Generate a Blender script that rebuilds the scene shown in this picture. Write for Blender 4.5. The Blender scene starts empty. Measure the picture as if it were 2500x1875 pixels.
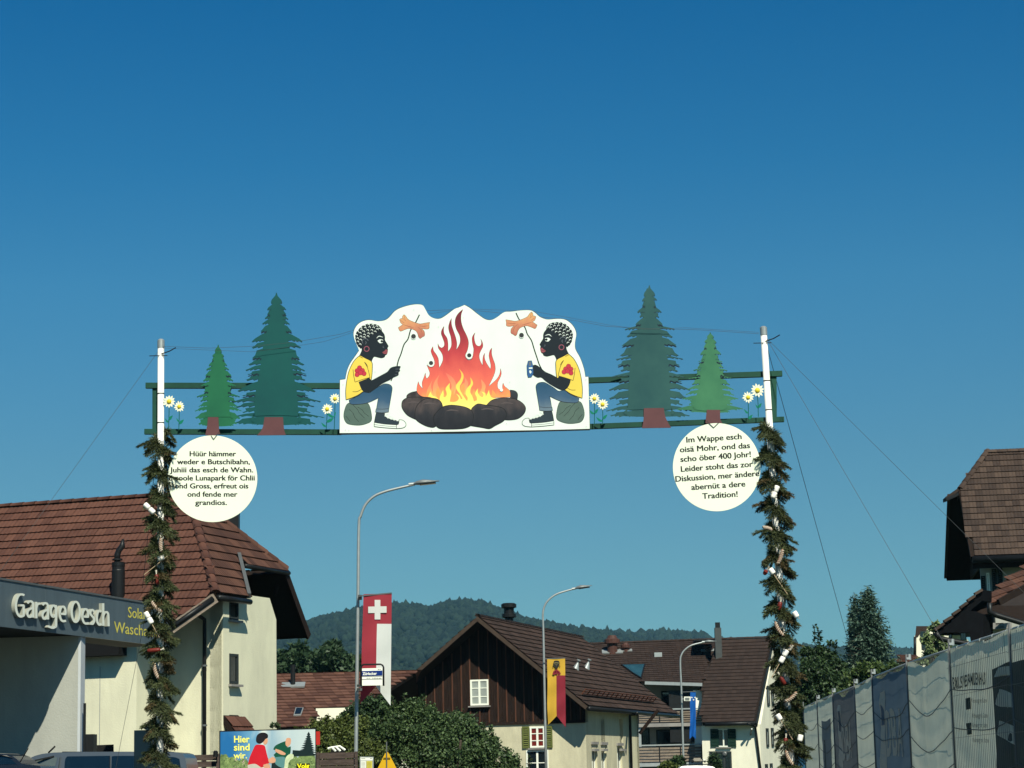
import bpy, bmesh, math, random
import numpy as np
from mathutils import Vector, Matrix, noise
from mathutils.geometry import tessellate_polygon
random.seed(7)
R=math.radians
sc=bpy.context.scene
COL=sc.collection
V3=Vector
# ------------------------------------------------------------------ camera
F=5560.0; PITCH=math.atan((1885-937.5)/F); ROLL=0.022
CAM=V3((0,0,1.2))
_f=V3((0,math.cos(PITCH),math.sin(PITCH)))
_r0=V3((1,0,0)); _u0=V3((0,-math.sin(PITCH),math.cos(PITCH)))
_r=_r0*math.cos(ROLL)-_u0*math.sin(ROLL)
_u=_u0*math.cos(ROLL)+_r0*math.sin(ROLL)
cd=bpy.data.cameras.new('camera'); cam=bpy.data.objects.new('camera',cd); COL.objects.link(cam)
cd.sensor_width=36; cd.lens=F/2500*36; cd.clip_end=9000; cd.clip_start=.1
m=Matrix((_r,_u,-_f)).transposed().to_4x4(); m.translation=CAM
cam.matrix_world=m; sc.camera=cam
# ------------------------------------------------------------------ light
SUN=V3((math.sin(R(17))*math.cos(R(46)),-math.cos(R(17))*math.cos(R(46)),math.sin(R(46)))).normalized()
w=bpy.data.worlds.new('World'); sc.world=w; w.use_nodes=True
nt=w.node_tree; N=nt.nodes; L=nt.links; bg=N['Background']
sky=N.new('ShaderNodeTexSky'); sky.sky_type='NISHITA'; sky.sun_disc=False
sky.sun_elevation=R(46); sky.sun_rotation=math.atan2(SUN.x,SUN.y)
sky.altitude=500; sky.air_density=1.0; sky.dust_density=0.6; sky.ozone_density=3.0
SKYSTR=.0605
tc=N.new('ShaderNodeTexCoord'); sx=N.new('ShaderNodeSeparateXYZ'); L.new(tc.outputs['Generated'],sx.inputs[0])
rp=N.new('ShaderNodeValToRGB'); L.new(sx.outputs['Z'],rp.inputs[0])
# one smooth deepening of the blue with height, the same all round and up to the zenith
SKYR=[(0.0,(.38,.69,.76)),(.095,(.375,.705,.775)),(.136,(.35,.715,.795)),(.21,(.25,.775,.93)),(.262,(.13,.71,.95)),(.327,(.05,.635,.95)),(1.0,(.035,.60,.95))]
while len(rp.color_ramp.elements)<len(SKYR): rp.color_ramp.elements.new(.5)
for e,(p,c) in zip(rp.color_ramp.elements,SKYR): e.position=p; e.color=(*c,1)
mx=N.new('ShaderNodeMixRGB'); mx.blend_type='MULTIPLY'; mx.inputs[0].default_value=1
L.new(sky.outputs[0],mx.inputs[1]); L.new(rp.outputs[0],mx.inputs[2]); L.new(mx.outputs[0],bg.inputs[0])
bg.inputs[1].default_value=SKYSTR
ld=bpy.data.lights.new('sun','SUN'); ld.energy=5.0; ld.angle=R(.5); ld.color=(1.0,.955,.80)
lo=bpy.data.objects.new('sun',ld); COL.objects.link(lo); lo.rotation_euler=SUN.to_track_quat('Z','Y').to_euler(); lo.location=(0,-20,60)
sc.view_settings.view_transform='Standard'; sc.view_settings.look='None'; sc.view_settings.gamma=1; sc.view_settings.use_curve_mapping=False
sc.view_settings.exposure=0.36
# ------------------------------------------------------------------ picture -> world
def ray(x,y):
    return _r*((x-1250)/F)-_u*((y-937.5)/F)+_f
def U(p,Y):
    d=ray(*p); return CAM+d*(Y/d.y)
def HP(p,p0,n):
    d=ray(*p); return CAM+d*((p0-CAM).dot(n)/d.dot(n))
def horizon(x): return 1885-.022*(x-1250)
def crop(x0,y0,s): return lambda x,y:(x0+x/s,y0+y/s)
c1=crop(0,1050,2.0105); cA=crop(640,1350,3.16); c3=crop(1280,1400,3.16); c4=crop(1820,1050,2.0105)
c5=crop(330,680,2.675); c6=crop(820,720,3.456); c7=crop(1420,670,2.633); cg=crop(1800,1200,2.46)
cB=crop(0,1700,4.608); cC=crop(510,1750,4.424); cL=crop(840,730,5.027); cR=crop(1260,740,5.184); cF=crop(960,740,5.185)
cl=crop(840,1120,2.861); cH=crop(1530,1500,4.422); cG=crop(2250,1080,3.19); c8=crop(1940,1540,3.95)
cT=crop(0,1380,4.809); cK=crop(380,1200,4.365); cZ=crop(860,1580,11.06); cf=crop(1310,1590,8.29); cV=crop(0,0,.8848)
cw=crop(330,1000,3.3185)
# ------------------------------------------------------------------ materials
def srgb(r,g,b): return tuple(((c/255+.055)/1.055)**2.4 if c/255>.04045 else c/255/12.92 for c in (r,g,b))
MATS={}
def tone(c): return tuple(v*(max(v,1e-4)/.8)**.15 for v in c)
def mat(name,col,rough=.8,var=.15,scale=3.0,bump=0.0,bscale=40,metal=0,col2=None,island=0,spec=.2,stretch=None,trans=0,stain=0):
    if name in MATS: return MATS[name]
    col=tone(col); col2=tone(col2) if col2 else None
    m=bpy.data.materials.new(name); m.use_nodes=True; nt=m.node_tree; N=nt.nodes; L=nt.links; b=N['Principled BSDF']
    b.inputs['Roughness'].default_value=rough; b.inputs['Metallic'].default_value=metal; b.inputs['Specular IOR Level'].default_value=spec
    tc=N.new('ShaderNodeTexCoord'); mp=N.new('ShaderNodeMapping'); L.new(tc.outputs['Object'],mp.inputs[0])
    if stretch: mp.inputs['Scale'].default_value=stretch
    n=N.new('ShaderNodeTexNoise'); n.inputs['Scale'].default_value=scale; n.inputs['Detail'].default_value=6; n.inputs['Roughness'].default_value=.62; L.new(mp.outputs[0],n.inputs['Vector'])
    fac=n.outputs['Fac']
    if island:
        g=N.new('ShaderNodeNewGeometry'); oi=N.new('ShaderNodeObjectInfo')
        a=N.new('ShaderNodeMath'); a.operation='ADD'; L.new(g.outputs['Random Per Island'],a.inputs[0]); L.new(oi.outputs['Random'],a.inputs[1])
        fr=N.new('ShaderNodeMath'); fr.operation='FRACT'; L.new(a.outputs[0],fr.inputs[0])
        mm=N.new('ShaderNodeMix'); mm.data_type='FLOAT'; mm.inputs[0].default_value=island; L.new(fac,mm.inputs[2]); L.new(fr.outputs[0],mm.inputs[3]); fac=mm.outputs[0]
    rp=N.new('ShaderNodeValToRGB'); L.new(fac,rp.inputs[0]); rp.color_ramp.elements[0].position=.25; rp.color_ramp.elements[1].position=.75
    c2=col2 or tuple(min(1,c*(1+var)) for c in col); ca=tuple(c*(1-var) for c in col) if not col2 else col
    rp.color_ramp.elements[0].color=(*ca,1); rp.color_ramp.elements[1].color=(*c2,1)
    out=rp.outputs[0]
    if stain:
        n3=N.new('ShaderNodeTexNoise'); n3.inputs['Scale'].default_value=.55; n3.inputs['Detail'].default_value=8; n3.inputs['Roughness'].default_value=.7
        mp3=N.new('ShaderNodeMapping'); mp3.inputs['Scale'].default_value=(2.2,2.2,.5); L.new(tc.outputs['Object'],mp3.inputs[0]); L.new(mp3.outputs[0],n3.inputs['Vector'])
        r3=N.new('ShaderNodeValToRGB'); L.new(n3.outputs['Fac'],r3.inputs[0]); r3.color_ramp.elements[0].position=.35; r3.color_ramp.elements[1].position=.62
        r3.color_ramp.elements[0].color=(1-stain,1-stain,1-stain*.9,1); r3.color_ramp.elements[1].color=(1,1,1,1)
        mu=N.new('ShaderNodeMixRGB'); mu.blend_type='MULTIPLY'; mu.inputs[0].default_value=1; L.new(out,mu.inputs[1]); L.new(r3.outputs[0],mu.inputs[2]); out=mu.outputs[0]
    L.new(out,b.inputs['Base Color'])
    if bump:
        n2=N.new('ShaderNodeTexNoise'); n2.inputs['Scale'].default_value=bscale; n2.inputs['Detail'].default_value=4; L.new(mp.outputs[0],n2.inputs['Vector'])
        bp=N.new('ShaderNodeBump'); bp.inputs['Strength'].default_value=bump; bp.inputs['Distance'].default_value=.02; L.new(n2.outputs['Fac'],bp.inputs['Height']); L.new(bp.outputs[0],b.inputs['Normal'])
    if trans:
        tr=N.new('ShaderNodeBsdfTranslucent'); L.new(out,tr.inputs[0]); ms=N.new('ShaderNodeMixShader'); ms.inputs[0].default_value=trans
        L.new(b.outputs[0],ms.inputs[1]); L.new(tr.outputs[0],ms.inputs[2]); L.new(ms.outputs[0],N['Material Output'].inputs[0])
    MATS[name]=m; return m
def gradmat(name,stops,z0,z1,rough=.55,noise_amt=.25,nscale=6,horiz=False):
    """printed picture: colour bands laid over the printed shape along one axis"""
    if name in MATS: return MATS[name]
    m=bpy.data.materials.new(name); m.use_nodes=True; nt=m.node_tree; N=nt.nodes; L=nt.links; b=N['Principled BSDF']
    b.inputs['Roughness'].default_value=rough
    tc=N.new('ShaderNodeTexCoord'); s=N.new('ShaderNodeSeparateXYZ'); L.new(tc.outputs['Object'],s.inputs[0])
    mr=N.new('ShaderNodeMapRange'); mr.inputs[1].default_value=z0; mr.inputs[2].default_value=z1; L.new(s.outputs['X' if horiz else 'Z'],mr.inputs[0])
    n=N.new('ShaderNodeTexNoise'); n.inputs['Scale'].default_value=nscale; n.inputs['Detail'].default_value=3; mp=N.new('ShaderNodeMapping'); mp.inputs['Scale'].default_value=(1,1,.45)
    L.new(tc.outputs['Object'],mp.inputs[0]); L.new(mp.outputs[0],n.inputs['Vector'])
    a=N.new('ShaderNodeMath'); a.operation='MULTIPLY_ADD'; L.new(n.outputs['Fac'],a.inputs[0]); a.inputs[1].default_value=noise_amt; L.new(mr.outputs[0],a.inputs[2])
    a2=N.new('ShaderNodeMath'); a2.operation='SUBTRACT'; L.new(a.outputs[0],a2.inputs[0]); a2.inputs[1].default_value=noise_amt*.5
    rp=N.new('ShaderNodeValToRGB'); L.new(a2.outputs[0],rp.inputs[0])
    while len(rp.color_ramp.elements)<len(stops): rp.color_ramp.elements.new(.5)
    for e,(p,c) in zip(rp.color_ramp.elements,stops): e.position=p; e.color=(*tone(c),1)
    b.inputs['Specular IOR Level'].default_value=.2
    L.new(rp.outputs[0],b.inputs['Base Color']); MATS[name]=m; return m
def glassmat(name,col,rough=.08):
    if name in MATS: return MATS[name]
    m=mat(name,col,rough,.3,1.5,spec=.9); return m
# ------------------------------------------------------------------ objects
WM={}
def props(o,label=None,cat=None,group=None,kind=None):
    if label: o['label']=label
    if cat: o['category']=cat
    if group: o['group']=group
    if kind: o['kind']=kind
    return o
def thing(name,loc,label,cat,group=None):
    o=bpy.data.objects.new(name,None); o.empty_display_size=.3; COL.objects.link(o); o.location=loc; WM[o]=Matrix.Translation(V3(loc))
    return props(o,label,cat,group)
def link(name,me,parent=None,M=None,label=None,cat=None,group=None,kind=None):
    o=bpy.data.objects.new(name,me); COL.objects.link(o); M=M or Matrix.Identity(4)
    if parent is not None:
        o.parent=parent; o.matrix_parent_inverse=WM[parent].inverted()
    o.matrix_basis=M; WM[o]=M
    return props(o,label,cat,group,kind)
class MB:
    def __init__(s): s.v=[]; s.f=[]; s.m=[]; s.mi=0
    def add(s,vs,fs):
        b=len(s.v); s.v+= [tuple(v) for v in vs]; s.f+=[tuple(i+b for i in f) for f in fs]; s.m+=[s.mi]*len(fs); return s
    def box(s,c,sz,ax=None):
        c=V3(c); ax=ax or (V3((1,0,0)),V3((0,1,0)),V3((0,0,1))); h=[a*(k/2) for a,k in zip(ax,sz)]
        vs=[c+h[0]*i+h[1]*j+h[2]*k for k in (-1,1) for j in (-1,1) for i in (-1,1)]
        return s.add(vs,[(0,2,3,1),(4,5,7,6),(0,1,5,4),(2,6,7,3),(0,4,6,2),(1,3,7,5)])
    def prism(s,poly,vec):
        """closed polygon (3D, planar, may be concave) extruded by vec"""
        poly=[V3(p) for p in poly]; n=len(poly); vec=V3(vec)
        nrm=sum(((poly[i]-poly[0]).cross(poly[(i+1)%n]-poly[0]) for i in range(n)),V3())
        if nrm.dot(vec)>0: poly=poly[::-1]
        tri=tessellate_polygon([poly])
        nrm=sum(((poly[i]-poly[0]).cross(poly[(i+1)%n]-poly[0]) for i in range(n)),V3())
        fs=[]
        for t in tri:
            a,b,c=t
            if (poly[b]-poly[a]).cross(poly[c]-poly[a]).dot(nrm)<0: a,b,c=a,c,b
            fs.append((a,b,c)); fs.append((a+n,c+n,b+n))
        for i in range(n):
            j=(i+1)%n; fs.append((i,i+n,j+n,j))
        return s.add(poly+[p+vec for p in poly],fs)
    def tube(s,path,r,n=10,cap=True):
        path=[V3(p) for p in path]; k=len(path); rr=r if isinstance(r,(list,tuple)) else [r]*k
        vs=[];fs=[]; prev=None
        for i,p in enumerate(path):
            t=(path[min(i+1,k-1)]-path[max(i-1,0)]).normalized()
            if prev is None:
                a=V3((0,0,1)) if abs(t.z)<.9 else V3((1,0,0)); x=t.cross(a).normalized()
            else: x=(prev-t*prev.dot(t)).normalized()
            prev=x; y=t.cross(x)
            for j in range(n):
                q=2*math.pi*j/n; vs.append(p+(x*math.cos(q)+y*math.sin(q))*rr[i])
        for i in range(k-1):
            for j in range(n):
                j2=(j+1)%n; fs.append((i*n+j,i*n+j2,(i+1)*n+j2,(i+1)*n+j))
        if cap: fs.append(tuple(range(n))[::-1]); fs.append(tuple((k-1)*n+j for j in range(n)))
        return s.add(vs,fs)
    def lathe(s,base,prof,axis=V3((0,0,1)),n=14):
        axis=axis.normalized(); a=V3((0,0,1)) if abs(axis.z)<.9 else V3((1,0,0)); x=axis.cross(a).normalized(); y=axis.cross(x)
        base=V3(base); vs=[];fs=[]
        for r,h in prof:
            for j in range(n):
                q=2*math.pi*j/n; vs.append(base+axis*h+(x*math.cos(q)+y*math.sin(q))*max(r,1e-4))
        for i in range(len(prof)-1):
            for j in range(n):
                j2=(j+1)%n; fs.append((i*n+j,i*n+j2,(i+1)*n+j2,(i+1)*n+j))
        fs.append(tuple(range(n))[::-1]); fs.append(tuple((len(prof)-1)*n+j for j in range(n)))
        return s.add(vs,fs)
    def mesh(s,name,mats,smooth=False):
        me=bpy.data.meshes.new(name); me.from_pydata(s.v,[],s.f)
        for m in (mats if isinstance(mats,(list,tuple)) else [mats]): me.materials.append(m)
        if isinstance(mats,(list,tuple)): me.polygons.foreach_set('material_index',s.m)
        if smooth: me.polygons.foreach_set('use_smooth',[True]*len(me.polygons))
        me.update(); return me
    def build(s,name,mats,parent=None,smooth=False,M=None,**k):
        return link(name,s.mesh(name,mats,smooth),parent,M,**k)
def smoothpoly(pts,closed=True,sub=5,corner=68):
    """Catmull-Rom through the points, keeping sharp turns sharp"""
    n=len(pts); P=[Vector(p[:2]) for p in pts]; out=[]; sharp=[]
    for i in range(n):
        a=P[i]-P[i-1]; b=P[(i+1)%n]-P[i]
        ang=abs(math.degrees(a.angle(b))) if a.length>1e-6 and b.length>1e-6 else 0
        sharp.append(ang>corner or (not closed and i in (0,n-1)))
    rng=range(n) if closed else range(n-1)
    for i in rng:
        p1=P[i]; p2=P[(i+1)%n]
        p0=P[i-1] if not sharp[i] else p1*2-p2*1 if False else p1
        p3=P[(i+2)%n] if not sharp[(i+1)%n] else p2
        for k in range(sub):
            t=k/sub; t2=t*t; t3=t2*t
            q=.5*((2*p1)+(p2-p0)*t+(2*p0-5*p1+4*p2-p3)*t2+(3*p1-p0-3*p2+p3)*t3); out.append((q.x,q.y))
    if not closed: out.append(tuple(P[-1]))
    return out
def strokepoly(pts,wd,taper=False):
    P=[Vector(p) for p in pts]; n=len(P); Lf=[];Rt=[]
    for i,p in enumerate(P):
        t=(P[min(i+1,n-1)]-P[max(i-1,0)]); t=t.normalized() if t.length else Vector((1,0)); q=Vector((-t.y,t.x))
        w_=wd/2*(1 if not taper else max(.12,math.sin(math.pi*(i+.4)/(n-.2))))
        Lf.append(p+q*w_); Rt.append(p-q*w_)
    return [tuple(p) for p in Lf],[tuple(p) for p in Rt]
def stroke(mb,pts,wd,Y,th=.002,taper=False,sm=True):
    if sm and len(pts)>2: pts=smoothpoly(pts,False,4)
    a,b=strokepoly(pts,wd,taper); n=len(a)
    vs=[U(p,Y) for p in a]+[U(p,Y) for p in b]+[U(p,Y+th) for p in a]+[U(p,Y+th) for p in b]
    fs=[]
    for i in range(n-1):
        fs+= [(i,i+1,n+i+1,n+i),(i,2*n+i,2*n+i+1,i+1),(n+i,n+i+1,3*n+i+1,3*n+i)]
    mb.add(vs,fs)
def plate(mb,pts,Y,th=.01,sm=False,corner=68,sub=5):
    if sm: pts=smoothpoly(pts,True,sub,corner)
    mb.prism([U(p,Y) for p in pts],V3((0,th,0)))
def circ(c,r,n=20,ry=None): return [(c[0]+r*math.cos(2*math.pi*i/n),c[1]+(ry or r)*math.sin(2*math.pi*i/n)) for i in range(n)]
def tr(f,pts): return [f(*p) for p in pts]
# text -> mesh, warped by a function (x,y in text units)->world, with depth vector
_tcache={}
def textdata(body,off=0.0):
    k=(body,off)
    if k in _tcache: return _tcache[k]
    cu=bpy.data.curves.new('t','FONT'); cu.body=body; cu.size=1; cu.offset=off; cu.resolution_u=3
    o=bpy.data.objects.new('t',cu); COL.objects.link(o)
    dg=bpy.context.evaluated_depsgraph_get(); dg.update(); me=bpy.data.meshes.new_from_object(o.evaluated_get(dg))
    vs=[(v.co.x,v.co.y) for v in me.vertices]; fs=[tuple(p.vertices) for p in me.polygons]
    ec={}
    for f in fs:
        for i in range(len(f)):
            e=tuple(sorted((f[i],f[(i+1)%len(f)]))); ec[e]=ec.get(e,0)+1
    ed=[e for e,c in ec.items() if c==1]
    bpy.data.objects.remove(o); bpy.data.meshes.remove(me); bpy.data.curves.remove(cu)
    _tcache[k]=(vs,fs,ed); return _tcache[k]
def prism_holes(mb,outer,holes,vec):
    """flat wall with openings cut through it, vec thick"""
    loops=[[V3(p) for p in outer]]+[[V3(p) for p in h] for h in holes]; P=[p for l in loops for p in l]; n=len(P); vec=V3(vec)
    tri=tessellate_polygon(loops); nr=sum(((outer[i]-outer[0]).cross(outer[(i+1)%len(outer)]-outer[0]) for i in range(len(outer))),V3())
    if nr.dot(vec)>0: nr=-nr
    fs=[]
    for a,b,c in tri:
        if (P[b]-P[a]).cross(P[c]-P[a]).dot(nr)<0: b,c=c,b
        fs+=[(a,b,c),(a+n,c+n,b+n)]
    o=0
    for l in loops:
        k=len(l)
        for i in range(k): j=(i+1)%k; fs.append((o+i,o+i+n,o+j+n,o+j))
        o+=k
    mb.add(P+[p+vec for p in P],fs)
def puttext(mb,body,fn,depth,off=0.0,fit=None):
    """fn(u,v): u 0..1 along the line, v in cap heights"""
    vs,fs,ed=textdata(body,off)
    if not vs: return
    xs=[v[0] for v in vs]; x0=min(xs);x1=max(xs); cap=.682
    P=[fn((x-x0)/(x1-x0),y/cap) for x,y in vs]; n=len(P); depth=V3(depth)
    mb.add(P+[p+depth for p in P],[f for f in fs]+[(a,b,b+n,a+n) for a,b in ed])
def linetext(mb,body,a,b,cap,Y,th=.002,off=0.0):
    a=Vector(a);b=Vector(b); d=(b-a); nrm=Vector((d.y,-d.x)).normalized()
    puttext(mb,body,lambda u,v:U(tuple(a+d*u+nrm*(v*cap)),Y),(0,th,0),off)
# ------------------------------------------------------------------ colours
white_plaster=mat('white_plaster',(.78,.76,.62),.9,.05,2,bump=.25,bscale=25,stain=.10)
cream_plaster=mat('cream_plaster',(.71,.70,.53),.9,.05,2,bump=.25,bscale=25,stain=.16)
barn_plaster=mat('barn_plaster',(.60,.57,.41),.9,.08,1.5,bump=.3,bscale=14,stain=.24)
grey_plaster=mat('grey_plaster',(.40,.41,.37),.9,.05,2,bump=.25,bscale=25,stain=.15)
tile_red=mat('tile_red',(.085,.040,.030),.85,.30,2.2,bump=.4,bscale=30,col2=(.150,.074,.053),island=.32)
tile_redbrown=mat('tile_redbrown',(.065,.034,.026),.85,.3,2.0,bump=.4,bscale=30,col2=(.13,.068,.048),island=.5)
tile_brown=mat('tile_brown',(.036,.025,.020),.85,.3,.6,bump=.4,bscale=30,col2=(.078,.052,.042),island=.45)
tile_dark=mat('tile_dark',(.036,.025,.021),.85,.3,.9,bump=.4,bscale=25,col2=(.062,.043,.036),island=.3)
tile_weathered=mat('tile_weathered',(.050,.036,.030),.85,.3,1.6,bump=.5,bscale=30,col2=(.098,.070,.055),island=.45)
soffit=mat('soffit_wood',(.022,.014,.010),.85,.3,6,stretch=(1,1,.3))
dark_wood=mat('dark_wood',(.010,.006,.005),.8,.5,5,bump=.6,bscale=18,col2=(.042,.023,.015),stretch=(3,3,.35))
weather_wood=mat('weather_wood',(.16,.13,.10),.85,.4,5,bump=.5,bscale=18,col2=(.32,.27,.22),stretch=(.6,.6,3))
fence_wood=mat('fence_wood',(.05,.038,.032),.85,.4,5,bump=.5,bscale=18,col2=(.13,.10,.085),stretch=(.6,.6,3))
metal_dark=mat('dark_metal',(.035,.037,.038),.45,.2,3,metal=.6)
metal_grey=mat('grey_metal',(.16,.17,.17),.45,.15,3,metal=.4)
galv=mat('galvanised_steel',(.42,.45,.44),.45,.12,6,metal=.55)
fascia_m=mat('fascia_panel',(.13,.17,.19),.45,.12,2.5,metal=.25,stretch=(2,2,.2),stain=.12)
paint_white=mat('white_paint',(.80,.82,.72),.6,.05,3,stain=.08)
letter_m=mat('letter_cream',(.72,.75,.66),.4,.03,3)
glass=glassmat('window_glass',(.012,.018,.022))
glass_lit=glassmat('window_curtain',(.33,.36,.33),.4)
red_curtain=mat('red_curtain',(.16,.02,.015),.8,.4,9)
asphalt=mat('asphalt',(.045,.045,.047),.9,.2,8,bump=.5,bscale=120)
concrete=mat('concrete',(.30,.29,.27),.9,.12,4,bump=.3,bscale=60,stain=.2)
grass_m=mat('grass',(.035,.060,.018),.95,.4,1.5,bump=.6,bscale=60,col2=(.075,.105,.03))
road_paint=mat('road_paint',(.72,.72,.66),.7,.08,8)
green_shutter=mat('green_shutter',(.010,.045,.030),.6,.2,6)
olive_shutter=mat('olive_shutter',(.13,.15,.045),.7,.15,6)
grey_shutter=mat('grey_shutter',(.04,.05,.05),.7,.2,6)
black_m=mat('black_rubber',(.012,.012,.012),.7,.2,6)
# ------------------------------------------------------------------ ground
def flat(name,pts,z,m,label=None,**k):
    mb=MB(); mb.add([(x,y,z) for x,y in pts],[tuple(range(len(pts)))]); return mb.build(name,m,kind='structure',label=label,**k)
mb=MB(); mb.add([(-6000,-400,0),(6000,-400,0),(6000,7500,0),(-6000,7500,0)],[(0,1,2,3)])
mb.build('ground',grass_m,kind='structure',label='grassy valley ground under the village')
def strip(cx,hw,ys): return [(cx(y)-hw,y) for y in ys]+[(cx(y)+hw,y) for y in ys[::-1]]
def rc(y): return .35+max(0,y-60)**2*.0007
ys=[-40,-10,0,20,40,60,80,100,120,140,160,200,260]
def ribbon(name,cx,hw,z,m,label,ys=ys,off=0):
    mb=MB(); vs=[];fs=[]
    for y in ys: vs+=[(cx(y)+off-hw,y,z),(cx(y)+off+hw,y,z)]
    for i in range(len(ys)-1): fs.append((2*i,2*i+1,2*i+3,2*i+2))
    mb.add(vs,fs); return mb.build(name,m,kind='structure',label=label)
ribbon('road',rc,3.3,.008,asphalt,'two lane asphalt road running under the arch')
for side,nm in ((-1,'left'),(1,'right')):
    mb=MB()
    for i in range(len(ys)-1):
        a=V3((rc(ys[i])+side*4.3,ys[i],.06)); b=V3((rc(ys[i+1])+side*4.3,ys[i+1],.06)); d=b-a; e=d.normalized(); q=V3((e.y,-e.x,0))
        mb.box((a+b)/2,(1.7,d.length+.01,.12),(q,e,V3((0,0,1))))
    mb.build('pavement',concrete,kind='structure',label='concrete pavement on the %s of the road'%nm)
    mb=MB()
    for i in range(len(ys)-1):
        a=V3((rc(ys[i])+side*3.37,ys[i],.065)); b=V3((rc(ys[i+1])+side*3.37,ys[i+1],.065)); d=b-a; e=d.normalized(); q=V3((e.y,-e.x,0))
        mb.box((a+b)/2,(.15,d.length+.01,.14),(q,e,V3((0,0,1))))
    mb.build('kerb',mat('kerb_stone',(.36,.36,.34),.85,.15,6),kind='structure',label='stone kerb on the %s of the road'%nm)
flat('forecourt',[(-26,36),(-5,36),(-5,62),(-26,62)],.012,asphalt,'asphalt forecourt of the garage')
mb=MB()
for k in range(26):
    y=-20+k*6; x=rc(y); mb.add([(x-.06,y,.012),(x+.06,y,.012),(x+.06,y+3,.012),(x-.06,y+3,.012)],[(0,1,2,3)])
mb.build('road_marking',road_paint,kind='structure',label='white dashed centre line on the road')
# ------------------------------------------------------------------ hills
def interp(tab,x):
    for (a,b),(c,d) in zip(tab,tab[1:]):
        if x<=c: return b+(d-b)*max(0,(x-a))/(c-a)
    return tab[-1][1]
forest_m=mat('forest_canopy',(.006,.016,.014),.95,.4,.012,col2=(.022,.040,.026),island=.55)
hill_m=mat('hill_soil',(.025,.045,.02),.95,.3,.01)
def icos(sub):
    bm=bmesh.new(); bmesh.ops.create_icosphere(bm,subdivisions=sub,radius=1); v=np.array([x.co[:] for x in bm.verts]); f=np.array([[q.index for q in p.verts] for p in bm.faces]); bm.free(); return v,f
IV,IF=icos(1)
def blobs(name,cs,rs,m,**k):
    nv=len(IV); rng=np.random.default_rng(5); vs=[];fs=[]
    for i,(c,r) in enumerate(zip(cs,rs)):
        j=1+rng.uniform(-.28,.28,(nv,1)); vs.append(IV*j*np.array([r,r,r*rng.uniform(.9,1.5)*(1.4 if rng.random()<.06 else 1)])+np.array(c)); fs.append(IF+i*nv)
    vs=np.concatenate(vs); fs=np.concatenate(fs); me=bpy.data.meshes.new(name)
    me.vertices.add(len(vs)); me.vertices.foreach_set('co',vs.ravel()); me.loops.add(fs.size); me.loops.foreach_set('vertex_index',fs.ravel().astype(np.int32))
    me.polygons.add(len(fs)); me.polygons.foreach_set('loop_start',np.arange(0,fs.size,3,dtype=np.int32)); me.update(calc_edges=True); me.materials.append(m)
    me.polygons.foreach_set('use_smooth',[True]*len(me.polygons))
    return link(name,me,**k)
def hill(name,crest,Y0,Y1,label,flabel,n,rr):
    xs=[c[0] for c in crest]; mb=MB(); nx=240; nz=16; vs=[];fs=[]
    def pt(px,t):
        y=interp(crest,px); top=U((px,y),Y0); h=top.z-4
        Y=Y0+(Y1-Y0)*t; x=top.x*(1-t*.12)
        und=noise.noise(V3((x/260,Y/200,3)))*26*math.sin(math.pi*min(1,t*1.0))+noise.noise(V3((x/90,Y/90,8)))*8*min(1,t*6)
        return V3((x,Y,max(-1,h*(1-t)**1.25-4*t)+und*(1-t)))
    for i in range(nx+1):
        px=xs[0]+(xs[-1]-xs[0])*i/nx
        for j in range(nz+1): vs.append(pt(px,j/nz))
    for i in range(nx):
        for j in range(nz): a=i*(nz+1)+j; fs.append((a,a+1,a+nz+2,a+nz+1))
    k=len(vs)
    for i in range(nx+1):
        p=vs[i*(nz+1)]; vs.append(V3((p.x,p.y+400,-2)))
    for i in range(nx): fs.append((i*(nz+1),(i+1)*(nz+1),k+i+1,k+i))
    mb.add(vs,fs); mb.build(name,hill_m,kind='structure',label=label,smooth=True)
    cs=[];rs=[]
    for q in range(n):
        px=xs[0]+(xs[-1]-xs[0])*random.random(); t=random.random()**1.35 if q>n*.12 else random.random()*.012
        if t>.93: continue
        r=rr*random.uniform(.65,1.35); p=pt(px,t); cs.append((p.x,p.y,p.z+r*.25)); rs.append(r)
    blobs(name+'_forest',cs,rs,forest_m,kind='stuff',label=flabel,cat='forest')
vs_=lambda T:[cV(*p) for p in T]
hill('hill',vs_([(-900,1420),(0,1405),(560,1390),(615,1368),(668,1341),(700,1332),(770,1316),(830,1308),(870,1304),(900,1309),(930,1311),(960,1302),(985,1297),(1012,1296),(1035,1302),(1060,1307),(1100,1326),(1160,1341),(1240,1356),(1300,1363),(1400,1385),(1600,1420)]),2300,900,
  'broad wooded hill behind the barn','dense broadleaf forest covering the hill behind the barn',26000,3.5)
hill('hill',vs_([(1180,1400),(1260,1370),(1300,1366),(1380,1367),(1440,1364),(1500,1368),(1545,1382),(1600,1388),(1720,1396),(1800,1401),(1880,1402),(1940,1404),(2100,1408),(2700,1415)]),2700,1500,
  'lower wooded ridge behind the white house','forest covering the lower ridge behind the white house',9000,4.4)
# air
mb=MB(); mb.box((0,3600,129.5),(7600,7700,262)); 
hz=bpy.data.materials.new('air_haze'); hz.use_nodes=True; hN=hz.node_tree.nodes; hL=hz.node_tree.links; hN.remove(hN['Principled BSDF'])
pv=hN.new('ShaderNodeVolumePrincipled'); pv.inputs['Color'].default_value=(.28,.70,1.0,1); pv.inputs['Density'].default_value=.00006; pv.inputs['Anisotropy'].default_value=.0; hL.new(pv.outputs[0],hN['Material Output'].inputs['Volume'])
mb.build('haze',hz,kind='stuff',label='thin blue air haze over the valley',cat='haze')
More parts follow.
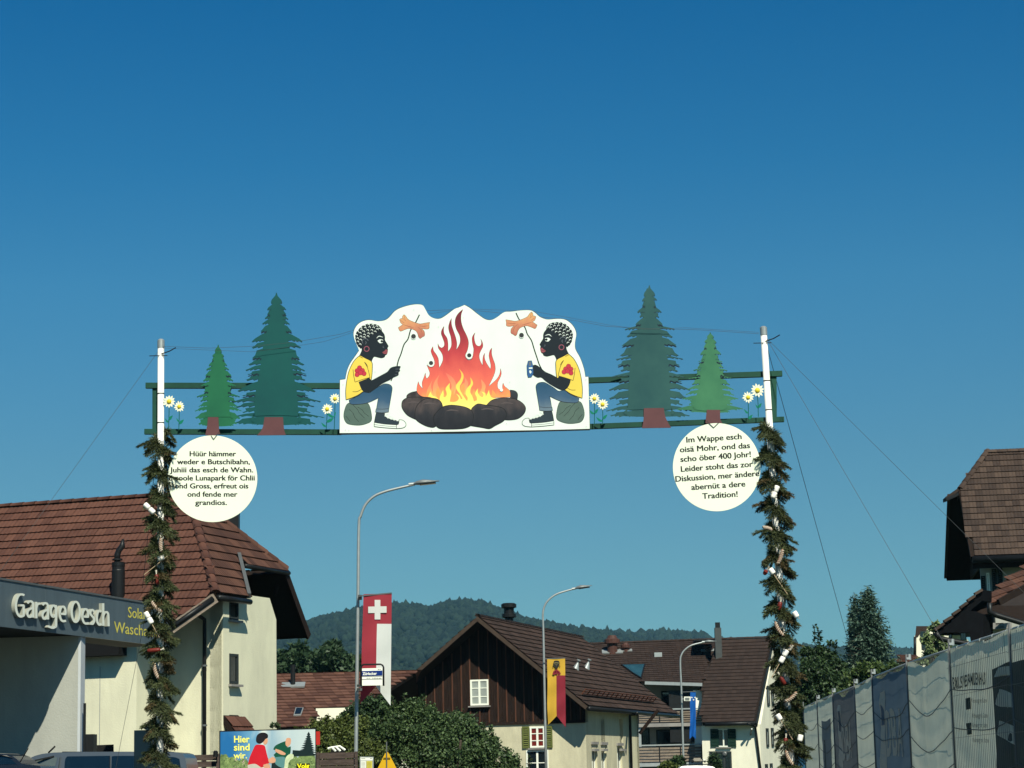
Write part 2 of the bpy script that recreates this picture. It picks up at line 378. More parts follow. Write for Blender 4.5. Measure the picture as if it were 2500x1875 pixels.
# ------------------------------------------------------------------ roofs
def inpoly(p,poly):
    x,y=p; c=False; n=len(poly)
    for i in range(n):
        x1,y1=poly[i]; x2,y2=poly[i-1]
        if (y1>y)!=(y2>y) and x<(x2-x1)*(y-y1)/(y2-y1)+x1: c=not c
    return c
_tm={}
def tilemesh(tw,th,m,flat_=False):
    k=(tw,th,m.name,flat_)
    if k in _tm: return _tm[k]
    prof=[(0,.0),(.10,.26),(.24,.28),(.38,.02),(.50,.0),(.60,.26),(.74,.28),(.88,.02),(.985,0)] if not flat_ else [(0.01,0),(.5,.04),(.985,0)]
    h=.11*tw; mb=MB(); n=len(prof); lift=.045*th/.33; L_=th*1.1
    vs=[(x*tw,0,z*h+lift) for x,z in prof]+[(x*tw,L_,z*h+.002) for x,z in prof]+[(x*tw,0.0,z*h+lift-.035*th/.33) for x,z in prof]
    fs=[]
    for i in range(n-1): fs+=[(i,i+1,n+i+1,n+i),(2*n+i,2*n+i+1,i+1,i)]
    mb.add(vs,fs); me=mb.mesh('tile',m); _tm[k]=me; return me
def tile_roof(parent,pts,ex,tw,th,m,maxobj=300,base=.14,under=None,flat_=False,frame=60,sub_to=None,jit=.006):
    """pts: planar corners. ex: level direction along the courses. Tiles in view become parts, the rest one 'stuff' part."""
    pts=[V3(p) for p in pts]; ex=V3(ex).normalized()
    n=sum(((pts[i]-pts[0]).cross(pts[(i+1)%len(pts)]-pts[0]) for i in range(len(pts))),V3()).normalized()
    if n.z<0: n=-n
    ex=(ex-n*ex.dot(n)).normalized(); eu=n.cross(ex)
    if eu.z<0: ex=-ex; eu=n.cross(ex)
    mb=MB(); mb.prism([p-n*.015 for p in pts],-n*base); r=mb.build('roof_deck',under or soffit,parent)
    me=tilemesh(tw,th,m,flat_); p0=min(pts,key=lambda p:p.z)
    q=[((p-p0).dot(ex),(p-p0).dot(eu)) for p in pts]; x0=min(a for a,b in q); x1=max(a for a,b in q); y1=max(b for a,b in q)
    pl=[]
    for j in range(int(y1/th)+1):
        for i in range(int((x1-x0)/tw)+1):
            cx=x0+(i+.5)*tw; cy=(j+.5)*th
            if inpoly((cx,cy),q):
                o=p0+ex*(cx-tw/2)+eu*(j*th)+n*.01
                M=Matrix((ex,eu,n)).transposed().to_4x4(); M=M@Matrix.Rotation(random.uniform(-jit,jit),4,'Z')@Matrix.Rotation(random.uniform(-jit,jit)*1.5,4,'Y'); M.translation=o+n*random.uniform(0,.006)
                d=o-CAM; dep=d.dot(_f); px=1250+F*d.dot(_r)/dep; py=937.5-F*d.dot(_u)/dep
                vis=-30<px<2530 and py<1900
                pl.append(((0 if vis else 1e4)+d.length,M,vis))
    pl.sort(key=lambda t:t[0]); k=0; rest=[]
    for d,M,vis in pl:
        if vis and k<maxobj: link('tile',me,parent,M); k+=1
        else: rest.append(M)
    if rest:
        V=np.array([v.co[:]+(1,) for v in me.vertices]); Fc=[tuple(p.vertices) for p in me.polygons]; vs=[];fs=[]
        for i,M in enumerate(rest):
            A=np.array(M); vs.append((V@A.T)[:,:3]); b=i*len(V); fs+=[tuple(a+b for a in f) for f in Fc]
        mb=MB(); mb.v=[tuple(a) for a in np.concatenate(vs)]; mb.f=fs; mb.m=[0]*len(fs); mb.build('tiles',m,parent,kind='stuff')
    return ex,eu,n
_rm={}
def ridge_tiles(parent,a,b,m,r=.12,ln=.42,up=V3((0,0,1))):
    a=V3(a);b=V3(b); d=b-a; e=d.normalized(); q=e.cross(up).normalized(); u=q.cross(e); k=(m.name,r,ln)
    if k not in _rm:
        mb=MB(); n=6; vs=[]
        for s,y in ((1.12,0),(.95,ln*1.12)):
            for i in range(n+1): t=math.pi*i/n; vs.append((math.cos(t)*r*s,y,math.sin(t)*r*s*.8))
        fs=[(i,i+1,n+2+i,n+1+i) for i in range(n)]+[tuple(range(n+1))]
        mb.add(vs,fs); _rm[k]=mb.mesh('ridge_tile',m,True)
    c=int(d.length/ln)
    for i in range(c+1):
        M=Matrix((q,e,u)).transposed().to_4x4(); M.translation=a+e*(i*ln); link('ridge_tile',_rm[k],parent,M)
# ------------------------------------------------------------------ openings
def window(parent,p,ex,n,w_,h,cols=2,rows=2,frame=None,gl=None,shutter=None,fw=.06,sill=True,surround=None,ang=0):
    """p: centre of the lower edge on the wall face; ex along the wall; n outward"""
    frame=frame or paint_white; gl=gl or glass; ex=V3(ex).normalized(); n=V3(n).normalized(); z=V3((0,0,1)); p=V3(p)
    mb=MB(); d=.05
    if surround: mb2=MB()
    for s in (-1,1): mb.box(p+ex*(s*(w_-fw)/2)+z*h/2+n*.02,(fw,d,h),(ex,n,z))
    for t in (fw/2,h-fw/2): mb.box(p+z*t+n*.018,(w_-2*fw,d,fw),(ex,n,z))
    for i in range(1,cols): mb.box(p+ex*(-w_/2+w_*i/cols)+z*h/2+n*.016,(fw*1.2,d,h-2*fw),(ex,n,z))
    for j in range(1,rows): mb.box(p+z*(h*j/rows)+n*.014,(w_-2*fw,d*.8,fw*.5),(ex,n,z))
    wd=mb.build('window',frame,parent)
    cw_=(w_-2*fw-(cols-1)*fw)/cols
    for i in range(cols):
        mb=MB(); mb.box(p+ex*(-w_/2+w_*(i+.5)/cols)+z*h/2+n*.006,(w_/cols-fw*.9,.01,h-fw*1.8),(ex,n,z)); mb.build('pane',gl,wd)
    if sill: mb=MB(); mb.box(p-z*.05+n*.07,(w_+.16,.16,.06),(ex,n,z)); mb.build('sill',surround or concrete,wd)
    if shutter:
        sw=w_/2*.95
        for s in (-1,1):
            mb=MB(); c=p+ex*(s*(w_/2+sw/2+.03))+z*h/2+n*.035
            for q in (-1,1): mb.box(c+ex*(q*(sw/2-.03)),(.06,.04,h*1.04),(ex,n,z))
            for q in (-1,0,1): mb.box(c+z*(q*(h*.52-.03)),(sw-.12,.038,.06),(ex,n,z))
            k=int(h/.09)
            for i in range(k): mb.box(c+z*(-h/2+h*(i+.5)/k),(sw-.12,.02,.065),(ex,(n*.8+z*.6).normalized(),(z*.8-n*.6).normalized()))
            mb.build('shutter',shutter,parent)
    return wd
def slab(parent,name,pts,vec,m,**k):
    mb=MB(); mb.prism(pts,vec); return mb.build(name,m,parent,**k)
def bar(parent,name,a,b,w_,h,m,up=V3((0,0,1)),**k):
    a=V3(a);b=V3(b); e=(b-a).normalized(); q=e.cross(up).normalized(); u=q.cross(e); mb=MB(); mb.box((a+b)/2,(w_,(b-a).length,h),(q,e,u)); return mb.build(name,m,parent,**k)
def pipe(parent,name,path,r,m,n=8,**k):
    mb=MB(); mb.tube(path,r,n); return mb.build(name,m,parent,smooth=True,**k)
Z=V3((0,0,1))
# ================================================================== left house
def left_house():
    ct,st=math.cos(R(20)),math.sin(R(20))
    e1=V3((-ct,st,0)); e2=V3((st,ct,0)); wn=-e1; un=-e2      # ridge dir (left/away), gable dir (away), normals of gable and front wall
    O=U((545,1700),62); O.z=0
    t=thing('house',(O.x,O.y,0),'cream plastered house with red tiled half-hipped roof beside the garage','house')
    sl=math.tan(R(43)); ov=.95
    nF=(un*math.sin(R(43))+Z*math.cos(R(43))).normalized()
    E=HP(cK(640,1080),O+un*ov,un)                 # lower end of hip line, on the eave overhang plane
    f=lambda p:HP(p,E,nF)
    hipTop=f((478.5,1273.3)); 
    zr=f(c1(560,338)).z
    def onridge(p):                                # point of front plane at ridge height
        a=f(p); return a
    # ridge line: level line in plane F
    rd=f(c1(520,342)); ridge0=rd
    # apex where the hip line reaches the ridge
    d=(hipTop-E); apex=E+d*((ridge0.z-E.z)/d.z)
    ridgeL=apex+e1*20
    cutA=f(cK(165,1412)); 
    low=cutA.z-.25
    # lower left part of the front plane goes on behind the fascia
    def fz(a,z): 
        # point of plane F at along-coordinate a (from E along e1) and height z
        return E+e1*a+ (e2*((z-E.z)/sl)+Z*(z-E.z))
    aC=(cutA-E).dot(e1)
    pts=[E,apex,ridgeL,fz(22,low),fz(aC+.4,low),cutA]
    ex,eu,n=tile_roof(t,pts,e1,.30,.345,tile_red,300,under=soffit)
    ridge_tiles(t,E,apex,tile_red,up=nF+wn*.7); ridge_tiles(t,apex,ridgeL,tile_red)
    # fascia board along the raking eave
    bar(t,'eave_board',E+Z*-.14+un*.05,cutA+Z*-.14+un*.05,.16,.26,weather_wood)
    mb=MB(); mb.tube([E+un*.16-Z*.16,cutA+un*.16-Z*.16],.075,8); mb.build('gutter',metal_dark,t,smooth=True)
    # half hip over the gable
    nH=(apex-E).cross(e2).normalized(); nH=nH if nH.z>0 else -nH
    h=lambda p:HP(p,E,nH)
    A=h(cK(990,1140)); B=h(cK(872,690)); C_=h(cK(925,745)); D=h(cK(1390,822)); 
    E2=E+e2*((A-E).dot(e2)); 
    back=apex+(D-apex)
    # far hip corner: keep eave line level
    D=C_+e2*((D-C_).dot(e2)); D.z=C_.z
    pts=[E,E2,B,C_,D,apex]
    tile_roof(t,pts,e2,.30,.345,tile_redbrown,240,under=soffit)
    ridge_tiles(t,D,apex,tile_redbrown,up=nH)
    bar(t,'verge_flashing',E2+nH*.06,B+nH*.06,.10,.16,metal_grey)
    pipe(t,'gutter',[E+Z*-.13+wn*.08,E2+Z*-.13+wn*.08],.08,metal_dark)
    pipe(t,'gutter',[C_+Z*-.13+wn*.08,D+Z*-.13+wn*.08],.07,metal_dark)
    # far slope, seen from beneath at its verge
    vb=D.copy(); a0=(D-O).dot(wn)
    p1=HP(cK(1400,860),O+wn*a0,wn); p2=HP(cK(1640,1515),O+wn*a0,wn)
    q1=D+V3((0,0,0))
    far=[q1,p2,p2+e1*9,q1+e1*9]
    nn=(p2-q1).cross(e1).normalized(); nn=nn if nn.z>0 else -nn
    tile_roof(t,far,e1,.30,.345,tile_redbrown,60,under=soffit,base=.2)
    bar(t,'bargeboard',q1-nn*.16+wn*.03,p2-nn*.16+wn*.03,.06,.24,dark_wood,up=nn)
    # walls
    def wl(p): return HP(p,O,un)
    top=O+Z*(E.z-.15)
    z1=E.z+ov*sl-.25
    mb=MB(); W=20
    nq=(apex-E).cross(e2).normalized(); nq=nq if nq.z>0 else -nq; hq=lambda a_:E.z-((O+e1*a_-E).x*nq.x+(O+e1*a_-E).y*nq.y)/nq.z-.25
    mb.prism([O]+[O+e1*a_+Z*min(z1,hq(a_)) for a_ in (0,.3,.6,.9,1.2,2.2)]+[O+e1*2.2],e2*.35); mb.build('wall',cream_plaster,t)
    OL=O+e1*1.75+un*1.6; zL_=fz(2,0).z; zl_=z1-1.6*sl
    mb=MB(); mb.prism([OL,OL+Z*zl_,OL+e1*(W-2)+Z*zl_,OL+e1*(W-2)],e2*1.15); mb.build('wall',cream_plaster,t)
    bR=HP(c1(1365,1200),O,wn); bd=(bR-O).dot(e2); zg=D.z+.15
    zc=HP(c1(1365,930),O,wn).z
    hz=lambda p:E.z-((p.x-E.x)*nH.x+(p.y-E.y)*nH.y)/nH.z-.20
    zat=lambda b_:min(hz(O+e2*b_),z1+b_*sl,max(zc,p2.z)+(bd-b_)*3.4)
    g=[O]+[O+e2*(bd*k/8)+Z*(zat(bd*k/8) if k<8 else zc) for k in range(9)]+[O+e2*bd]
    g=[p-wn*.05 for p in g]
    mb=MB(); mb.prism([p+e2*.0 for p in g],e1*.35); mb.build('wall',cream_plaster,t)
    mb=MB(); mb.prism([O+e2*bd-wn*.4,O+e2*bd-wn*.4+Z*zc,O+e2*bd+e1*12+Z*zc,O+e2*bd+e1*12],-e2*.3); mb.build('wall',cream_plaster,t)
    # purlin ends and bracket under the verge
    pa=HP(cK(1258,1245),O,wn); bar(t,'purlin',pa-wn*.1,pa+wn*(a0-.1),.18,.2,mat('purlin_wood',(.14,.06,.04),.8,.3,5))
    pb=HP(cK(1330,900),O+wn*(a0-.25),wn); bar(t,'bracket',pb,pb-Z*.55+e1*.2,.1,.1,dark_wood)
    slab(t,'added_shade_ledge',[OL+e1*.3+Z*(zl_-.75)+un*.002,OL+e1*.3+Z*(zl_-.1)+un*.002,OL+e1*12+Z*(zl_-.1)+un*.002,OL+e1*12+Z*(zl_-.75)+un*.002],un*.45,black_m)  # black ledge added to make a dark, shaded band under the canopy
    # windows of the gable wall, slender
    for (x,y0,y1) in ((1150,930,855),(1150,1245,1098)):
        a=HP(c1(x,y0),O,wn); b=HP(c1(x,y1),O,wn); window(t,a-wn*.05,e2,wn,.55,max(.5,b.z-a.z),1,1,frame=grey_shutter,gl=glass,fw=.07)
    # downpipes
    c=HP(c1(1004,930),O+un*.12,un); b=c.copy(); b.z=.1
    pipe(t,'downpipe',[c+un*.75+Z*.25,c+un*.4+Z*.1,c,c-Z*.3,b],.055,metal_dark)
    for q in (1,2.6,4.2): mb=MB(); mb.lathe(V3((c.x,c.y,q)),[(.075,0),(.075,.05)]); mb.build('pipe_clip',metal_grey,t)
    # low red porch roof at the foot of the gable wall
    a=HP(c1(1096,1395),O,wn); y0=HP(c1(1096,1455),O+wn*1.3,wn)
    b2=HP(c1(1285,1462),O+wn*.9,wn)
    P=[a,a+e2*1.2,b2+e2*.3,V3((y0.x,y0.y,b2.z))]
    P=[a, a+e2*.9, a+e2*1.35+wn*.45-Z*.62, a+wn*.45-Z*.62]
    tile_roof(t,P,e2,.30,.33,tile_red,60,under=soffit)
    mb=MB(); mb.box(a+e2*.6+wn*.2+Z*(-a.z/2-.4),(1.1,.35,a.z-.85),(e2,wn,Z)); mb.build('porch',cream_plaster,t)
    # chimney behind
    c=f(cK(870,380)); cc=apex+e1*.9+e2*1.0
    ch=U(cK(818,150),cc.y+1); 
    mb=MB(); mb.box(V3((ch.x,ch.y,ch.z-1.2)),(.40,.40,3.2)); k=mb.build('chimney',metal_dark,t)
    mb=MB(); mb.box(V3((ch.x,ch.y,ch.z+.42)),(.44,.44,.05)); mb.build('chimney_cap',metal_grey,k)
    # expansion joint line in the wall
    a=HP(c1(492,1160),OL,un); bar(t,'wall_joint',V3((a.x,a.y,0.2))+un*.003,a+un*.003,.02,.01,grey_plaster,up=un)
    # ---- roof flue with cowl
    b=f(c1(580,830)); tp=f(c1(580,650)); zt=HP(c1(580,650),b,V3((0,-1,0))).z
    fl=thing('roof_flue',(b.x,b.y,b.z),'black metal flue with a hooked cowl on the red roof above the garage sign','flue')
    mb=MB(); hh=zt-b.z+.5; mb.lathe(V3((b.x,b.y,b.z-.5)),[(.18,0),(.18,hh-.22),(.172,hh-.20),(.172,hh-.12),(.18,hh-.1),(.18,hh),(.1,hh+.02)],n=24); mb.build('pipe',metal_dark,fl)
    s=lambda x,y:HP(c1(x,y),b,V3((0,-1,0)))
    mb=MB(); mb.tube([s(576,650),s(576,612),s(584,590),s(600,570),s(604,535)],[.085,.085,.08,.085,.03],10); mb.build('cowl',metal_dark,fl,smooth=True)
    mb=MB(); mb.lathe(s(576,640),[(.14,0),(.14,.04),(.09,.06)]); mb.build('collar',metal_dark,fl)
    return O,e1,e2
left_house()
# ================================================================== garage canopy
def garage():
    A=U((-140,1401),43.2); B=U(cT(1990,470),53.9); A.z=A.z; d=(B-A); d.z=0; e=d.normalized(); n=V3((e.y,-e.x,0))
    if n.x<0: n=-n
    zt=U((0,1420.5),40).z; zb=U((0,1534),40).z
    f=lambda p:HP(p,A,n)
    zt=f(cT(860,310)).z; zb=f(cT(860,822)).z
    L_=d.length
    t=thing('garage_building',(A.x,A.y,0),'flat roofed garage with grey fascia sign on the left','garage')
    A0=V3((A.x,A.y,0)); 
    # fascia of separate panels
    pn=5; 
    for i in range(pn):
        a=A0+e*(L_*i/pn+.006); b=A0+e*(L_*(i+1)/pn-.006); mb=MB(); mb.prism([a+Z*zb,b+Z*zb,b+Z*zt,a+Z*zt],-n*.06); mb.build('fascia_panel',fascia_m,t)
    Lp=(HP(c1(383,1200),A,n)-A0).dot(e)+.35
    slab(t,'roof_slab',[A0+Z*(zb+.03)-n*.07,A0+e*Lp+Z*(zb+.03)-n*.07,A0+e*Lp+Z*(zt-.05)-n*.07,A0+Z*(zt-.05)-n*.07],-n*9,mat('soffit_grey',(.022,.024,.024),.7,.1,2))
    slab(t,'roof_slab',[A0+e*(Lp+.01)+Z*(zb+.03)-n*.07,A0+e*L_+Z*(zb+.03)-n*.07,A0+e*L_+Z*(zt-.05)-n*.07,A0+e*(Lp+.01)+Z*(zt-.05)-n*.07],-n*1.1,mat('soffit_grey',(.022,.024,.024),.7,.1,2))
    bar(t,'roof_edge',A0+Z*(zt+.02)-n*.05,A0+e*L_+Z*(zt+.02)-n*.05,.14,.04,metal_grey)
    bar(t,'fascia_end',A0+e*(L_+.03)+Z*zb-n*.03,A0+e*(L_+.03)+Z*zt-n*.03,.06,.12,metal_dark,up=n)
    # wall below the canopy: face set back
    wy=.9
    p=HP(c1(383,1200),A-n*.10,n); 
    q=V3((p.x,p.y,0)); Yw=q.y
    # broad grey wall facing the road, ending at the corner
    fw=V3((-.10,-1,0)).normalized(); ew=V3((-1,.10,0)).normalized()
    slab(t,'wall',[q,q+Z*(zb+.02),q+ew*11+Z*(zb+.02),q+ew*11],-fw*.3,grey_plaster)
    slab(t,'wall_edge',[q+fw*.004,q+Z*zb+fw*.004,q-ew*.06+Z*zb+fw*.004,q-ew*.06+fw*.004],-fw*.32,mat('edge_grey',(.50,.53,.54),.6,.05,3))
    mb=MB(); a=U((-200,1640),Yw-1.6); 
    # door rail and dark cabinet beside the wall edge
    r=q-ew*.16+fw*.02; bar(t,'downpipe',V3((r.x,r.y,.1)),V3((r.x,r.y,U(cB(872,80),Yw).z)),.05,.05,metal_dark,up=V3((1,0,0)))
    c=U(cB(912,430),Yw+.5); mb=MB(); mb.box(V3((c.x,c.y,c.z/2)),(.62,.4,c.z)); mb.build('cabinet',metal_dark,t)
    # letters, each a raised letter of its own
    def ln(body,x0,x1,yb0,yb1,cap0,cap1,depth,m,name,off):
        # place glyph by glyph so each is a part
        vs,fs,ed=textdata(body,off); xs=[v[0] for v in vs]; X0=min(xs); X1=max(xs)
        adj={i:i for i in range(len(vs))}
        def find(i):
            while adj[i]!=i: adj[i]=adj[adj[i]]; i=adj[i]
            return i
        for fc in fs:
            for i in fc[1:]:
                a_,b_=find(fc[0]),find(i)
                if a_!=b_: adj[b_]=a_
        grp={}
        for i in range(len(vs)): grp.setdefault(find(i),[]).append(i)
        for g in grp.values():
            gs=set(g); idx={v:i for i,v in enumerate(g)}; P=[]; hs_=1.16 if name=='letter' and max(vs[i][1] for i in g)<.58 else 1.0
            for i in g:
                u=(vs[i][0]-X0)/(X1-X0); v=vs[i][1]/.682*hs_; x=x0+(x1-x0)*u; y=yb0+(yb1-yb0)*u-(cap0+(cap1-cap0)*u)*v
                P.append(HP(cT(x,y),A+n*depth,n))
            k=len(P); mb=MB(); B2=[p-n*(depth-.004) for p in P]; mb.add(P,[tuple(idx[i] for i in fc) for fc in fs if fc[0] in gs]); mb.mi=1; mb.add(P+B2,[(idx[a_],idx[b_],idx[b_]+k,idx[a_]+k) for a_,b_ in ed if a_ in gs])
            mb.build(name,[m,mat('letter_side_shade',(.36,.36,.30),.5,.05,3) if name=='letter' else m],t)
    GL={'G':[[(287,352),(262,343),(235,345),(210,372),(192,430),(188,490),(198,550),(222,592),(252,602),(284,588)],[(279,596),(279,470)],[(284,472),(240,470)]],
     'a':[[(322,446),(348,424),(374,428),(388,452),(390,480)],[(389,450),(391,614)],[(390,505),(355,512),(328,538),(322,575),(336,603),(362,604),(388,575)]],
     'r':[[(426,430),(428,622)],[(427,500),(440,462),(470,448)]],
     'a ':[[(500,468),(524,446),(550,450),(562,474),(564,502)],[(563,472),(565,636)],[(564,527),(532,534),(506,560),(500,597),(512,625),(538,626),(562,597)]],
     'g':[[(655,500),(640,474),(618,474),(602,505),(598,550),(608,592),(630,606),(654,580)],[(657,468),(660,690),(648,724),(615,734),(565,716)]],
     'e':[[(706,568),(770,574),(768,520),(750,486),(728,486),(710,515),(703,570),(712,628),(738,656),(776,652)]],
     'O':[[(890+48*math.sin(a*math.pi/10),547-118*math.cos(a*math.pi/10)) for a in range(21)]],
     'e ':[[(970,600),(1036,606),(1034,552),(1016,516),(994,516),(976,545),(968,602),(978,656),(1004,684),(1042,680)]],
     's':[[(1106,540),(1086,524),(1066,536),(1062,568),(1080,595),(1100,618),(1106,655),(1090,688),(1058,684)]],
     'c':[[(1192,546),(1170,534),(1148,556),(1138,612),(1144,668),(1164,698),(1194,690)]],
     'h':[[(1212,446),(1214,710)],[(1214,590),(1232,552),(1256,550),(1272,582),(1276,716)]]}
    lr=mat('letter_side_shade',(.34,.35,.30),.5,.05,3)  # letter sides greyer than the fronts, their shading put into the colour
    for gi,(k_,strokes) in enumerate(GL.items()):
        mb=MB()
        for si,st_ in enumerate(strokes):
            pth=smoothpoly(st_,False,4,55) if len(st_)>2 else st_; a_,b_=strokepoly(pth,25); nn_=len(a_); d_=.082+.0006*si
            P=[HP(cT(*p),A+n*d_,n) for p in a_]+[HP(cT(*p),A+n*d_,n) for p in b_]; Q=[p-n*(d_-.004) for p in P]
            mb.mi=0; mb.add(P,[(i,i+1,nn_+i+1,nn_+i) for i in range(nn_-1)])
            mb.mi=1; mb.add(P+Q,[(i,2*nn_+i,2*nn_+i+1,i+1) for i in range(nn_-1)]+[(nn_+i,nn_+i+1,3*nn_+i+1,3*nn_+i) for i in range(nn_-1)]+[(0,nn_,3*nn_,2*nn_),(nn_-1,3*nn_-1,4*nn_-1,2*nn_-1)])
        mb.build('letter',[letter_m,lr],t)
    yl=mat('yellow_lettering',(.62,.56,.12),.5,.05,3)
    ln('Solar',1505,1722,612,636,124,118,.006,yl,'lettering',.002)
    ln('Waschanlage',1340,1990,790,862,130,120,.006,yl,'lettering',.002)
    return t
garage()
# ================================================================== barn
def barn():
    e=V3((.268,.963,0)); g=V3((.963,-.268,0)); nG=-e
    RF=U((1166,1504),100); 
    ef=HP((1436,1724),RF,nG); el=HP((925,1716),RF,nG)
    L_=18.5
    t=thing('barn',(RF.x,RF.y,0),'old barn with dark board gable and brown tiled roof behind the bushes','barn')
    slR=(RF.z-ef.z)/((ef-RF).dot(g)); slL=(RF.z-el.z)/((RF-el).dot(g))
    rb=HP(c3(420,476),RF,V3((1,0,0)).cross(Z)) if False else RF+e*L_
    eb=U((1671,1733),117)
    # right slope
    efr=ef; ebk=ef+e*((eb-ef).dot(e))
    tile_roof(t,[RF,efr,ebk,rb],e,.27,.36,tile_brown,300,under=soffit)
    tile_roof(t,[RF,el,el+e*L_,rb],e,.27,.36,tile_brown,0,under=soffit)
    ridge_tiles(t,RF,rb,tile_brown)
    for a in (ef,el): 
        nn=((a-RF).cross(e)).normalized(); nn=nn if nn.z>0 else -nn
        bar(t,'bargeboard',RF-nn*.1+nG*.03,a-nn*.1+nG*.03,.06,.16,mat('verge_wood',(.075,.055,.042),.85,.3,5),up=nn)
    pipe(t,'gutter',[ef+g*.02-Z*.10,ebk+g*.02-Z*.10],.10,metal_dark)
    # snow guard along the lower roof
    nr=((ef-RF).cross(e)).normalized(); nr=nr if nr.z>0 else -nr; upS=(RF-ef).normalized()
    s0=ef+upS*.75+nr*.12; k=16
    for i in range(k):
        p=s0+e*(1.0+i*(L_-4)/k); mb=MB()
        for q in (0,.12,.24): mb.box(p+nr*q+e*.45,(.9,.035,.035),(e,upS,nr))
        for q in (0,.9): mb.box(p+e*q+nr*.12,(.05,.05,.3),(e,upS,nr))
        mb.build('snow_guard',mat('rusty_iron',(.12,.05,.03),.8,.3,5),t)
    # gable wall plane
    G0=RF+e*1.25
    hg=lambda p:HP(p,G0,nG)
    xr=hg(c3(474,1160)); xl=hg((985,1768)); zw=hg((1300,1767)).z
    wr=(xr-G0).dot(g); wl_=(G0-xl).dot(g)
    # masonry below
    base=V3((G0.x,G0.y,0))
    slab(t,'wall',[base+g*wr,base+g*wr+Z*zw,base-g*wl_+Z*zw,base-g*wl_],e*.4,barn_plaster)
    # vertical boards with cover strips, one by one
    x=-wl_; bw=.205; i=0
    while x<wr-.05:
        x2=min(x+bw*random.uniform(.9,1.12),wr); xm=(x+x2)/2
        zt=RF.z-.22-(abs(x)*slL if x<0 else x*slR); zt2=RF.z-.22-(abs(x2)*slL if x2<0 else x2*slR)
        zb=zw+.02; zt=max(zt,zb+.05); zt2=max(zt2,zb+.05)
        dd=random.uniform(0,.012)
        slab(t,'board',[base+g*(x+.006)+Z*zb+nG*dd,base+g*(x2-.006)+Z*zb+nG*dd,base+g*(x2-.006)+Z*zt2+nG*dd,base+g*(x+.006)+Z*zt+nG*dd],e*.04,dark_wood)
        if i%2==1: slab(t,'cover_strip',[base+g*(x-.03)+Z*zb+nG*.02,base+g*(x+.03)+Z*zb+nG*.02,base+g*(x+.03)+Z*(zt-.05)+nG*.02,base+g*(x-.03)+Z*(zt-.05)+nG*.02],nG*.035,mat('strip_wood',(.10,.048,.030),.8,.4,5,stretch=(3,3,.35)))
        x=x2; i+=1
    slab(t,'sill_beam',[base+g*wr+Z*(zw-.02)+nG*.0,base+g*wr+Z*(zw+.1),base-g*wl_+Z*(zw+.1),base-g*wl_+Z*(zw-.02)],nG*.07,dark_wood)
    # window in the gable boards
    a=hg(cA(1612,1178)); b=hg(cA(1748,975)); c=(a+b)/2; c.z=a.z
    window(t,c+nG*.05,g,nG,(b-a).dot(g),b.z-a.z,2,3,gl=glass_lit,fw=.075)
    # window with olive shutters below
    a=hg(cA(2072,1500)); b=hg(cA(2240,1335)); wv=U(c3(155,1345),1) 
    a=hg(c3(48,1345)); b=hg(c3(158,1180)); c=(a+b)/2; c.z=a.z
    window(t,c+nG*.02,g,nG,(b-a).dot(g),b.z-a.z,2,3,gl=red_curtain,shutter=olive_shutter,fw=.075)
    # lower window
    a=hg(c3(-10,1500)); window(t,hg(c3(105,1560)),g,nG,1.0,1.1,2,2,fw=.07)
    # side wall
    S0=base+g*wr; xe=HP(c3(880,1160),S0,g); ln=(xe-S0).dot(e); zs=ef.z+((ef-RF).dot(g)-wr)*slR-.2
    holes=[]
    for x_ in (540,610,752):
        a=HP(c3(x_,1355),S0,g); b=HP(c3(x_,1125),S0,g); holes.append([a-e*.36,a+e*.36,a+e*.36+Z*(b.z-a.z),a-e*.36+Z*(b.z-a.z)])
    for x_ in (545,618,740):
        a=HP(c3(x_,1540),S0,g); holes.append([a-e*.5,a+e*.5,a+e*.5+Z*1.25,a-e*.5+Z*1.25])
    mb=MB(); prism_holes(mb,[S0+e*.41,S0+e*.41+Z*zs,S0+e*ln+Z*zs,S0+e*ln],holes,-g*.35); mb.build('wall',barn_plaster,t)
    slab(t,'wall',[S0+e*ln,S0+e*ln+Z*zs,S0+e*ln-g*(wr+wl_)+Z*zs,S0+e*ln-g*(wr+wl_)],-e*.4,barn_plaster)
    for x_ in (540,610,752):
        a=HP(c3(x_,1355),S0,g); b=HP(c3(x_,1120),S0,g)
        window(t,a-g*.24,e,g,.72,b.z-a.z,1,1,frame=barn_plaster,gl=mat('shutter_board',(.30,.29,.22),.8,.2,5),fw=.07,sill=False); bar(t,'sill',a+g*.05-Z*.04-e*.42,a+g*.05-Z*.04+e*.42,.14,.10,concrete)
    for x_ in (545,618,740):
        a=HP(c3(x_,1540),S0,g); window(t,a-g*.14,e,g,1.0,1.25,2,1,fw=.08); bar(t,'lintel',a+g*.03+Z*1.3-e*.6,a+g*.03+Z*1.3+e*.6,.08,.12,concrete)
    c=HP(c3(815,1110),S0+g*.14,g); c2=HP(c3(868,1085),S0+g*.9,g)
    pipe(t,'downpipe',[c2+Z*.1,c2,c+Z*.1,V3((c.x,c.y,.1))],.07,metal_dark)
    c=S0+e*ln; bar(t,'brace',c+g*.05+Z*(zs-1.2),c+g*1.0+Z*(zs-.1),.14,.14,dark_wood)
    # ridge chimney
    cc=U(cA(1905,520),107); mb=MB(); mb.lathe(V3((cc.x,cc.y,cc.z-1.2)),[(.2,0),(.2,1.3),(.34,1.35),(.34,1.5),(.24,1.52),(.24,1.75),(.36,1.8),(.36,1.95),(.28,2.0)],n=12); mb.build('chimney',metal_dark,t)
    # two roof vents of pale sheet metal
    nr_=nr
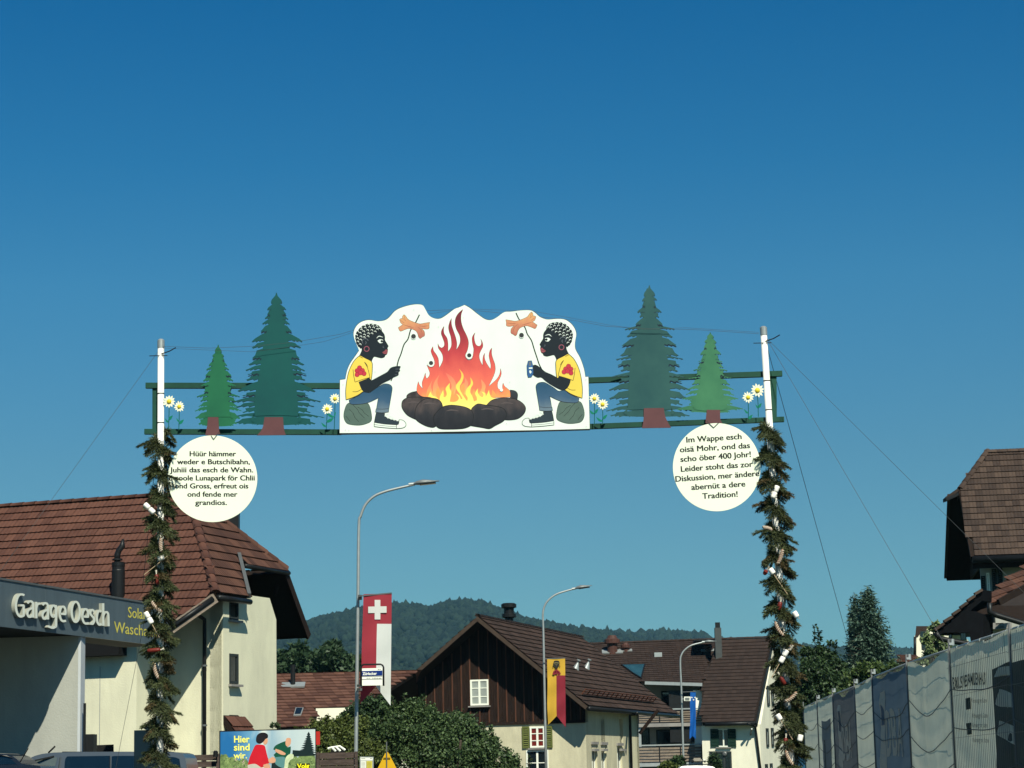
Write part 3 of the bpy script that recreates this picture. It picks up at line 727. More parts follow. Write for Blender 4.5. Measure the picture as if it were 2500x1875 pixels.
    for (x_,y_) in ((395,740),(478,735)):
        p=HP(c3(x_,y_),RF,nr); mb=MB(); mb.lathe(p,[(.17,0),(.05,.32),(.05,.42)],axis=(nr+Z*.8)); mb.lathe(p+(nr+Z*.8).normalized()*.43,[(.10,0),(.10,.05)],axis=nr+Z*.8); mb.build('roof_vent',galv,t,smooth=False)
barn()
# ================================================================== white house behind
def white_house():
    t0=U(c3(1600,1400),146); t=thing('house',(t0.x,t0.y,0),'white house with big plain brown roof and wooden balconies beyond the barn','house')
    ex=V3((.998,-.06,0)).normalized()
    def quad(T,YT,YB,tw_=0):
        # T: four pixel corners, top-left, top-right, bottom-right, bottom-left; plane through the level ridge and eave
        a=U(T[0],YT); b=U(T[1],YT-tw_); c=U(T[3],YB); n=(b-a).cross(c-a).normalized(); return [HP(p,a,n) for p in T],(n if n.z>0 else -n)
    # right block
    P,n=quad([c3(1500,508),c3(1915,493),c3(1850,1163),c3(1392,1152)],150,144.0,1.1); _up=(P[0]-P[3]); _ex=(P[1]-P[0]).normalized(); _u=(_up-_ex*_up.dot(_ex)); P[2]=P[1]-_u
    P2=[P[0],P[1],P[2],P[3],HP(c3(1366,1120),P[0],n),HP(c3(1372,840),P[0],n),HP(c3(1440,665),P[0],n)]
    tile_roof(t,P2,P[1]-P[0],.30,.34,tile_dark,300,under=soffit,flat_=True)
    # back slope of right block
    bk=[P[0],P[1],P[1]+V3((2.2,7.1,-6.4)),P[0]+V3((2.2,7.1,-6.4))]; tile_roof(t,bk,P[1]-P[0],.6,.68,tile_dark,0,under=soffit,flat_=True)
    pipe(t,'gutter',[P[3]+V3((0,-.02,-.10)),P[2]+V3((0,-.02,-.10))],.12,metal_dark)
    bar(t,'bargeboard',P[1]+V3((.04,0,-.2)),P[2]+V3((.04,0,-.2)),.08,.34,metal_dark)
    ridge_tiles(t,P[0],P[1],tile_dark,ln=.6)
    # left block
    Q,n2=quad([c3(500,545),c3(1500,508),c3(1372,852),c3(940,836)],153,147)
    tile_roof(t,[Q[0],Q[1],Q[2],HP(c3(500,820),Q[0],n2)],Q[1]-Q[0],.30,.34,tile_dark,300,under=soffit,flat_=True)
    bk=[Q[0],Q[1],Q[1]+V3((0.0,7.5,-6.0)),Q[0]+V3((0,7.5,-6.0))]; tile_roof(t,bk,Q[1]-Q[0],.6,.68,tile_dark,0,under=soffit,flat_=True)
    ridge_tiles(t,Q[0],Q[1],tile_dark,ln=.6)
    bar(t,'gutter',HP(c3(930,845),Q[2],n2)+V3((0,-.1,0)),Q[2]+V3((0,-.1,-.05)),.16,.2,galv)
    # front wall of right block
    Yf=144.7; zt=U(c3(1600,1170),Yf).z
    a=U(c3(1372,1300),Yf); b=U(c3(1822,1300),Yf-1.1); fn=(b-a).cross(Z).normalized(); fn=fn if fn.y<0 else -fn; ex=(b-a).normalized()
    a0=V3((a.x,a.y,0)); b0=V3((b.x,b.y,0)); e2=-fn
    slab(t,'wall',[a0,b0,b0+Z*zt,a0+Z*zt],-fn*.35,white_plaster)
    # gable wall to the right, lit at an angle
    ge=V3((.30,.954,0)).normalized(); gn=V3((.954,-.30,0)); dp=13.0
    apx=V3((0,0,P[1].z-.35))
    slab(t,'wall',[b0+ge*.36,b0+ge*.36+Z*zt,b0+ge*(5.2)+apx-Z*.5,b0+ge*11+Z*(zt-.6),b0+ge*11],-gn*.35,white_plaster)
    slab(t,'wall',[b0+ge*11,b0+ge*11+Z*(zt-.6),b0+ge*11-ex*20+Z*(zt-.6),b0+ge*11-ex*20],fn*.35,white_plaster)
    hg=lambda p:HP(p,b0,gn)
    for (x_,y0,y1) in ((1882,1022,868),(1915,1012,860),(1876,1340,1195),(1915,1338,1192),(1868,1560,1470),(1905,1560,1465)):
        p=hg(c3(x_,y0)); q=hg(c3(x_,y1)); window(t,p+gn*.01,ge,gn,.75,q.z-p.z,1,1,frame=metal_dark,gl=paint_white if False else glass_lit,fw=.17,sill=False)
    # shuttered window in the front wall
    p=U(c3(1540,1338),Yf); q=U(c3(1540,1198),Yf); fpl=lambda p:HP(p,a0,fn)
    p=fpl(c3(1540,1338)); q=fpl(c3(1540,1198)); window(t,p,ex,fn,.80,q.z-p.z,2,1,frame=paint_white,gl=glass,shutter=None,fw=.07)
    for x_ in (1472,1606):
        c=fpl(c3(x_,1340)); h=q.z-p.z; mb=MB(); c=c+Z*h/2+fn*.06
        for s in (-1,1): mb.box(c+ex*(s*.22),(.07,.06,h),(ex,fn,Z))
        k=12
        for i in range(k): mb.box(c+Z*(-h/2+h*(i+.5)/k),(.42,.04,h/k*.8),(ex,(fn*.8+Z*.6).normalized(),(Z*.8-fn*.6).normalized()))
        mb.build('shutter',green_shutter,t)
    p=fpl(c3(1520,1560)); window(t,p,ex,fn,1.4,1.5,3,1,frame=grey_shutter,fw=.1)
    c=fpl(c3(1548,1392)); mb=MB(); mb.lathe(c,[(.14,0),(.14,.12),(.08,.16)],axis=fn); mb.build('wall_lamp',metal_grey,t)
    c=fpl(c3(1790,1180))+fn*.12; c2=c+fn*.9+Z*.15-ex*.3; pipe(t,'downpipe',[c2,c+Z*.0-ex*.05,c-Z*.5,V3((c.x+.25,c.y,.1))],.08,metal_dark)
    bar(t,'brace',fpl(c3(1745,1245))+fn*.02,fpl(c3(1775,1200))+fn*.8,.08,.08,metal_grey)
    # recessed left wing with balconies
    Yw=150.5; l=U(c3(640,1300),Yw); r_=U(c3(1372,1300),Yw); zz=U(c3(1000,838),Yw).z
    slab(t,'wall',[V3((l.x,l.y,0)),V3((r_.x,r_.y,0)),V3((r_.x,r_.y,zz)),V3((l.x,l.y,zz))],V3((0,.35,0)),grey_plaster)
    Yb=146.8
    X=lambda x_,y_,Y=Yb:U(c3(x_,y_),Y)
    for (yt,yb) in ((1062,1150),(1338,1455)):
        k=5
        a_=X(880,yt); b_=X(1368,yt); zl=X(1100,yb).z; zh=X(1100,yt).z
        for i in range(k):
            z0=zl+(zh-zl)*i/k+.03; z1=zl+(zh-zl)*(i+1)/k-.03
            slab(t,'balcony_board',[V3((a_.x,Yb,z0)),V3((b_.x,Yb,z0)),V3((b_.x,Yb,z1)),V3((a_.x,Yb,z1))],V3((0,.05,0)),weather_wood)
        slab(t,'balcony_floor',[V3((a_.x,Yb-.04,zl-.26)),V3((b_.x,Yb-.04,zl-.26)),V3((b_.x,Yb-.04,zl-.04)),V3((a_.x,Yb-.04,zl-.04))],V3((0,3.7,0)),galv if yt>1200 else concrete)
        bar(t,'handrail',V3((a_.x,Yb-.05,zh+.12)),V3((b_.x,Yb-.05,zh+.12)),.08,.08,galv)
        for x_ in (a_.x,(a_.x*2+b_.x)/3,(a_.x+2*b_.x)/3,b_.x): bar(t,'baluster',V3((x_,Yb-.03,zl)),V3((x_,Yb-.03,zh+.1)),.06,.06,metal_dark,up=V3((1,0,0)))
    for x_ in (890,1345):
        c=X(x_,1150); m_=galv if x_<1000 else paint_white
        z1=X(x_,900).z if x_>1000 else X(x_,1160).z
        mb=MB(); mb.box(V3((c.x,Yb+.2,z1/2)),(.16 if x_<1000 else .55,.2,z1)); mb.build('balcony_post',m_,t)
    # openings in the wing
    for (x0,x1,y0,y1) in ((905,970,1335,1180),(1020,1215,1335,1205),(1060,1330,1058,905)):
        p=X((x0+x1)/2,y0,Yw); q=X((x0+x1)/2,y1,Yw); wdt=(X(x1,y0,Yw)-X(x0,y0,Yw)).x
        window(t,p,V3((1,0,0)),V3((0,-1,0)),wdt,q.z-p.z,max(1,int(wdt/1.1)),1,frame=grey_shutter,gl=glass,fw=.1,sill=False)
    # skylight
    pp=[c3(745,700),c3(935,695),c3(905,808),c3(840,770)]
    pq=[HP(p,Q[0]+n2*.12,n2) for p in pp]; mb=MB(); mb.prism(pq,-n2*.1); s=mb.build('skylight',metal_dark,t)
    c=sum(pq,V3())/4; mb=MB(); mb.prism([c+(p-c)*.86+n2*.02 for p in pq],-n2*.015); mb.build('pane',glassmat('sky_glass',(.03,.08,.10)),s)
    # chimneys and vents on the roof
    for (x_,yb,yt,r,Pn,nn,cap) in ((680,610,478,.46,Q[0],n2,1),(783,600,535,.28,Q[0],n2,1),(1418,600,545,.3,Q[0],n2,1)):
        b=HP(c3(x_,yb),Pn,nn); zt_=HP(c3(x_,yt),b,V3((0,-1,0))).z; h=zt_-b.z+.4; mb=MB()
        mb.lathe(b-Z*.4,[(r*.75,0),(r*.75,h*.62),(r*1.15,h*.66),(r*1.15,h*.82),(r*.8,h*.86),(r*.55,h)],n=14); mb.build('chimney',mat('chimney_copper',(.09,.045,.035),.6,.2,3),t,smooth=False)
        mb=MB(); mb.box(b+nn*.05,(r*3.0,r*1.2,.10),(V3((1,0,0)),nn.cross(V3((1,0,0))),nn)); mb.build('flashing',galv,t)
    b=HP(c3(1500,640),P[0],n); zt_=HP(c3(1505,408),b,V3((0,-1,0))).z; b2=b
    mb=MB(); mb.box(V3((b.x+.0,b.y,(b.z+zt_)/2-.2)),(.42,.42,zt_-b.z+.2)); k=mb.build('chimney',mat('chimney_grey',(.075,.085,.085),.7,.2,2),t)
    mb=MB(); mb.box(V3((b.x,b.y,zt_+.0)),(.30,.30,.5)); mb.build('chimney_cap',metal_dark,k)
    mb=MB(); mb.box(V3((b.x-.75,b.y+2.2,U(c3(1450,508),b.y+2).z-.1)),(1.3,2.4,.10)); mb.build('dormer_roof',metal_dark,t)
    p=HP(c3(1032,628),Q[0]+n2*.1,n2); mb=MB(); mb.box(p,(.5,.3,.3)); mb.build('roof_vent',galv,t)
    # wedge of gable over the valley and tall dark panel by the balcony
    c=X(1262,900,146.6); c2=X(1300,1300,146.6); mb=MB(); mb.box(V3((c.x-.25,147.0,(c.z+c2.z)/2)),(1.9,.1,c.z-c2.z)); mb.build('privacy_screen',metal_dark,t)
white_house()
# ================================================================== low brown roofed house behind the bushes
def low_house():
    t0=U(cA(600,1200),86); t=thing('house',(t0.x,t0.y,0),'low house with faded red-brown tiled roof behind the bushes','house')
    a=U(cA(128,948),88); b=U(cA(1180,922),90); c=U(cA(120,1330),83.2); n=(b-a).cross(c-a).normalized(); n=n if n.z>0 else -n
    h=lambda p:HP(p,a,n); m_=mat('tile_old',(.085,.042,.032),.85,.3,1.2,bump=.4,bscale=30,col2=(.165,.088,.064),island=.5)
    P=[h(cA(60,950)),h(cA(1180,922)),h(cA(760,1190)),h(cA(430,1195)),h(cA(415,1340)),h(cA(60,1345))]
    tile_roof(t,P,b-a,.30,.30,m_,300,under=soffit,flat_=True); ridge_tiles(t,P[0],P[1],m_)
    tile_roof(t,[P[0],P[1],P[1]+V3((0,5,-3.6)),P[0]+V3((0,5,-3.6))],b-a,.5,.5,m_,0,under=soffit,flat_=True)
    Yw=85; l=U(cA(415,1300),Yw); r_=U(cA(1000,1300),Yw); zt=U(cA(600,1195),Yw).z
    slab(t,'wall',[V3((l.x,Yw,0)),V3((r_.x,Yw,0)),V3((r_.x,Yw,zt)),V3((l.x,Yw,zt))],V3((0,.35,0)),white_plaster)
    l=U(cA(60,1300),84); slab(t,'wall',[V3((l.x,84,0)),V3((l.x+6,84,0)),V3((l.x+6,84,2.2)),V3((l.x,84,2.2))],V3((0,.35,0)),white_plaster)
    p=h(cA(238,1030)); zt=HP(cA(238,862),p,V3((0,-1,0))).z; mb=MB(); mb.lathe(p-Z*.2,[(.09,0),(.09,zt-p.z+.2)]); mb.build('chimney',metal_dark,t)
    mb=MB(); mb.box(p+n*.06,(.9,.5,.06),(V3((1,0,0)),n.cross(V3((1,0,0))),n)); mb.build('flashing',galv,t)
    q=[h(p)+n*.1 for p in (cA(258,1210),cA(318,1212),cA(298,1268),cA(240,1270))]; mb=MB(); mb.prism(q,-n*.08); s=mb.build('skylight',galv,t)
    c=sum(q,V3())/4; mb=MB(); mb.prism([c+(p-c)*.8+n*.02 for p in q],-n*.012); mb.build('pane',glass,s)
low_house()
# ================================================================== right house
def right_house():
    Y0=88; t0=U(cG(700,1300),Y0); t=thing('house',(t0.x,t0.y,0),'house with weathered brown roof and shuttered windows behind the mesh fence','house')
    st,ct=math.sin(R(8)),math.cos(R(8)); e1=V3((ct,-st,0)); e2=V3((st,ct,0)); nf=-e2; nl=-e1
    E=U(cG(395,888),88); sl=R(50); nR=(nf*math.sin(sl)+Z*math.cos(sl)).normalized()
    h=lambda p:HP(p,E,nR)
    T=h(cG(300,365)); A=h(cG(505,80)); W_=16
    vr=(E-T); vr=vr-e1*vr.dot(e1)      # verge direction in the plane, square to the courses
    P=[E,E+e1*W_,A+e1*W_,A,T]
    tile_roof(t,P,e1,.28,.335,tile_weathered,300,under=soffit,base=.2)
    ridge_tiles(t,T,A,tile_weathered,up=nR+nl*.7,r=.13); ridge_tiles(t,A,A+e1*W_,tile_weathered,r=.13)
    dd=(A-T).dot(e2); T2=T+e2*(2*dd)
    slab(t,'hip_deck',[T+Z*.02,A+Z*.02,T2+Z*.02],-Z*.2,soffit)
    k1=U(cG(190,442),90.5); k0=U(cG(200,395),92.0)
    slab(t,'hip_eave',[T+Z*.1,k1+Z*.1,k0+Z*.2+e2*4,T2+Z*.1],-Z*.14,tile_weathered)
    bar(t,'gutter',T+e1*.35-Z*.02,k1-Z*.02,.14,.12,metal_dark)
    # back slope: its dark underside and wavy tile edge stand beyond the gable
    b0=U(cG(222,430),93); b1=U(cG(195,1078),98.5)
    nn=(b1-b0).cross(e1).normalized(); nn=nn if nn.z>0 else -nn
    slab(t,'back_roof',[b0,b1,b1+e1*W_,b0+e1*W_],nn*.12,soffit)
    mb=MB(); k=int((b1-b0).length/.33)
    for i in range(k): p=b0+(b1-b0)*((i+.5)/k)+nn*.15; mb.box(p,(.20,.34,.06),(e1,(b1-b0).normalized(),nn))
    mb.build('verge_tiles',tile_weathered,t,kind='stuff')
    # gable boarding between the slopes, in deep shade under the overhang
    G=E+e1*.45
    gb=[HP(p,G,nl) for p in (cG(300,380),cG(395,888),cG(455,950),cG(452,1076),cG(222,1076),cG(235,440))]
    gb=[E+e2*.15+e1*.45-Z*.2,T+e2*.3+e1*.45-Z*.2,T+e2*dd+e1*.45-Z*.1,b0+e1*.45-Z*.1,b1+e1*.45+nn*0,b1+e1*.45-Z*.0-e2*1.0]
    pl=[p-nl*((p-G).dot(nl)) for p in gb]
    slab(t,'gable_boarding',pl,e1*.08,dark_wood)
    bar(t,'bargeboard',E+nl*.03-nR*.12,T+nl*.03-nR*.12,.06,.22,dark_wood,up=nR)
    pipe(t,'gutter',[E+nf*.14-Z*.14,E+nf*.14-Z*.14+e1*W_],.14,metal_dark,n=10)
    bar(t,'eave_board',E-Z*.3+e2*.08,E-Z*.3+e1*W_+e2*.08,.06,.34,dark_wood)
    W0=HP(cG(458,1000),E+e2*.9,nf); W0.z=0
    zt=E.z+.8
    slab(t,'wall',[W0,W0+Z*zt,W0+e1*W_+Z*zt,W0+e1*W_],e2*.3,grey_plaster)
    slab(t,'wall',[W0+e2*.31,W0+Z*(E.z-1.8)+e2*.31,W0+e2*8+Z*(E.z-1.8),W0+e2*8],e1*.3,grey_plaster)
    hw=lambda p:HP(p,W0,nf)
    for (x0,x1,yb0,yt0) in ((472,500,1205,1040),(512,536,1180,1015),(556,588,1160,985),(600,632,1130,960)):
        a=hw(cG((x0+x1)/2,yb0)); b=hw(cG((x0+x1)/2,yt0)); wv=(hw(cG(x1,yb0))-hw(cG(x0,yb0))).dot(e1)
        if x0 in (472,556,600):
            mb=MB(); hh=b.z-a.z
            for s in (-1,1): mb.box(a+e1*(s*wv*.44)+Z*hh/2+nf*.05,(.05,.05,hh),(e1,nf,Z))
            for q in range(12): mb.box(a+Z*(hh*(q+.5)/12)+nf*.05,(wv*.84,.02,hh/15),(e1,(nf*.8+Z*.6).normalized(),(Z*.8-nf*.6).normalized()))
            mb.build('shutter',grey_shutter,t)
        else: window(t,a,e1,nf,wv,b.z-a.z,1,2,frame=paint_white,gl=glass,fw=.05,sill=False)
    # lower annex roof in front, lit tiles
    F0=HP(cG(590,1232),W0+nf*4.5,nf); s2=R(33); nA=(nf*math.sin(s2)+Z*math.cos(s2)).normalized()
    ha=lambda p:HP(p,F0,nA)
    P=[ha(cG(375,1318)),ha(cG(600,1240)),ha(cG(830,1110)),ha(cG(830,950)),ha(cG(660,1055)),ha(cG(590,1130))]
    tile_roof(t,P,P[1]-P[0],.32,.34,tile_redbrown,120,under=soffit,base=.25)
    bar(t,'bargeboard',ha(cG(605,1265)),ha(cG(835,1135)),.12,.4,soffit)
    slab(t,'annex_gable',[ha(cG(610,1268)),ha(cG(850,1145)),ha(cG(850,1268)),ha(cG(640,1272))],e2*.3,mat('annex_wood',(.036,.030,.028),.85,.2,4))
    slab(t,'annex_eave',[ha(cG(400,1320)),ha(cG(600,1262)),ha(cG(640,1272)),ha(cG(850,1268)),ha(cG(850,1410)),ha(cG(560,1330)),ha(cG(440,1345))],e2*.4,soffit)
    # deep canopy running left, its shade put into a near-black wood colour
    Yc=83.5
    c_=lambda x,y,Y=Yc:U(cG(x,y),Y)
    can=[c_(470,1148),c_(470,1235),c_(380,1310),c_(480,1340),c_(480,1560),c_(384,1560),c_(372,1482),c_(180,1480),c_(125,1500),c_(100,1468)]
    slab(t,'canopy',can,V3((.5,.7,0)),mat('shade_black_wood',(.011,.012,.014),.95,.3,5,spec=.03))
    stp=[(470,1148),(412,1182),(412,1196),(355,1234),(355,1248),(298,1288),(298,1302),(238,1342),(238,1356),(172,1396),(172,1410),(100,1462)]
    for i in range(0,len(stp)-1,2):
        a=c_(*stp[i],Yc-.03); b=c_(*stp[i+1],Yc-.03); bar(t,'verge_tile',a,b,.25,.09,tile_weathered,up=V3((0,0,1)))
    pipe(t,'gutter',[c_(112,1478),c_(125,1510),c_(160,1532),c_(375,1572),c_(400,1585)],.10,metal_dark)
    pipe(t,'downpipe',[c_(530,1250,82),c_(530,1320,82),c_(580,1345,82),c_(800,1412,82),c_(840,1430,82)],.10,metal_dark)
    for x_ in (495,560,620): mb=MB(); p=hw(cG(x_,1435)); mb.box(p+nf*.2,(.75,.5,.22),(e1,nf,Z)); mb.build('sill',concrete,t)
    for x_ in (492,540):
        a=hw(cG(x_,1420)); window(t,a,e1,nf,.36,1.1,1,1,frame=grey_shutter,fw=.04,sill=False)
right_house()
# ================================================================== far cream building and roofs
def far_buildings():
    Y=190; p0=U(c4(900,1080),Y); t=thing('apartment_house',(p0.x,p0.y,0),'tall cream house with dark roof far behind the birch','building')
    X=lambda x,y,Y=Y:U(c4(x,y),Y)
    a=X(835,1115); b=X(900,1115); zt=X(860,1012).z; B0=V3((a.x,Y,0))
    w1=(b-a).x+6
    slab(t,'wall',[V3((a.x,Y,0)),V3((a.x,Y,X(835,1012).z)),V3((a.x+.3,Y,X(850,975).z)),V3((b.x+.5,Y,X(890,975).z)),V3((b.x+.5,Y,0))],V3((1.6,2,0)),white_plaster)
    a2=X(895,1100); b2=X(1108,1100); z2=X(1000,996).z; slab(t,'wall',[V3((a2.x,Y+2,0)),V3((b2.x,Y+4,0)),V3((b2.x,Y+4,z2)),V3((a2.x,Y+2,z2))],V3((2.2,8,0)),cream_plaster)
    slab(t,'roof',[X(833,1018,Y-.08),X(838,962,Y-.08),X(892,962,Y-.08),X(888,985,Y-.08),X(862,985,Y-.08),X(848,1012,Y-.08)],V3((1.2,2.6,0)),tile_dark)
    slab(t,'roof',[X(895,996,Y+1.9),X(1112,990,Y+1.9),X(1112,985,Y+1.9),X(895,990,Y+1.9)],V3((2.2,8,0)),tile_dark)
    for (x,y) in ((872,1035),(880,1075),(1000,1022),(1070,1030)):
        p=X(x,y,Y+(0 if x<895 else 2.6)); window(t,p+V3((0,-.03,0)),V3((1,0,0)),V3((0,-1,0)),.5,.8,1,1,frame=grey_shutter,gl=glass,fw=.06,sill=False)
    pipe(t,'downpipe',[X(832,1015,Y-.2),X(832,1110,Y-.2)],.12,metal_dark)
    Y=170; p0=X(800,1110,Y); t=thing('house',(p0.x,p0.y,0),'small house with dull red roof just above the mesh fence','house')
    P=[X(748,1104,Y+3),X(828,1104,Y+3),X(858,1120,Y),X(830,1130,Y),X(748,1135,Y)]
    n=(P[1]-P[0]).cross(P[4]-P[0]).normalized(); 
    P=[HP(q,P[0],n) for q in (c4(745,1104),c4(828,1104),c4(862,1122),c4(800,1138),c4(745,1140))]
    tile_roof(t,P,V3((1,0,0)),.5,.5,tile_redbrown,0,under=soffit)
    a=X(745,1130,Y); b=X(850,1130,Y); slab(t,'wall',[V3((a.x,Y+.8,0)),V3((b.x,Y+.8,0)),V3((b.x,Y+.8,a.z)),V3((a.x,Y+.8,a.z))],V3((0,4,0)),white_plaster)
    Y=135; X2=lambda x,y:U(cG(x,y),Y)
far_buildings()
# ================================================================== arch
YA=32.0
arch_green=mat('arch_green',(.018,.085,.058),.6,.2,4,stain=.25)
pole_m=mat('white_pole',(.80,.80,.74),.5,.05,3,stain=.3)
def arch():
    b=U((390,2200),YA); t=thing('welcome_arch',(b.x,YA,0),'festival arch of two white poles and green cross beams spanning the road','arch')
    def pole(top,bot,r0,r1):
        T=U(top,YA); B=U(bot,YA); d=(T-B)/(T.z-B.z); G=B-d*B.z
        mb=MB(); mb.tube([G,B,T],[r1,r1,r0],16); p=mb.build('pole',pole_m,t,smooth=True)
        mb=MB(); e=(T-B).normalized(); mb.lathe(T-e*.02,[(r0*1.12,-.06),(r0*1.12,.05),(r0*.6,.07)],axis=e); mb.build('pole_cap',galv,p)
        mb=MB()
        k=0
        while k<9: mb.lathe(T-e*(.75+k*.42),[(r0*1.07,0),(r0*1.07,.014)],axis=e); k+=1
        mb.build('wire_binding',black_m,p)
        for z in (.18,): 
            q=T-e*z; mb=MB(); mb.tube([q+V3((.0,-.04,0)),q+V3((.13,-.05,.04)),q+V3((.22,-.05,.09))],.008,5); mb.tube([q+V3((-.16,-.04,-.02)),q+V3((.1,-.04,-.02))],.006,5); mb.build('wire_hook',metal_dark,p)
        return T,G
    TL,GL=pole((393,836),(390,1875),.046,.050)
    TR,GR=pole((1864,805),(1932,1875),.046,.052)
    YB=YA+.11
    def beam(a,b,hpx):
        A=U(a,YB); B=U(b,YB); bar(t,'beam',A,B,.08,hpx/F*YB,arch_green)
    beam(c5(70,700),c5(1345,702),13.4); beam(c5(62,1001),c5(1345,1004),12.8)
    beam(c7(40,682),c7(1288,638),13.2); beam(c7(40,979),c7(1300,932),12.4)
    a=U(c5(1300,1004),YB+.03); b=U(c7(60,979),YB+.03); bar(t,'beam',a,b,.06,.07,arch_green)
    a=U(c5(1300,702),YB+.03); b=U(c7(60,682),YB+.03); bar(t,'beam',a,b,.06,.07,arch_green)
    bar(t,'strut',U(c5(137,716),YB+.02),U(c5(137,988),YB+.02),.10,.06,arch_green,up=V3((0,1,0)))
    bar(t,'strut',U(c7(1225,652),YB+.02),U(c7(1226,918),YB+.02),.12,.06,arch_green,up=V3((0,1,0)))
    for x0,x1 in ((c5(140,720),c5(148,740)),(c7(1200,650),c7(1215,930))): pass
    # cables
    wire=mat('cable_steel',(.10,.11,.11),.5,.1,5,metal=.3)
    def cable(name,pts,r,label,m=wire):
        o=None; mb=MB(); mb.tube(pts,r,5); o=mb.build(name,m,t); return o
    def sag(a,b,s,n=14): return [a+(b-a)*(i/n)+Z*(-s*4*(i/n)*(1-i/n)) for i in range(n+1)]
    TLt=U((393,842),YA-.06); TRt=U((1861,812),YA-.06)
    P=[U(cV(*p),YA-.045) for p in ((352,748),(450,752),(545,748),(610,742),(660,735),(735,722),(800,702),(900,672),(1000,668),(1120,680),(1240,692),(1310,705),(1400,710),(1500,712),(1640,721))]
    cable('top_cable',P,.0024,'')
    P=[U(cV(*p),YA-.048) for p in ((352,752),(545,760),(622,750),(700,738),(850,690),(1000,667),(1150,672),(1240,688),(1320,703),(1395,712),(1480,708),(1640,718))]
    cable('top_cable',P,.0020,'')
    def guy(a,b,Yb,r=.006):
        A=U(a,YA) if len(a)==2 else a; B=U(b,Yb); d=(B-A); B2=A+d*((A.z)/(A.z-B.z)) if B.z<A.z and (A.z)/(A.z-B.z)<3 else A+d*1.3
        mb=MB(); mb.tube([A,B2],r,5); mb.build('guy_wire',wire,t)
    guy((1868,830),cV(1828,1370),40,.0042); guy((1868,820),cV(2040,1390),30,.0030); guy((1872,826),cV(2212,1280),28,.0026)
    guy((392,850),cV(0,1235),31,.0026); guy((388,1040),cV(316,1190),32.3,.004); guy((375,1400),cV(250,1659),33,.003)
    return TL,GL,TR,GR
TL,GL,TR,GR=arch()
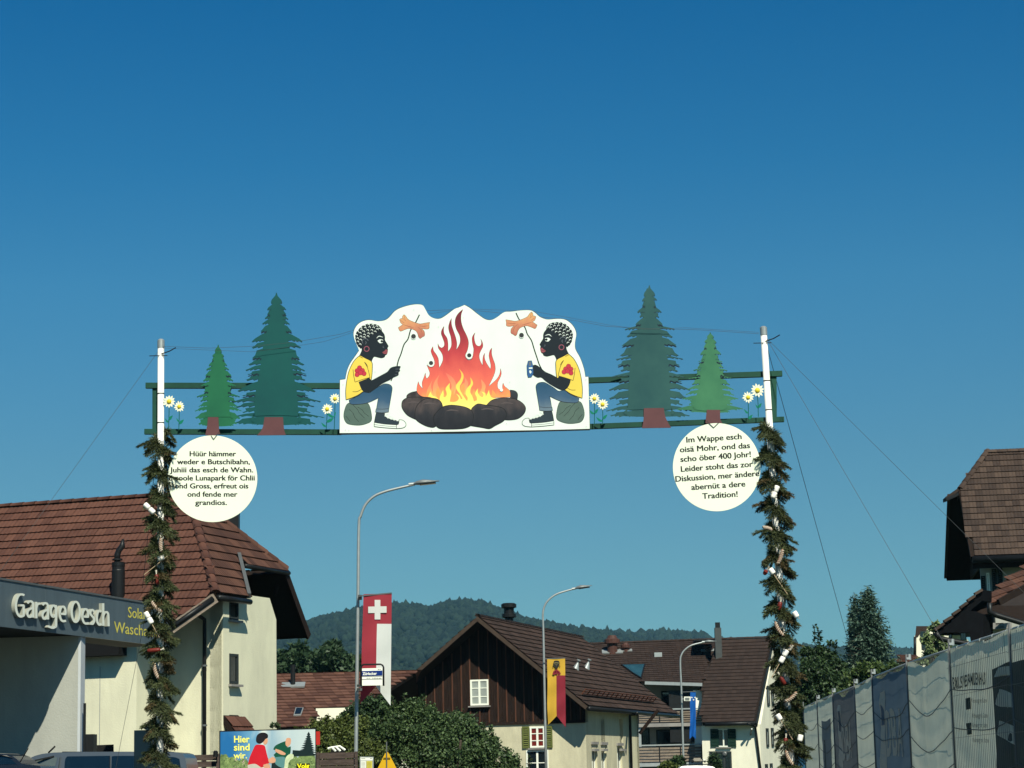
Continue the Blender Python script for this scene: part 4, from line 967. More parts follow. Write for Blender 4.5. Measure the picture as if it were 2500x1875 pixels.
# ---- picture board
wb=mat('board_white',(.74,.81,.74),.45,.03,3,stain=.07)
ink=mat('print_black',(.014,.017,.018),.5,.15,3)
edge_m=mat('board_edge',(.05,.06,.06),.7,.2,3)
fy=YA-.085
LAY=[0]
def zl():
    LAY[0]+=1; return fy-.00012*LAY[0]
def board():
    c=U(c6(1085,1150),fy); t=thing('picture_board',(c.x,fy,c.z),'white contour-cut board showing a campfire between two seated figures in yellow shirts','sign')
    out=[(32,1170),(35,718),(80,712),(95,640),(120,580),(165,515),(196,470),(178,425),(157,375),(150,320),(170,268),(215,228),(280,212),(350,222),(410,215),(450,190),(500,135),(560,105),(640,84),(700,80),(735,90),(757,125),(785,172),(830,198),(880,200),(930,172),(1000,120),(1040,105),(1085,85),(1130,110),(1200,165),(1260,205),(1310,212),(1360,188),(1420,146),(1480,141),(1560,131),(1640,130),(1680,150),(1720,185),(1780,207),(1850,203),(1920,205),(1970,230),(2010,275),(2028,330),(2018,400),(2022,460),(2060,530),(2092,620),(2105,692),(2130,690),(2142,1133)]
    pts=smoothpoly(tr(c6,out),True,4,50)
    mb=MB(); mb.prism([U(p,fy) for p in pts],V3((0,.018,0))); mb.build('panel',wb,t)
    mb=MB(); mb.prism([U((p[0]+.8*(1 if p[0]<1100 else -1)*-1,p[1]-1.0),fy+.02) for p in pts],V3((0,.02,0))); mb.build('panel_backing',edge_m,t)
    bar(t,'lower_edge',U(c6(32,1172),fy-.004),U(c6(1090,1165),fy-.004),.03,.018,ink); bar(t,'lower_edge',U(c6(1090,1164),fy-.005),U(c6(2142,1136),fy-.005),.03,.018,ink)
    def P(name,pts,m,sm=True,parent=t,corner=68,sub=4,**k):
        mb=MB(); plate(mb,pts,zl(),.00012,sm,corner,sub); return mb.build(name,m,parent,**k)
    def outline(pts,wd,parent,closed=True,name='outline',m=ink,corner=68):
        q=smoothpoly(pts,closed,4,corner); q=q+[q[0],q[1]] if closed else q
        mb=MB(); stroke(mb,q,wd,zl(),.00012,sm=False); return mb.build(name,m,parent)
    def S(lines,wd,m,parent,name,taper=False):
        mb=MB(); y=zl()
        for l in lines: stroke(mb,l,wd,y,.00012,taper)
        return mb.build(name,m,parent)
    zz=lambda y:U(c6(0,y),fy).z
    zF=lambda y:U(cF(700,y),fy).z
    stone_m=gradmat('print_stone',[(0,srgb(38,42,50)),(.45,srgb(52,54,60)),(.8,srgb(86,78,78)),(1,srgb(58,54,58))],zF(1590),zF(1150),noise_amt=.9,nscale=9)
    stone2=gradmat('print_stone_back',[(0,srgb(50,52,58)),(1,srgb(60,70,76))],zF(1250),zF(1090))
    fire_m=gradmat('print_fire',[(0,srgb(236,170,100)),(.14,srgb(236,128,98)),(.34,srgb(216,106,94)),(.58,srgb(190,76,80)),(.85,srgb(150,54,66)),(1,srgb(122,48,60))],zF(1240),zF(180),noise_amt=.34,nscale=7)
    fire_in=gradmat('print_flame_inner',[(0,srgb(244,190,110)),(.5,srgb(236,150,110)),(1,srgb(228,120,104))],zF(1240),zF(850),noise_amt=.5,nscale=9)
    yel_m=gradmat('print_flame_yellow',[(0,srgb(238,226,130)),(.4,srgb(244,220,110)),(1,srgb(240,182,92))],zF(1330),zF(860),noise_amt=.3)
    S6=[(1480,1100),(1540,1110),(1575,1150),(1570,1220),(1480,1210)]
    S1=[(170,1200),(180,1160),(230,1130),(300,1115),(330,1165),(400,1190),(500,1215),(400,1300),(200,1260)]
    S0=[(108,1280),(125,1230),(190,1195),(300,1190),(420,1190),(480,1200),(420,1240),(330,1290),(290,1370),(285,1475),(180,1420),(118,1340)]
    S2=[(275,1390),(300,1300),(370,1230),(450,1205),(540,1210),(600,1245),(625,1310),(610,1350),(550,1385),(515,1440),(515,1500),(545,1555),(500,1575),(400,1550),(290,1478)]
    S3=[(515,1430),(560,1370),(630,1312),(720,1292),(820,1298),(920,1320),(985,1357),(1015,1420),(1005,1500),(978,1552),(880,1588),(700,1596),(590,1588),(535,1545),(512,1480)]
    S4=[(990,1350),(1030,1300),(1080,1275),(1170,1290),(1320,1310),(1400,1340),(1432,1400),(1420,1460),(1380,1505),(1290,1552),(1220,1590),(1130,1577),(978,1552),(1010,1450)]
    S5=[(1185,1290),(1240,1235),(1330,1205),(1450,1200),(1560,1220),(1640,1270),(1676,1330),(1655,1400),(1580,1462),(1480,1480),(1400,1477),(1432,1400),(1400,1340),(1300,1308)]
    fp=[(300,1115),(303,1050),(318,992),(335,1040),(374,1084),(365,1010),(385,950),(408,882),(412,930),(425,957),(455,922),(462,880),(445,830),(425,785),(440,795),(465,810),(495,808),(517,785),(524,745),(512,700),(490,650),(478,600),(503,548),(510,600),(545,650),(570,700),(577,760),(582,822),(610,770),(628,720),(625,660),(600,610),(572,570),(565,513),(582,548),(610,567),(638,552),(648,510),(630,450),(608,390),(615,340),(645,290),(638,340),(647,390),(680,440),(693,500),(695,560),(692,614),(725,570),(738,520),(730,430),(708,360),(700,300),(715,240),(738,193),(737,260),(752,320),(780,400),(800,470),(806,530),(797,592),(830,540),(848,480),(840,410),(800,330),(783,260),(790,190),(825,130),(883,78),(860,150),(862,240),(890,330),(925,400),(950,470),(953,530),(938,600),(914,655),(920,695),(945,719),(975,719),(1000,695),(1013,640),(1018,580),(1005,520),(998,450),(1010,410),(1038,373),(1025,420),(1031,480),(1050,528),(1080,545),(1105,535),(1118,500),(1107,453),(1130,500),(1135,550),(1110,600),(1091,650),(1092,700),(1110,750),(1133,790),(1133,720),(1140,670),(1158,633),(1157,700),(1182,760),(1210,805),(1232,838),(1235,780),(1221,720),(1212,660),(1225,600),(1249,568),(1246,640),(1265,710),(1286,770),(1293,840),(1275,910),(1243,980),(1206,1055),(1260,1010),(1320,950),(1350,890),(1358,826),(1369,890),(1350,950),(1325,1000),(1320,1050),(1332,1086),(1352,1092),(1352,1118),(1370,1128),(1385,1112),(1383,1050),(1390,1010),(1412,1055),(1450,1085),(1480,1120),(1484,1190),(1200,1205),(900,1265),(620,1260),(480,1200),(380,1185),(330,1160)]
    for s,mm in ((S6,stone2),(S1,stone_m)): 
        o=P('stone',tr(cF,s),mm); outline(tr(cF,s),1.1,o)
    o=P('flames',tr(cF,fp),fire_m,corner=60); outline(tr(cF,fp),.75,o,m=mat('print_flame_edge',srgb(120,62,66),.5,.1),corner=60)
    # licking inner tongues
    for pts in ([(520,1190),(500,1080),(530,980),(590,900),(560,1000),(590,1090),(640,1180)],[(690,1180),(740,1060),(700,960),(660,880),(760,950),(800,1060),(760,1190)],[(880,1190),(860,1080),(905,1000),(900,930),(950,1010),(930,1100),(960,1190)],[(1060,1180),(1120,1080),(1110,960),(1170,1040),(1160,1120),(1200,1185)],[(420,1185),(430,1100),(470,1020),(500,960),(480,1060),(520,1180)]):
        P('flame_tongue',tr(cF,pts),fire_in,parent=o,corner=80)
    orange=[(425,1190),(430,1130),(450,1090),(475,1130),(510,1180),(550,1190),(540,1120),(570,1060),(590,1120),(600,1180),(700,1200),(740,1130),(770,1080),(765,1150),(790,1190),(860,1150),(850,1060),(890,1010),(905,1080),(895,1150),(960,1190),(1010,1130),(1020,1080),(1040,1130),(1090,1190),(1180,1180),(1250,1160),(1255,1095),(1290,1140),(1330,1190),(1200,1210),(900,1270),(620,1262),(480,1203)]
    P('flame_base',tr(cF,orange),mat('print_orange',srgb(236,160,96),.5,.08,6),parent=o,corner=60)
    yp=[(610,1310),(590,1240),(590,1190),(612,1140),(632,1100),(640,1150),(635,1180),(655,1195),(678,1160),(672,1120),(662,1085),(682,1050),(717,1010),(714,1070),(736,1130),(726,1190),(715,1248),(770,1252),(812,1235),(832,1205),(818,1175),(795,1145),(840,1175),(856,1220),(878,1205),(845,1150),(803,1095),(795,1040),(850,965),(862,900),(835,832),(882,890),(891,940),(872,1000),(845,1050),(848,1100),(882,1165),(935,1242),(942,1200),(915,1145),(932,1080),(980,1020),(976,938),(1006,990),(1008,1030),(982,1080),(976,1130),(1002,1180),(1022,1245),(1060,1230),(1056,1190),(1036,1140),(1072,1078),(1072,1130),(1094,1172),(1132,1190),(1142,1155),(1115,1118),(1160,1138),(1172,1190),(1190,1150),(1212,1098),(1222,1150),(1250,1195),(1330,1205),(1240,1240),(1180,1295),(990,1358),(800,1305)]
    P('flame_core',tr(cF,yp),yel_m,parent=o,corner=62)
    P('flame_core',tr(cF,[(440,1185),(470,1120),(500,1170),(560,1200),(620,1300),(560,1250),(490,1195)]),yel_m,parent=o,corner=60)
    for s in (S0,S2,S5,S4,S3): 
        o=P('stone',tr(cF,s),stone_m); outline(tr(cF,s),1.5,o)
        cx=sum(p[0] for p in s)/len(s); cy=min(p[1] for p in s)
        S([tr(cF,[(cx-90,cy+75),(cx-20,cy+60),(cx+70,cy+72)])],3.2,mat('print_stone_light',srgb(96,88,88),.5,.15,8),o,'highlight',True)
    # figures
    skin=mat('print_skin',srgb(30,42,50),.5,.06,3); hairm=mat('print_hair',srgb(24,34,42),.5,.1,3); yshirt=mat('print_shirt',srgb(224,200,92),.5,.05,3)
    lipm=mat('print_lip',srgb(150,84,92),.5,.05); pinkm=mat('print_earring',srgb(150,90,104),.5,.05); greym=mat('print_grey_line',srgb(110,116,124),.5,.05)
    bluej=gradmat('print_jeans',[(0,srgb(110,128,140)),(.35,srgb(66,98,124)),(.75,srgb(44,86,114)),(1,srgb(70,98,116))],zz(1000),zz(740),noise_amt=.5,nscale=5)
    berry=mat('print_berry',srgb(190,62,78),.5,.1,8); shoe=mat('print_shoe',srgb(52,66,74),.5,.12,5); seat=mat('print_rock',srgb(92,112,104),.5,.12,9)
    tan=gradmat('print_sausage',[(0,srgb(178,112,98)),(.5,srgb(204,146,110)),(1,srgb(214,172,116))],zz(370),zz(160),noise_amt=.8,nscale=12); brown=mat('print_brown',srgb(120,84,60),.5,.2,9)
    def figure(X,kind,label):
        """X maps traced coordinates of the left figure to pixels"""
        root=t
        def PP(name,pts,m,parent=root,o=1.0,**k):
            q=P(name,tr(X,pts),m,parent=parent,**k)
            if o: outline(tr(X,pts),o,q)
            return q
        PP('rock_seat',[(50,1280),(150,1272),(270,1275),(312,1310),(337,1420),(335,1490),(290,1525),(190,1550),(70,1540),(20,1510),(-4,1440),(10,1350)],seat)
        S([tr(X,l) for l in ([(60,1350),(110,1400),(130,1450),(180,1505)],[(110,1300),(160,1350),(190,1400),(250,1460)],[(165,1325),(220,1360),(250,1400),(305,1440)],[(20,1435),(50,1470),(75,1505)])],.9,ink,root,'rock_line')
        fig=PP('seated_figure',[(180,480),(235,410),(330,380),(440,385),(484,420),(500,460),(502,505),(525,545),(543,578),(532,600),(536,622),(534,650),(524,678),(505,692),(495,713),(460,725),(420,718),(372,708),(350,735),(335,772),(290,745),(240,715),(190,692),(214,640),(216,600),(188,560)],skin,o=.8)
        # hair with a bumpy outline
        base=[(140,470),(150,420),(185,370),(230,330),(290,308),(350,308),(400,318),(440,345),(462,390),(448,412),(400,412),(350,442),(310,475),(262,480),(228,520),(216,602),(182,585),(155,540)]
        hs=smoothpoly(base,True,4,400); hb=[]
        cx,cy=300,440
        for i,(x,y) in enumerate(hs):
            a=1+.035*abs(math.sin(i*.9)); hb.append((cx+(x-cx)*a,cy+(y-cy)*a))
        ho=P('hair',tr(X,hb),hairm,parent=fig,sm=False)
        lines=[]
        for r,row in enumerate([[(205,355),(250,330),(300,318),(350,322),(400,338),(432,368)],[(165,400),(210,378),(258,357),(310,348),(360,352),(405,372)],[(150,445),(195,418),(240,400),(288,385),(338,385),(380,402)],[(165,485),(205,462),(248,440),(296,424),(340,425)],[(168,525),(202,502),(245,472),(292,460)],[(195,558)]]):
            for (x,y) in row: lines.append(tr(X,[(x-15,y+1),(x-2,y-9),(x+12,y-4),(x+15,y+12)]))
        S(lines,1.5,wb,ho,'hair_curl',True)
        S([tr(X,[(232,545),(222,515),(240,490),(275,488),(298,512)]),tr(X,[(262,520),(272,535),(262,555)])],1.2,greym,fig,'ear')
        mb=MB(); q=[(277+30*math.cos(a*.3),612+30*math.sin(a*.3)) for a in range(22)]; stroke(mb,tr(X,q),2.0,zl(),.00012,sm=False); mb.build('earring',pinkm,fig)
        S([tr(X,[(398,482),(430,456),(480,470)])],1.9,wb,fig,'eyebrow',True)
        P('eye',tr(X,[(410,513),(438,495),(478,500),(474,535),(440,542)]),wb,parent=fig); P('iris',circ(X(462,518),2.9,12),ink,parent=fig)
        P('lips',tr(X,[(466,652),(495,638),(512,618),(530,624),(536,645),(525,672),(492,674)]),lipm,parent=fig); S([tr(X,[(466,652),(500,652),(532,648)])],.7,ink,fig,'mouth_line')
        S([tr(X,[(480,575),(478,595),(492,600)])],.9,greym,fig,'nose_line')
        j=PP('jeans',[(60,1240),(170,1190),(240,1140),(310,1150),(370,1110),(450,1060),(500,1040),(560,1050),(590,1085),(585,1150),(568,1250),(545,1385),(470,1395),(392,1388),(408,1280),(420,1215),(350,1250),(285,1275),(200,1290),(85,1290)],bluej,parent=fig)
        PP('jeans_cuff',[(392,1348),(470,1352),(552,1343),(546,1388),(470,1396),(386,1390)],bluej,parent=fig,sm=False)
        sh=PP('shoe',[(395,1395),(500,1402),(502,1440),(560,1472),(640,1492),(672,1505),(668,1545),(500,1535),(370,1515),(382,1450)],shoe,parent=fig)
        PP('shoe_sole',[(370,1515),(500,1535),(645,1545),(645,1590),(500,1580),(370,1565)],wb,parent=fig,o=1.3,sm=False); PP('shoe_toe',[(675,1482),(720,1487),(755,1520),(757,1558),(720,1582),(645,1590),(645,1547),(668,1535)],wb,parent=fig,o=1.3)
        S([tr(X,[(372,1540),(500,1557),(640,1568)])],.9,ink,fig,'sole_line'); S([tr(X,l) for l in ([(500,1440),(518,1418),(545,1412)],[(535,1465),(560,1440),(582,1440)],[(575,1480),(590,1458),(604,1458)],[(612,1490),(622,1470),(630,1468)],[(650,1500),(654,1482),(660,1478)])],1.9,wb,fig,'lace')
        shirt=PP('shirt',[(195,690),(262,726),(338,770),(347,850),(334,992),(300,1030),(215,1060),(215,1105),(240,1132),(170,1180),(90,1215),(24,1237),(20,1130),(32,1010),(62,880),(122,760)],yshirt,parent=fig,o=1.5)
        S([tr(X,[(180,700),(230,725)]),tr(X,[(105,1137),(160,1136),(210,1110)]),tr(X,[(250,772),(290,830),(318,968)]),tr(X,[(110,865),(118,940),(135,1020)])],1.2,ink,shirt,'seam')
        if kind=='stick':
            arm=[(180,1018),(310,968),(334,1002),(450,940),(530,895),(572,845),(640,825),(692,825),(690,843),(680,860),(686,880),(668,900),(668,930),(640,947),(600,965),(560,992),(500,1020),(440,1055),(370,1112),(310,1145),(250,1140),(212,1098),(195,1060)]
            PP('arm',arm,skin,parent=fig,o=.6); S([tr(X,l) for l in ([(630,860),(682,858)],[(632,893),(670,893)],[(622,930),(655,930)])],.8,greym,fig,'finger_line')
        else:
            arm=[cR(*p) for p in [(550,912),(692,955),(678,1020),(642,1080),(590,1100),(530,1080),(440,1030),(380,990),(320,940),(270,940),(218,908),(207,860),(208,800),(230,782),(262,788),(310,820),(370,870),(450,905),(530,950)]]
            o=P('arm',arm,skin,parent=fig); outline(arm,.6,o)
            cm=mat('print_can',srgb(60,104,150),.4,.3,14); can=[cR(*p) for p in [(152,732),(196,728),(205,760),(212,790),(218,850),(218,895),(192,938),(152,942),(140,900),(135,795)]]
            o=P('drink_can',can,cm,parent=fig,sm=False); outline(can,.7,o,corner=10); P('can_label',[cR(*p) for p in [(160,815),(205,812),(208,830),(162,832)]],wb,parent=o,sm=False); P('can_label',[cR(*p) for p in [(175,845),(198,870),(180,895),(165,870)]],wb,parent=o,sm=False); P('can_top',[cR(*p) for p in [(160,742),(190,740),(192,790),(164,800)]],greym,parent=o,sm=False)
        sl=PP('sleeve',[(112,862),(150,800),(240,790),(300,850),(318,965),(230,990),(135,1022)],yshirt,parent=fig,o=0); S([tr(X,[(110,865),(118,940),(135,1020),(225,988),(318,962),(290,850),(252,775)])],1.2,ink,sl,'sleeve_line')
        for (x,y) in ((190,845),(160,880),(225,878),(160,928),(245,915),(203,905)): q=P('shirt_berry',circ(X(x,y),5.6,14),berry,parent=fig,sm=False); outline(circ(X(x,y),5.6,10),.7,q,m=mat('print_berry_edge',srgb(120,40,52),.5,.1))
        return fig
    LAY[0]=8
    figure(cL,'stick','')
    LAY[0]=8
    figure(lambda x,y:(lambda p:(2265.9-p[0],p[1]-4))(cL(x,y)),'can','')
    def stick(X,pts,low):
        S([tr(X,pts)],2.9,ink,t,'roasting_stick')
        if low: S([tr(X,low)],2.4,ink,t,'roasting_stick')
    def sausage(X):
        sp=[(665,352),(722,312),(695,292),(680,250),(702,238),(718,240),(716,215),(735,190),(762,215),(790,252),(860,284),(930,304),(990,295),(1052,285),(1045,320),(1042,362),(1000,370),(950,360),(985,400),(988,450),(960,468),(935,487),(915,468),(900,420),(870,385),(800,362),(742,378),(690,396)]
        o=P('sausage',tr(X,sp),tan,corner=80); outline(tr(X,sp),.8,o,m=brown,corner=80)
        S([tr(X,l) for l in ([(725,240),(760,270)],[(720,312),(790,335),(860,355)],[(900,340),(945,380),(960,440)],[(920,330),(980,335),(1040,325)],[(735,200),(750,250)],[(690,260),(740,295)])],1.3,mat('print_cut',srgb(160,104,84),.5,.1),o,'cut_line',True)
    LAY[0]=2
    stick(cL,[(925,192),(905,235),(885,275),(850,340),(815,385),(785,490),(735,560),(700,670),(668,750),(648,832)],[(605,955),(590,975),(575,1008)])
    sausage(cL)
    LAY[0]=2
    stick(c6,[(1520,152),(1545,205),(1595,275),(1615,330),(1650,385),(1672,455),(1700,540),(1715,585),(1740,635)],None)
    sausage(lambda x,y:(lambda p:(2283.9-p[0],p[1]-6.5))(cL(x,y)))
    LAY[0]=62
    for (x,y) in (c6(655,350),c6(1566,340),c6(1125,510),c6(803,575),c6(1397,802)):
        r=5.9 if y<860 else 5.2
        if (x,y)==c6(1397,802): P('hole_rim',circ((x,y),4.0,14),wb,sm=False); continue
        P('hole_rim',circ((x,y+1),r+ (3.2 if y>860 else .6),16),wb,sm=False)
        P('bolt_hole',circ((x,y),r,16),mat('hole_shade',(.05,.055,.055),.8,.4,20),sm=False)
    for (x,y) in ((658,125),(60,757),(80,1140),(110,1142),(808,1142),(1075,193),(1468,735),(2112,1110),(2110,715),(1440,1085),(865,270),(330,650)): P('screw',circ(c6(x,y),.9,8),mat('screw_grey',(.42,.44,.42),.5,.1),sm=False)
board()
# ---- painted spruce cutouts
def spruce(apex,base_y,tips,inner,cx,col,dark,trunk,label,YY,seed,scale):
    rnd=random.Random(seed); a=U((cx,base_y),YY); t=thing('spruce_cutout',(a.x,YY,a.z),label,'tree cutout','painted spruce cutouts on the arch')
    n=len(tips)
    def half(sg,i):
        """outline of one bough on one side, from the trunk line out along its top, to the tip, and back along the toothed lower edge"""
        hw,y=tips[i]; hw*=(1.02,.94,.86)[i%3]; ty=y+rnd.uniform(-1,1); tx=hw*rnd.uniform(.95,1.05); ph,py=tips[i-1] if i else (1.0,apex[1])
        last=i>=n-4; ix=tx*inner[i]*(.78 if not last else .9); droop=0 if last else min(.20*(tx-ix),6)
        up=[(0,py-2 if i else apex[1]),(ph*.35,py-1.5),(ph*.62+tx*.12,py+(ty-py)*.25),(tx*.86,ty-(ty-py)*.30),(tx,ty)]
        lo_=[]; nt=1 if tx-ix<7 else (2 if tx-ix<18 else 3)
        for k in range(nt):
            f=(k+.5)/(nt+.2); lx=tx+(ix-tx)*f; ly=ty-droop*f+1.6*f; amp=(1.6+scale*.7*f)*rnd.uniform(.7,1.25)
            lo_+= [(lx+(tx-ix)*.30/nt,ly-.3),(lx+(tx-ix)*.12/nt,ly+amp)]
        lo_+= [(ix,ty-droop+2.0),(ix*.5,ty-droop*.5+3.2),(0,ty+3.5)]
        return [(cx+sg*a,b) for a,b in up+lo_]
    for i in range(n):
        r_=half(1,i); l_=half(-1,i); poly=r_+l_[::-1][1:-1]; yy=YY-.018+i*.0003
        if i==0: poly=r_+l_[::-1][1:-1]
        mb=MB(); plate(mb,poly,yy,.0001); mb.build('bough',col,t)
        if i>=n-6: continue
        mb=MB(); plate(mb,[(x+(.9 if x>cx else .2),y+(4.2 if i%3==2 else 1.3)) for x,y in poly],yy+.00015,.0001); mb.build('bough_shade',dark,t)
    core=[(apex[0],apex[1]+6)]+[(cx+tips[i][0]*.50,tips[i][1]-2) for i in range(1,n-2,3)]+[(cx+tips[n-4][0]*.52,base_y-5),(cx-tips[n-4][0]*.52,base_y-5)]+[(cx-tips[i][0]*.50,tips[i][1]-2) for i in range(1,n-2,3)][::-1]
    mb=MB(); plate(mb,smoothpoly(core,True,3,400),YY-.0186,.0002); mb.build('backing_board',col,t)
    mb=MB(); plate(mb,tr(lambda x,y:(x,y),trunk),YY-.030,.018,True,corner=40); mb.build('trunk',mat('trunk_paint',srgb(104,72,74),.6,.12,5),t)
    return t
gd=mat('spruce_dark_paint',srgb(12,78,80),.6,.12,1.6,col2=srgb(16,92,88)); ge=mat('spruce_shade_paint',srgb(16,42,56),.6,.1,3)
gl_=mat('spruce_green_paint',srgb(30,98,74),.6,.12,1.6,col2=srgb(42,116,82)); gw=mat('spruce_worn_paint',srgb(34,80,84),.6,.12,1.6,col2=srgb(58,100,96)); gs=mat('spruce_pale_paint',srgb(44,102,80),.6,.12,1.6,col2=srgb(76,132,98))
def tp5(cx,L_): return [((x-cx)/2.675,680+y/2.675) for x,y in L_]
big=tp5(925,[(960,160),(990,200),(1000,232),(1003,262),(1022,298),(1042,345),(1092,412),(1100,452),(1114,522),(1108,560),(1137,598),(1152,628),(1118,662),(1192,738),(1186,768),(1217,806),(1208,838),(1195,875),(1228,906),(1215,945),(1122,950),(1020,950),(975,935)])
inn=[.7,.72,.74,.72,.55,.45,.72,.42,.68,.38,.75,.62,.42,.70,.60,.82,.68,.62,.78,.74,.78,.70,.95]
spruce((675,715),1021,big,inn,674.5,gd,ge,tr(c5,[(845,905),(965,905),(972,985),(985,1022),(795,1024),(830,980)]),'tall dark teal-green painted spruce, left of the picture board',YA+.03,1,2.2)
sm=tp5(541,[(562,478),(582,505),(590,530),(600,568),(622,595),(642,632),(636,668),(664,700),(648,742),(680,770),(672,800),(700,835),(690,868),(705,912),(690,948),(640,955),(575,955)])
inn2=[.6,.7,.6,.72,.5,.72,.55,.76,.45,.72,.60,.80,.66,.76,.72,.8,.9]
spruce((532.5,842),1023,sm,inn2,532.5,gl_,ge,tr(c5,[(475,905),(543,905),(548,990),(556,1012),(510,1026),(458,1022),(470,960)]),'small bright green painted spruce nearest the left pole',YA-.0,2,1.6)
def tp7(cx,L_): return [((x-cx)/2.633,670+y/2.633) for x,y in L_]
bigr=tp7(450,[(485,135),(500,165),(503,200),(527,240),(515,272),(556,325),(605,352),(612,400),(652,458),(640,520),(686,545),(684,585),(640,622),(708,660),(690,690),(715,742),(722,800),(705,840),(740,880),(735,908),(640,905),(560,905),(520,890)])
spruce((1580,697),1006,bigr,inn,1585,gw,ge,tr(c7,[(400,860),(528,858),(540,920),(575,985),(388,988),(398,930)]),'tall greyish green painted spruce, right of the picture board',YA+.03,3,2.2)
smr=tp7(828,[(850,405),(868,435),(876,468),(895,512),(890,545),(920,560),(912,598),(950,615),(935,650),(965,668),(960,705),(1000,742),(985,775),(1015,800),(1000,835),(1030,865),(960,880)])
spruce((1730,812),1005,smr,inn2,1734,gs,ge,tr(c7,[(805,870),(890,870),(892,930),(905,955),(850,965),(796,955)]),'small pale green painted spruce nearest the right pole',YA,4,1.6)
# ---- daisies
def daisy(cx,cy,r,stem_b,leaf,label,rot=0,top=False):
    Y=YA-.03; c=U((cx,cy),Y); t=thing('daisy_cutout',(c.x,Y,c.z),label,'flower','daisy cutouts on the arch')
    s=r/F*Y; mb=MB(); st=mat('stem_green',srgb(20,100,92),.5,.1,4)
    b=U(stem_b,Y+.01); mb.tube([U((cx,cy+r*.7),Y+.01),U(((cx+stem_b[0])/2+.4,(cy+stem_b[1])/2),Y+.01),b],.006,6); mb.build('stem',st,t)
    pm=mat('petal_white',(.80,.80,.62),.5,.04,3)
    for k in range(12):
        a=rot+2*math.pi*k/12; u=V3((math.cos(a),0,math.sin(a))); q=V3((-math.sin(a),0,math.cos(a))); rr=s*random.uniform(.92,1.08)
        o=c+V3((0,-.004*(k%2),0)); P=[o+u*(s*.25)+q*s*.07,o+u*(s*.25)-q*s*.07,o+u*(rr*.7)-q*s*.155,o+u*rr,o+u*(rr*.7)+q*s*.155]
        mb=MB(); mb.prism(P,V3((0,.006,0))); mb.build('petal',pm,t)
    mb=MB(); prof=[(s*.36*math.cos(x),s*.20*math.sin(x)) for x in [i*math.pi/2/5 for i in range(6)]]; mb.lathe(c+V3((0,-.006,0)),prof,axis=V3((0,-1,0)),n=14); mb.build('flower_centre',mat('daisy_yellow',srgb(220,200,70),.5,.1,5),t,smooth=True)
    for (lx,ly,rx,ry) in leaf:
        p=smoothpoly([(stem_b[0],ly+ (9)),(stem_b[0]+(lx-stem_b[0])*.5-2,ly+3),(lx,ly),(stem_b[0]+(lx-stem_b[0])*.65,ly+9),(stem_b[0]+(lx-stem_b[0])*.2,ly+12)],True,3); mb=MB(); plate(mb,p,Y-.01,.006); mb.build('leaf',mat('leaf_paint',srgb(14,122,98),.45,.1,4),t)
daisy(*c5(222,803),16.5,c5(218,985),[(402,1020,0,0),(422,1014,0,0)],'large daisy beside the left pole, upper of the two',0)
daisy(*c5(288,836),14,c5(285,985),[(430,1018,0,0),(449,1024,0,0)],'smaller daisy right of the large one by the left pole',.2)
daisy(*c5(1254,852),14,c5(1248,985),[(784,1031,0,0),(815,1020,0,0)],'daisy between the dark spruce and the picture board, lower one',.1)
daisy(*c5(1305,785),13.5,c5(1300,985),[(797,1008,0,0),(820,1006,0,0)],'upper daisy touching the left edge of the picture board',.3)
daisy(*c7(82,798),13.5,c7(82,965),[(1438,1000,0,0),(1461,998,0,0)],'daisy touching the right edge of the picture board',.15)
daisy(*c7(135,835),14,c7(135,960),[(1455,1018,0,0),(1483,1012,0,0)],'lower daisy just right of the picture board, beside the worn spruce',0)
daisy(*c7(1070,790),14.5,c7(1072,925),[(1816,998,0,0),(1838,1012,0,0)],'smaller daisy between the pale spruce and the right pole',.1)
daisy(*c7(1130,745),17.5,c7(1136,915),[(1844,985,0,0),(1860,984,0,0)],'large daisy leaning against the right pole',.2)
# ---- round verse boards
def disc(cx,cy,rx,ry,lines,cropf,cap,label,Y):
    c=U((cx,cy),Y); t=thing('verse_board',(c.x,Y,c.z),label,'sign','round verse boards under the arch'); pts=circ((cx,cy),rx,72,ry)
    mb=MB(); mb.prism([U(p,Y) for p in pts],V3((0,.02,0))); mb.build('panel',mat('verse_cream',(.79,.83,.69),.45,.02,2,stain=.05),t)
    for body,x0,y0,x1,y1 in lines:
        mb=MB()
        for q,dx in enumerate((-.6,0,.6)): A_=cropf(x0,y0); B_=cropf(x1,y1); linetext(mb,body,(A_[0]+dx,A_[1]),(B_[0]+dx,B_[1]),cap,Y-.003-.0003*q,.0002,0)
        mb.build('lettering',ink,t)
    mb=MB(); 
    return t,mb
t,mb=disc(518.8,1168.8,109.3,105.8,[("Hüür hämmer",357,1160,658,1160),("weder e Butschibahn,",275,1212,748,1212),("Juhiii das esch de Wahn.",228,1265,770,1265),("E coole Lunapark för Chlii",222,1318,780,1318),("ond Gross, erfreut ois",260,1370,738,1370),("ond fende mer",342,1424,667,1424),("grandios.",393,1478,598,1478)],c5,12.2,'round cream verse board beginning Hüür hämmer, hanging by the left pole',YA-.09)
for a,b in ((c5(495,1025),c5(512,1050)),(c5(512,1050),c5(550,1000))): stroke(mb,[a,b],1.4,YA-.1,.004)
mb.build('hanger',edge_m,t)
t,mb=disc(1749.8,1140.6,107,107.6,[("Im Wappe esch",675,1080,1028,1057),("oisä Mohr, ond das",633,1143,1082,1115),("scho öber 400 Johr!",637,1205,1088,1172),("Leider stoht das zor",640,1268,1100,1235),("Diskussion, mer ändere",605,1332,1142,1295),("abernüt a dere",707,1385,1052,1362),("Tradition!",778,1442,1003,1428)],c7,13.4,'round cream verse board beginning Im Wappe esch, hanging by the right pole',YA-.09)
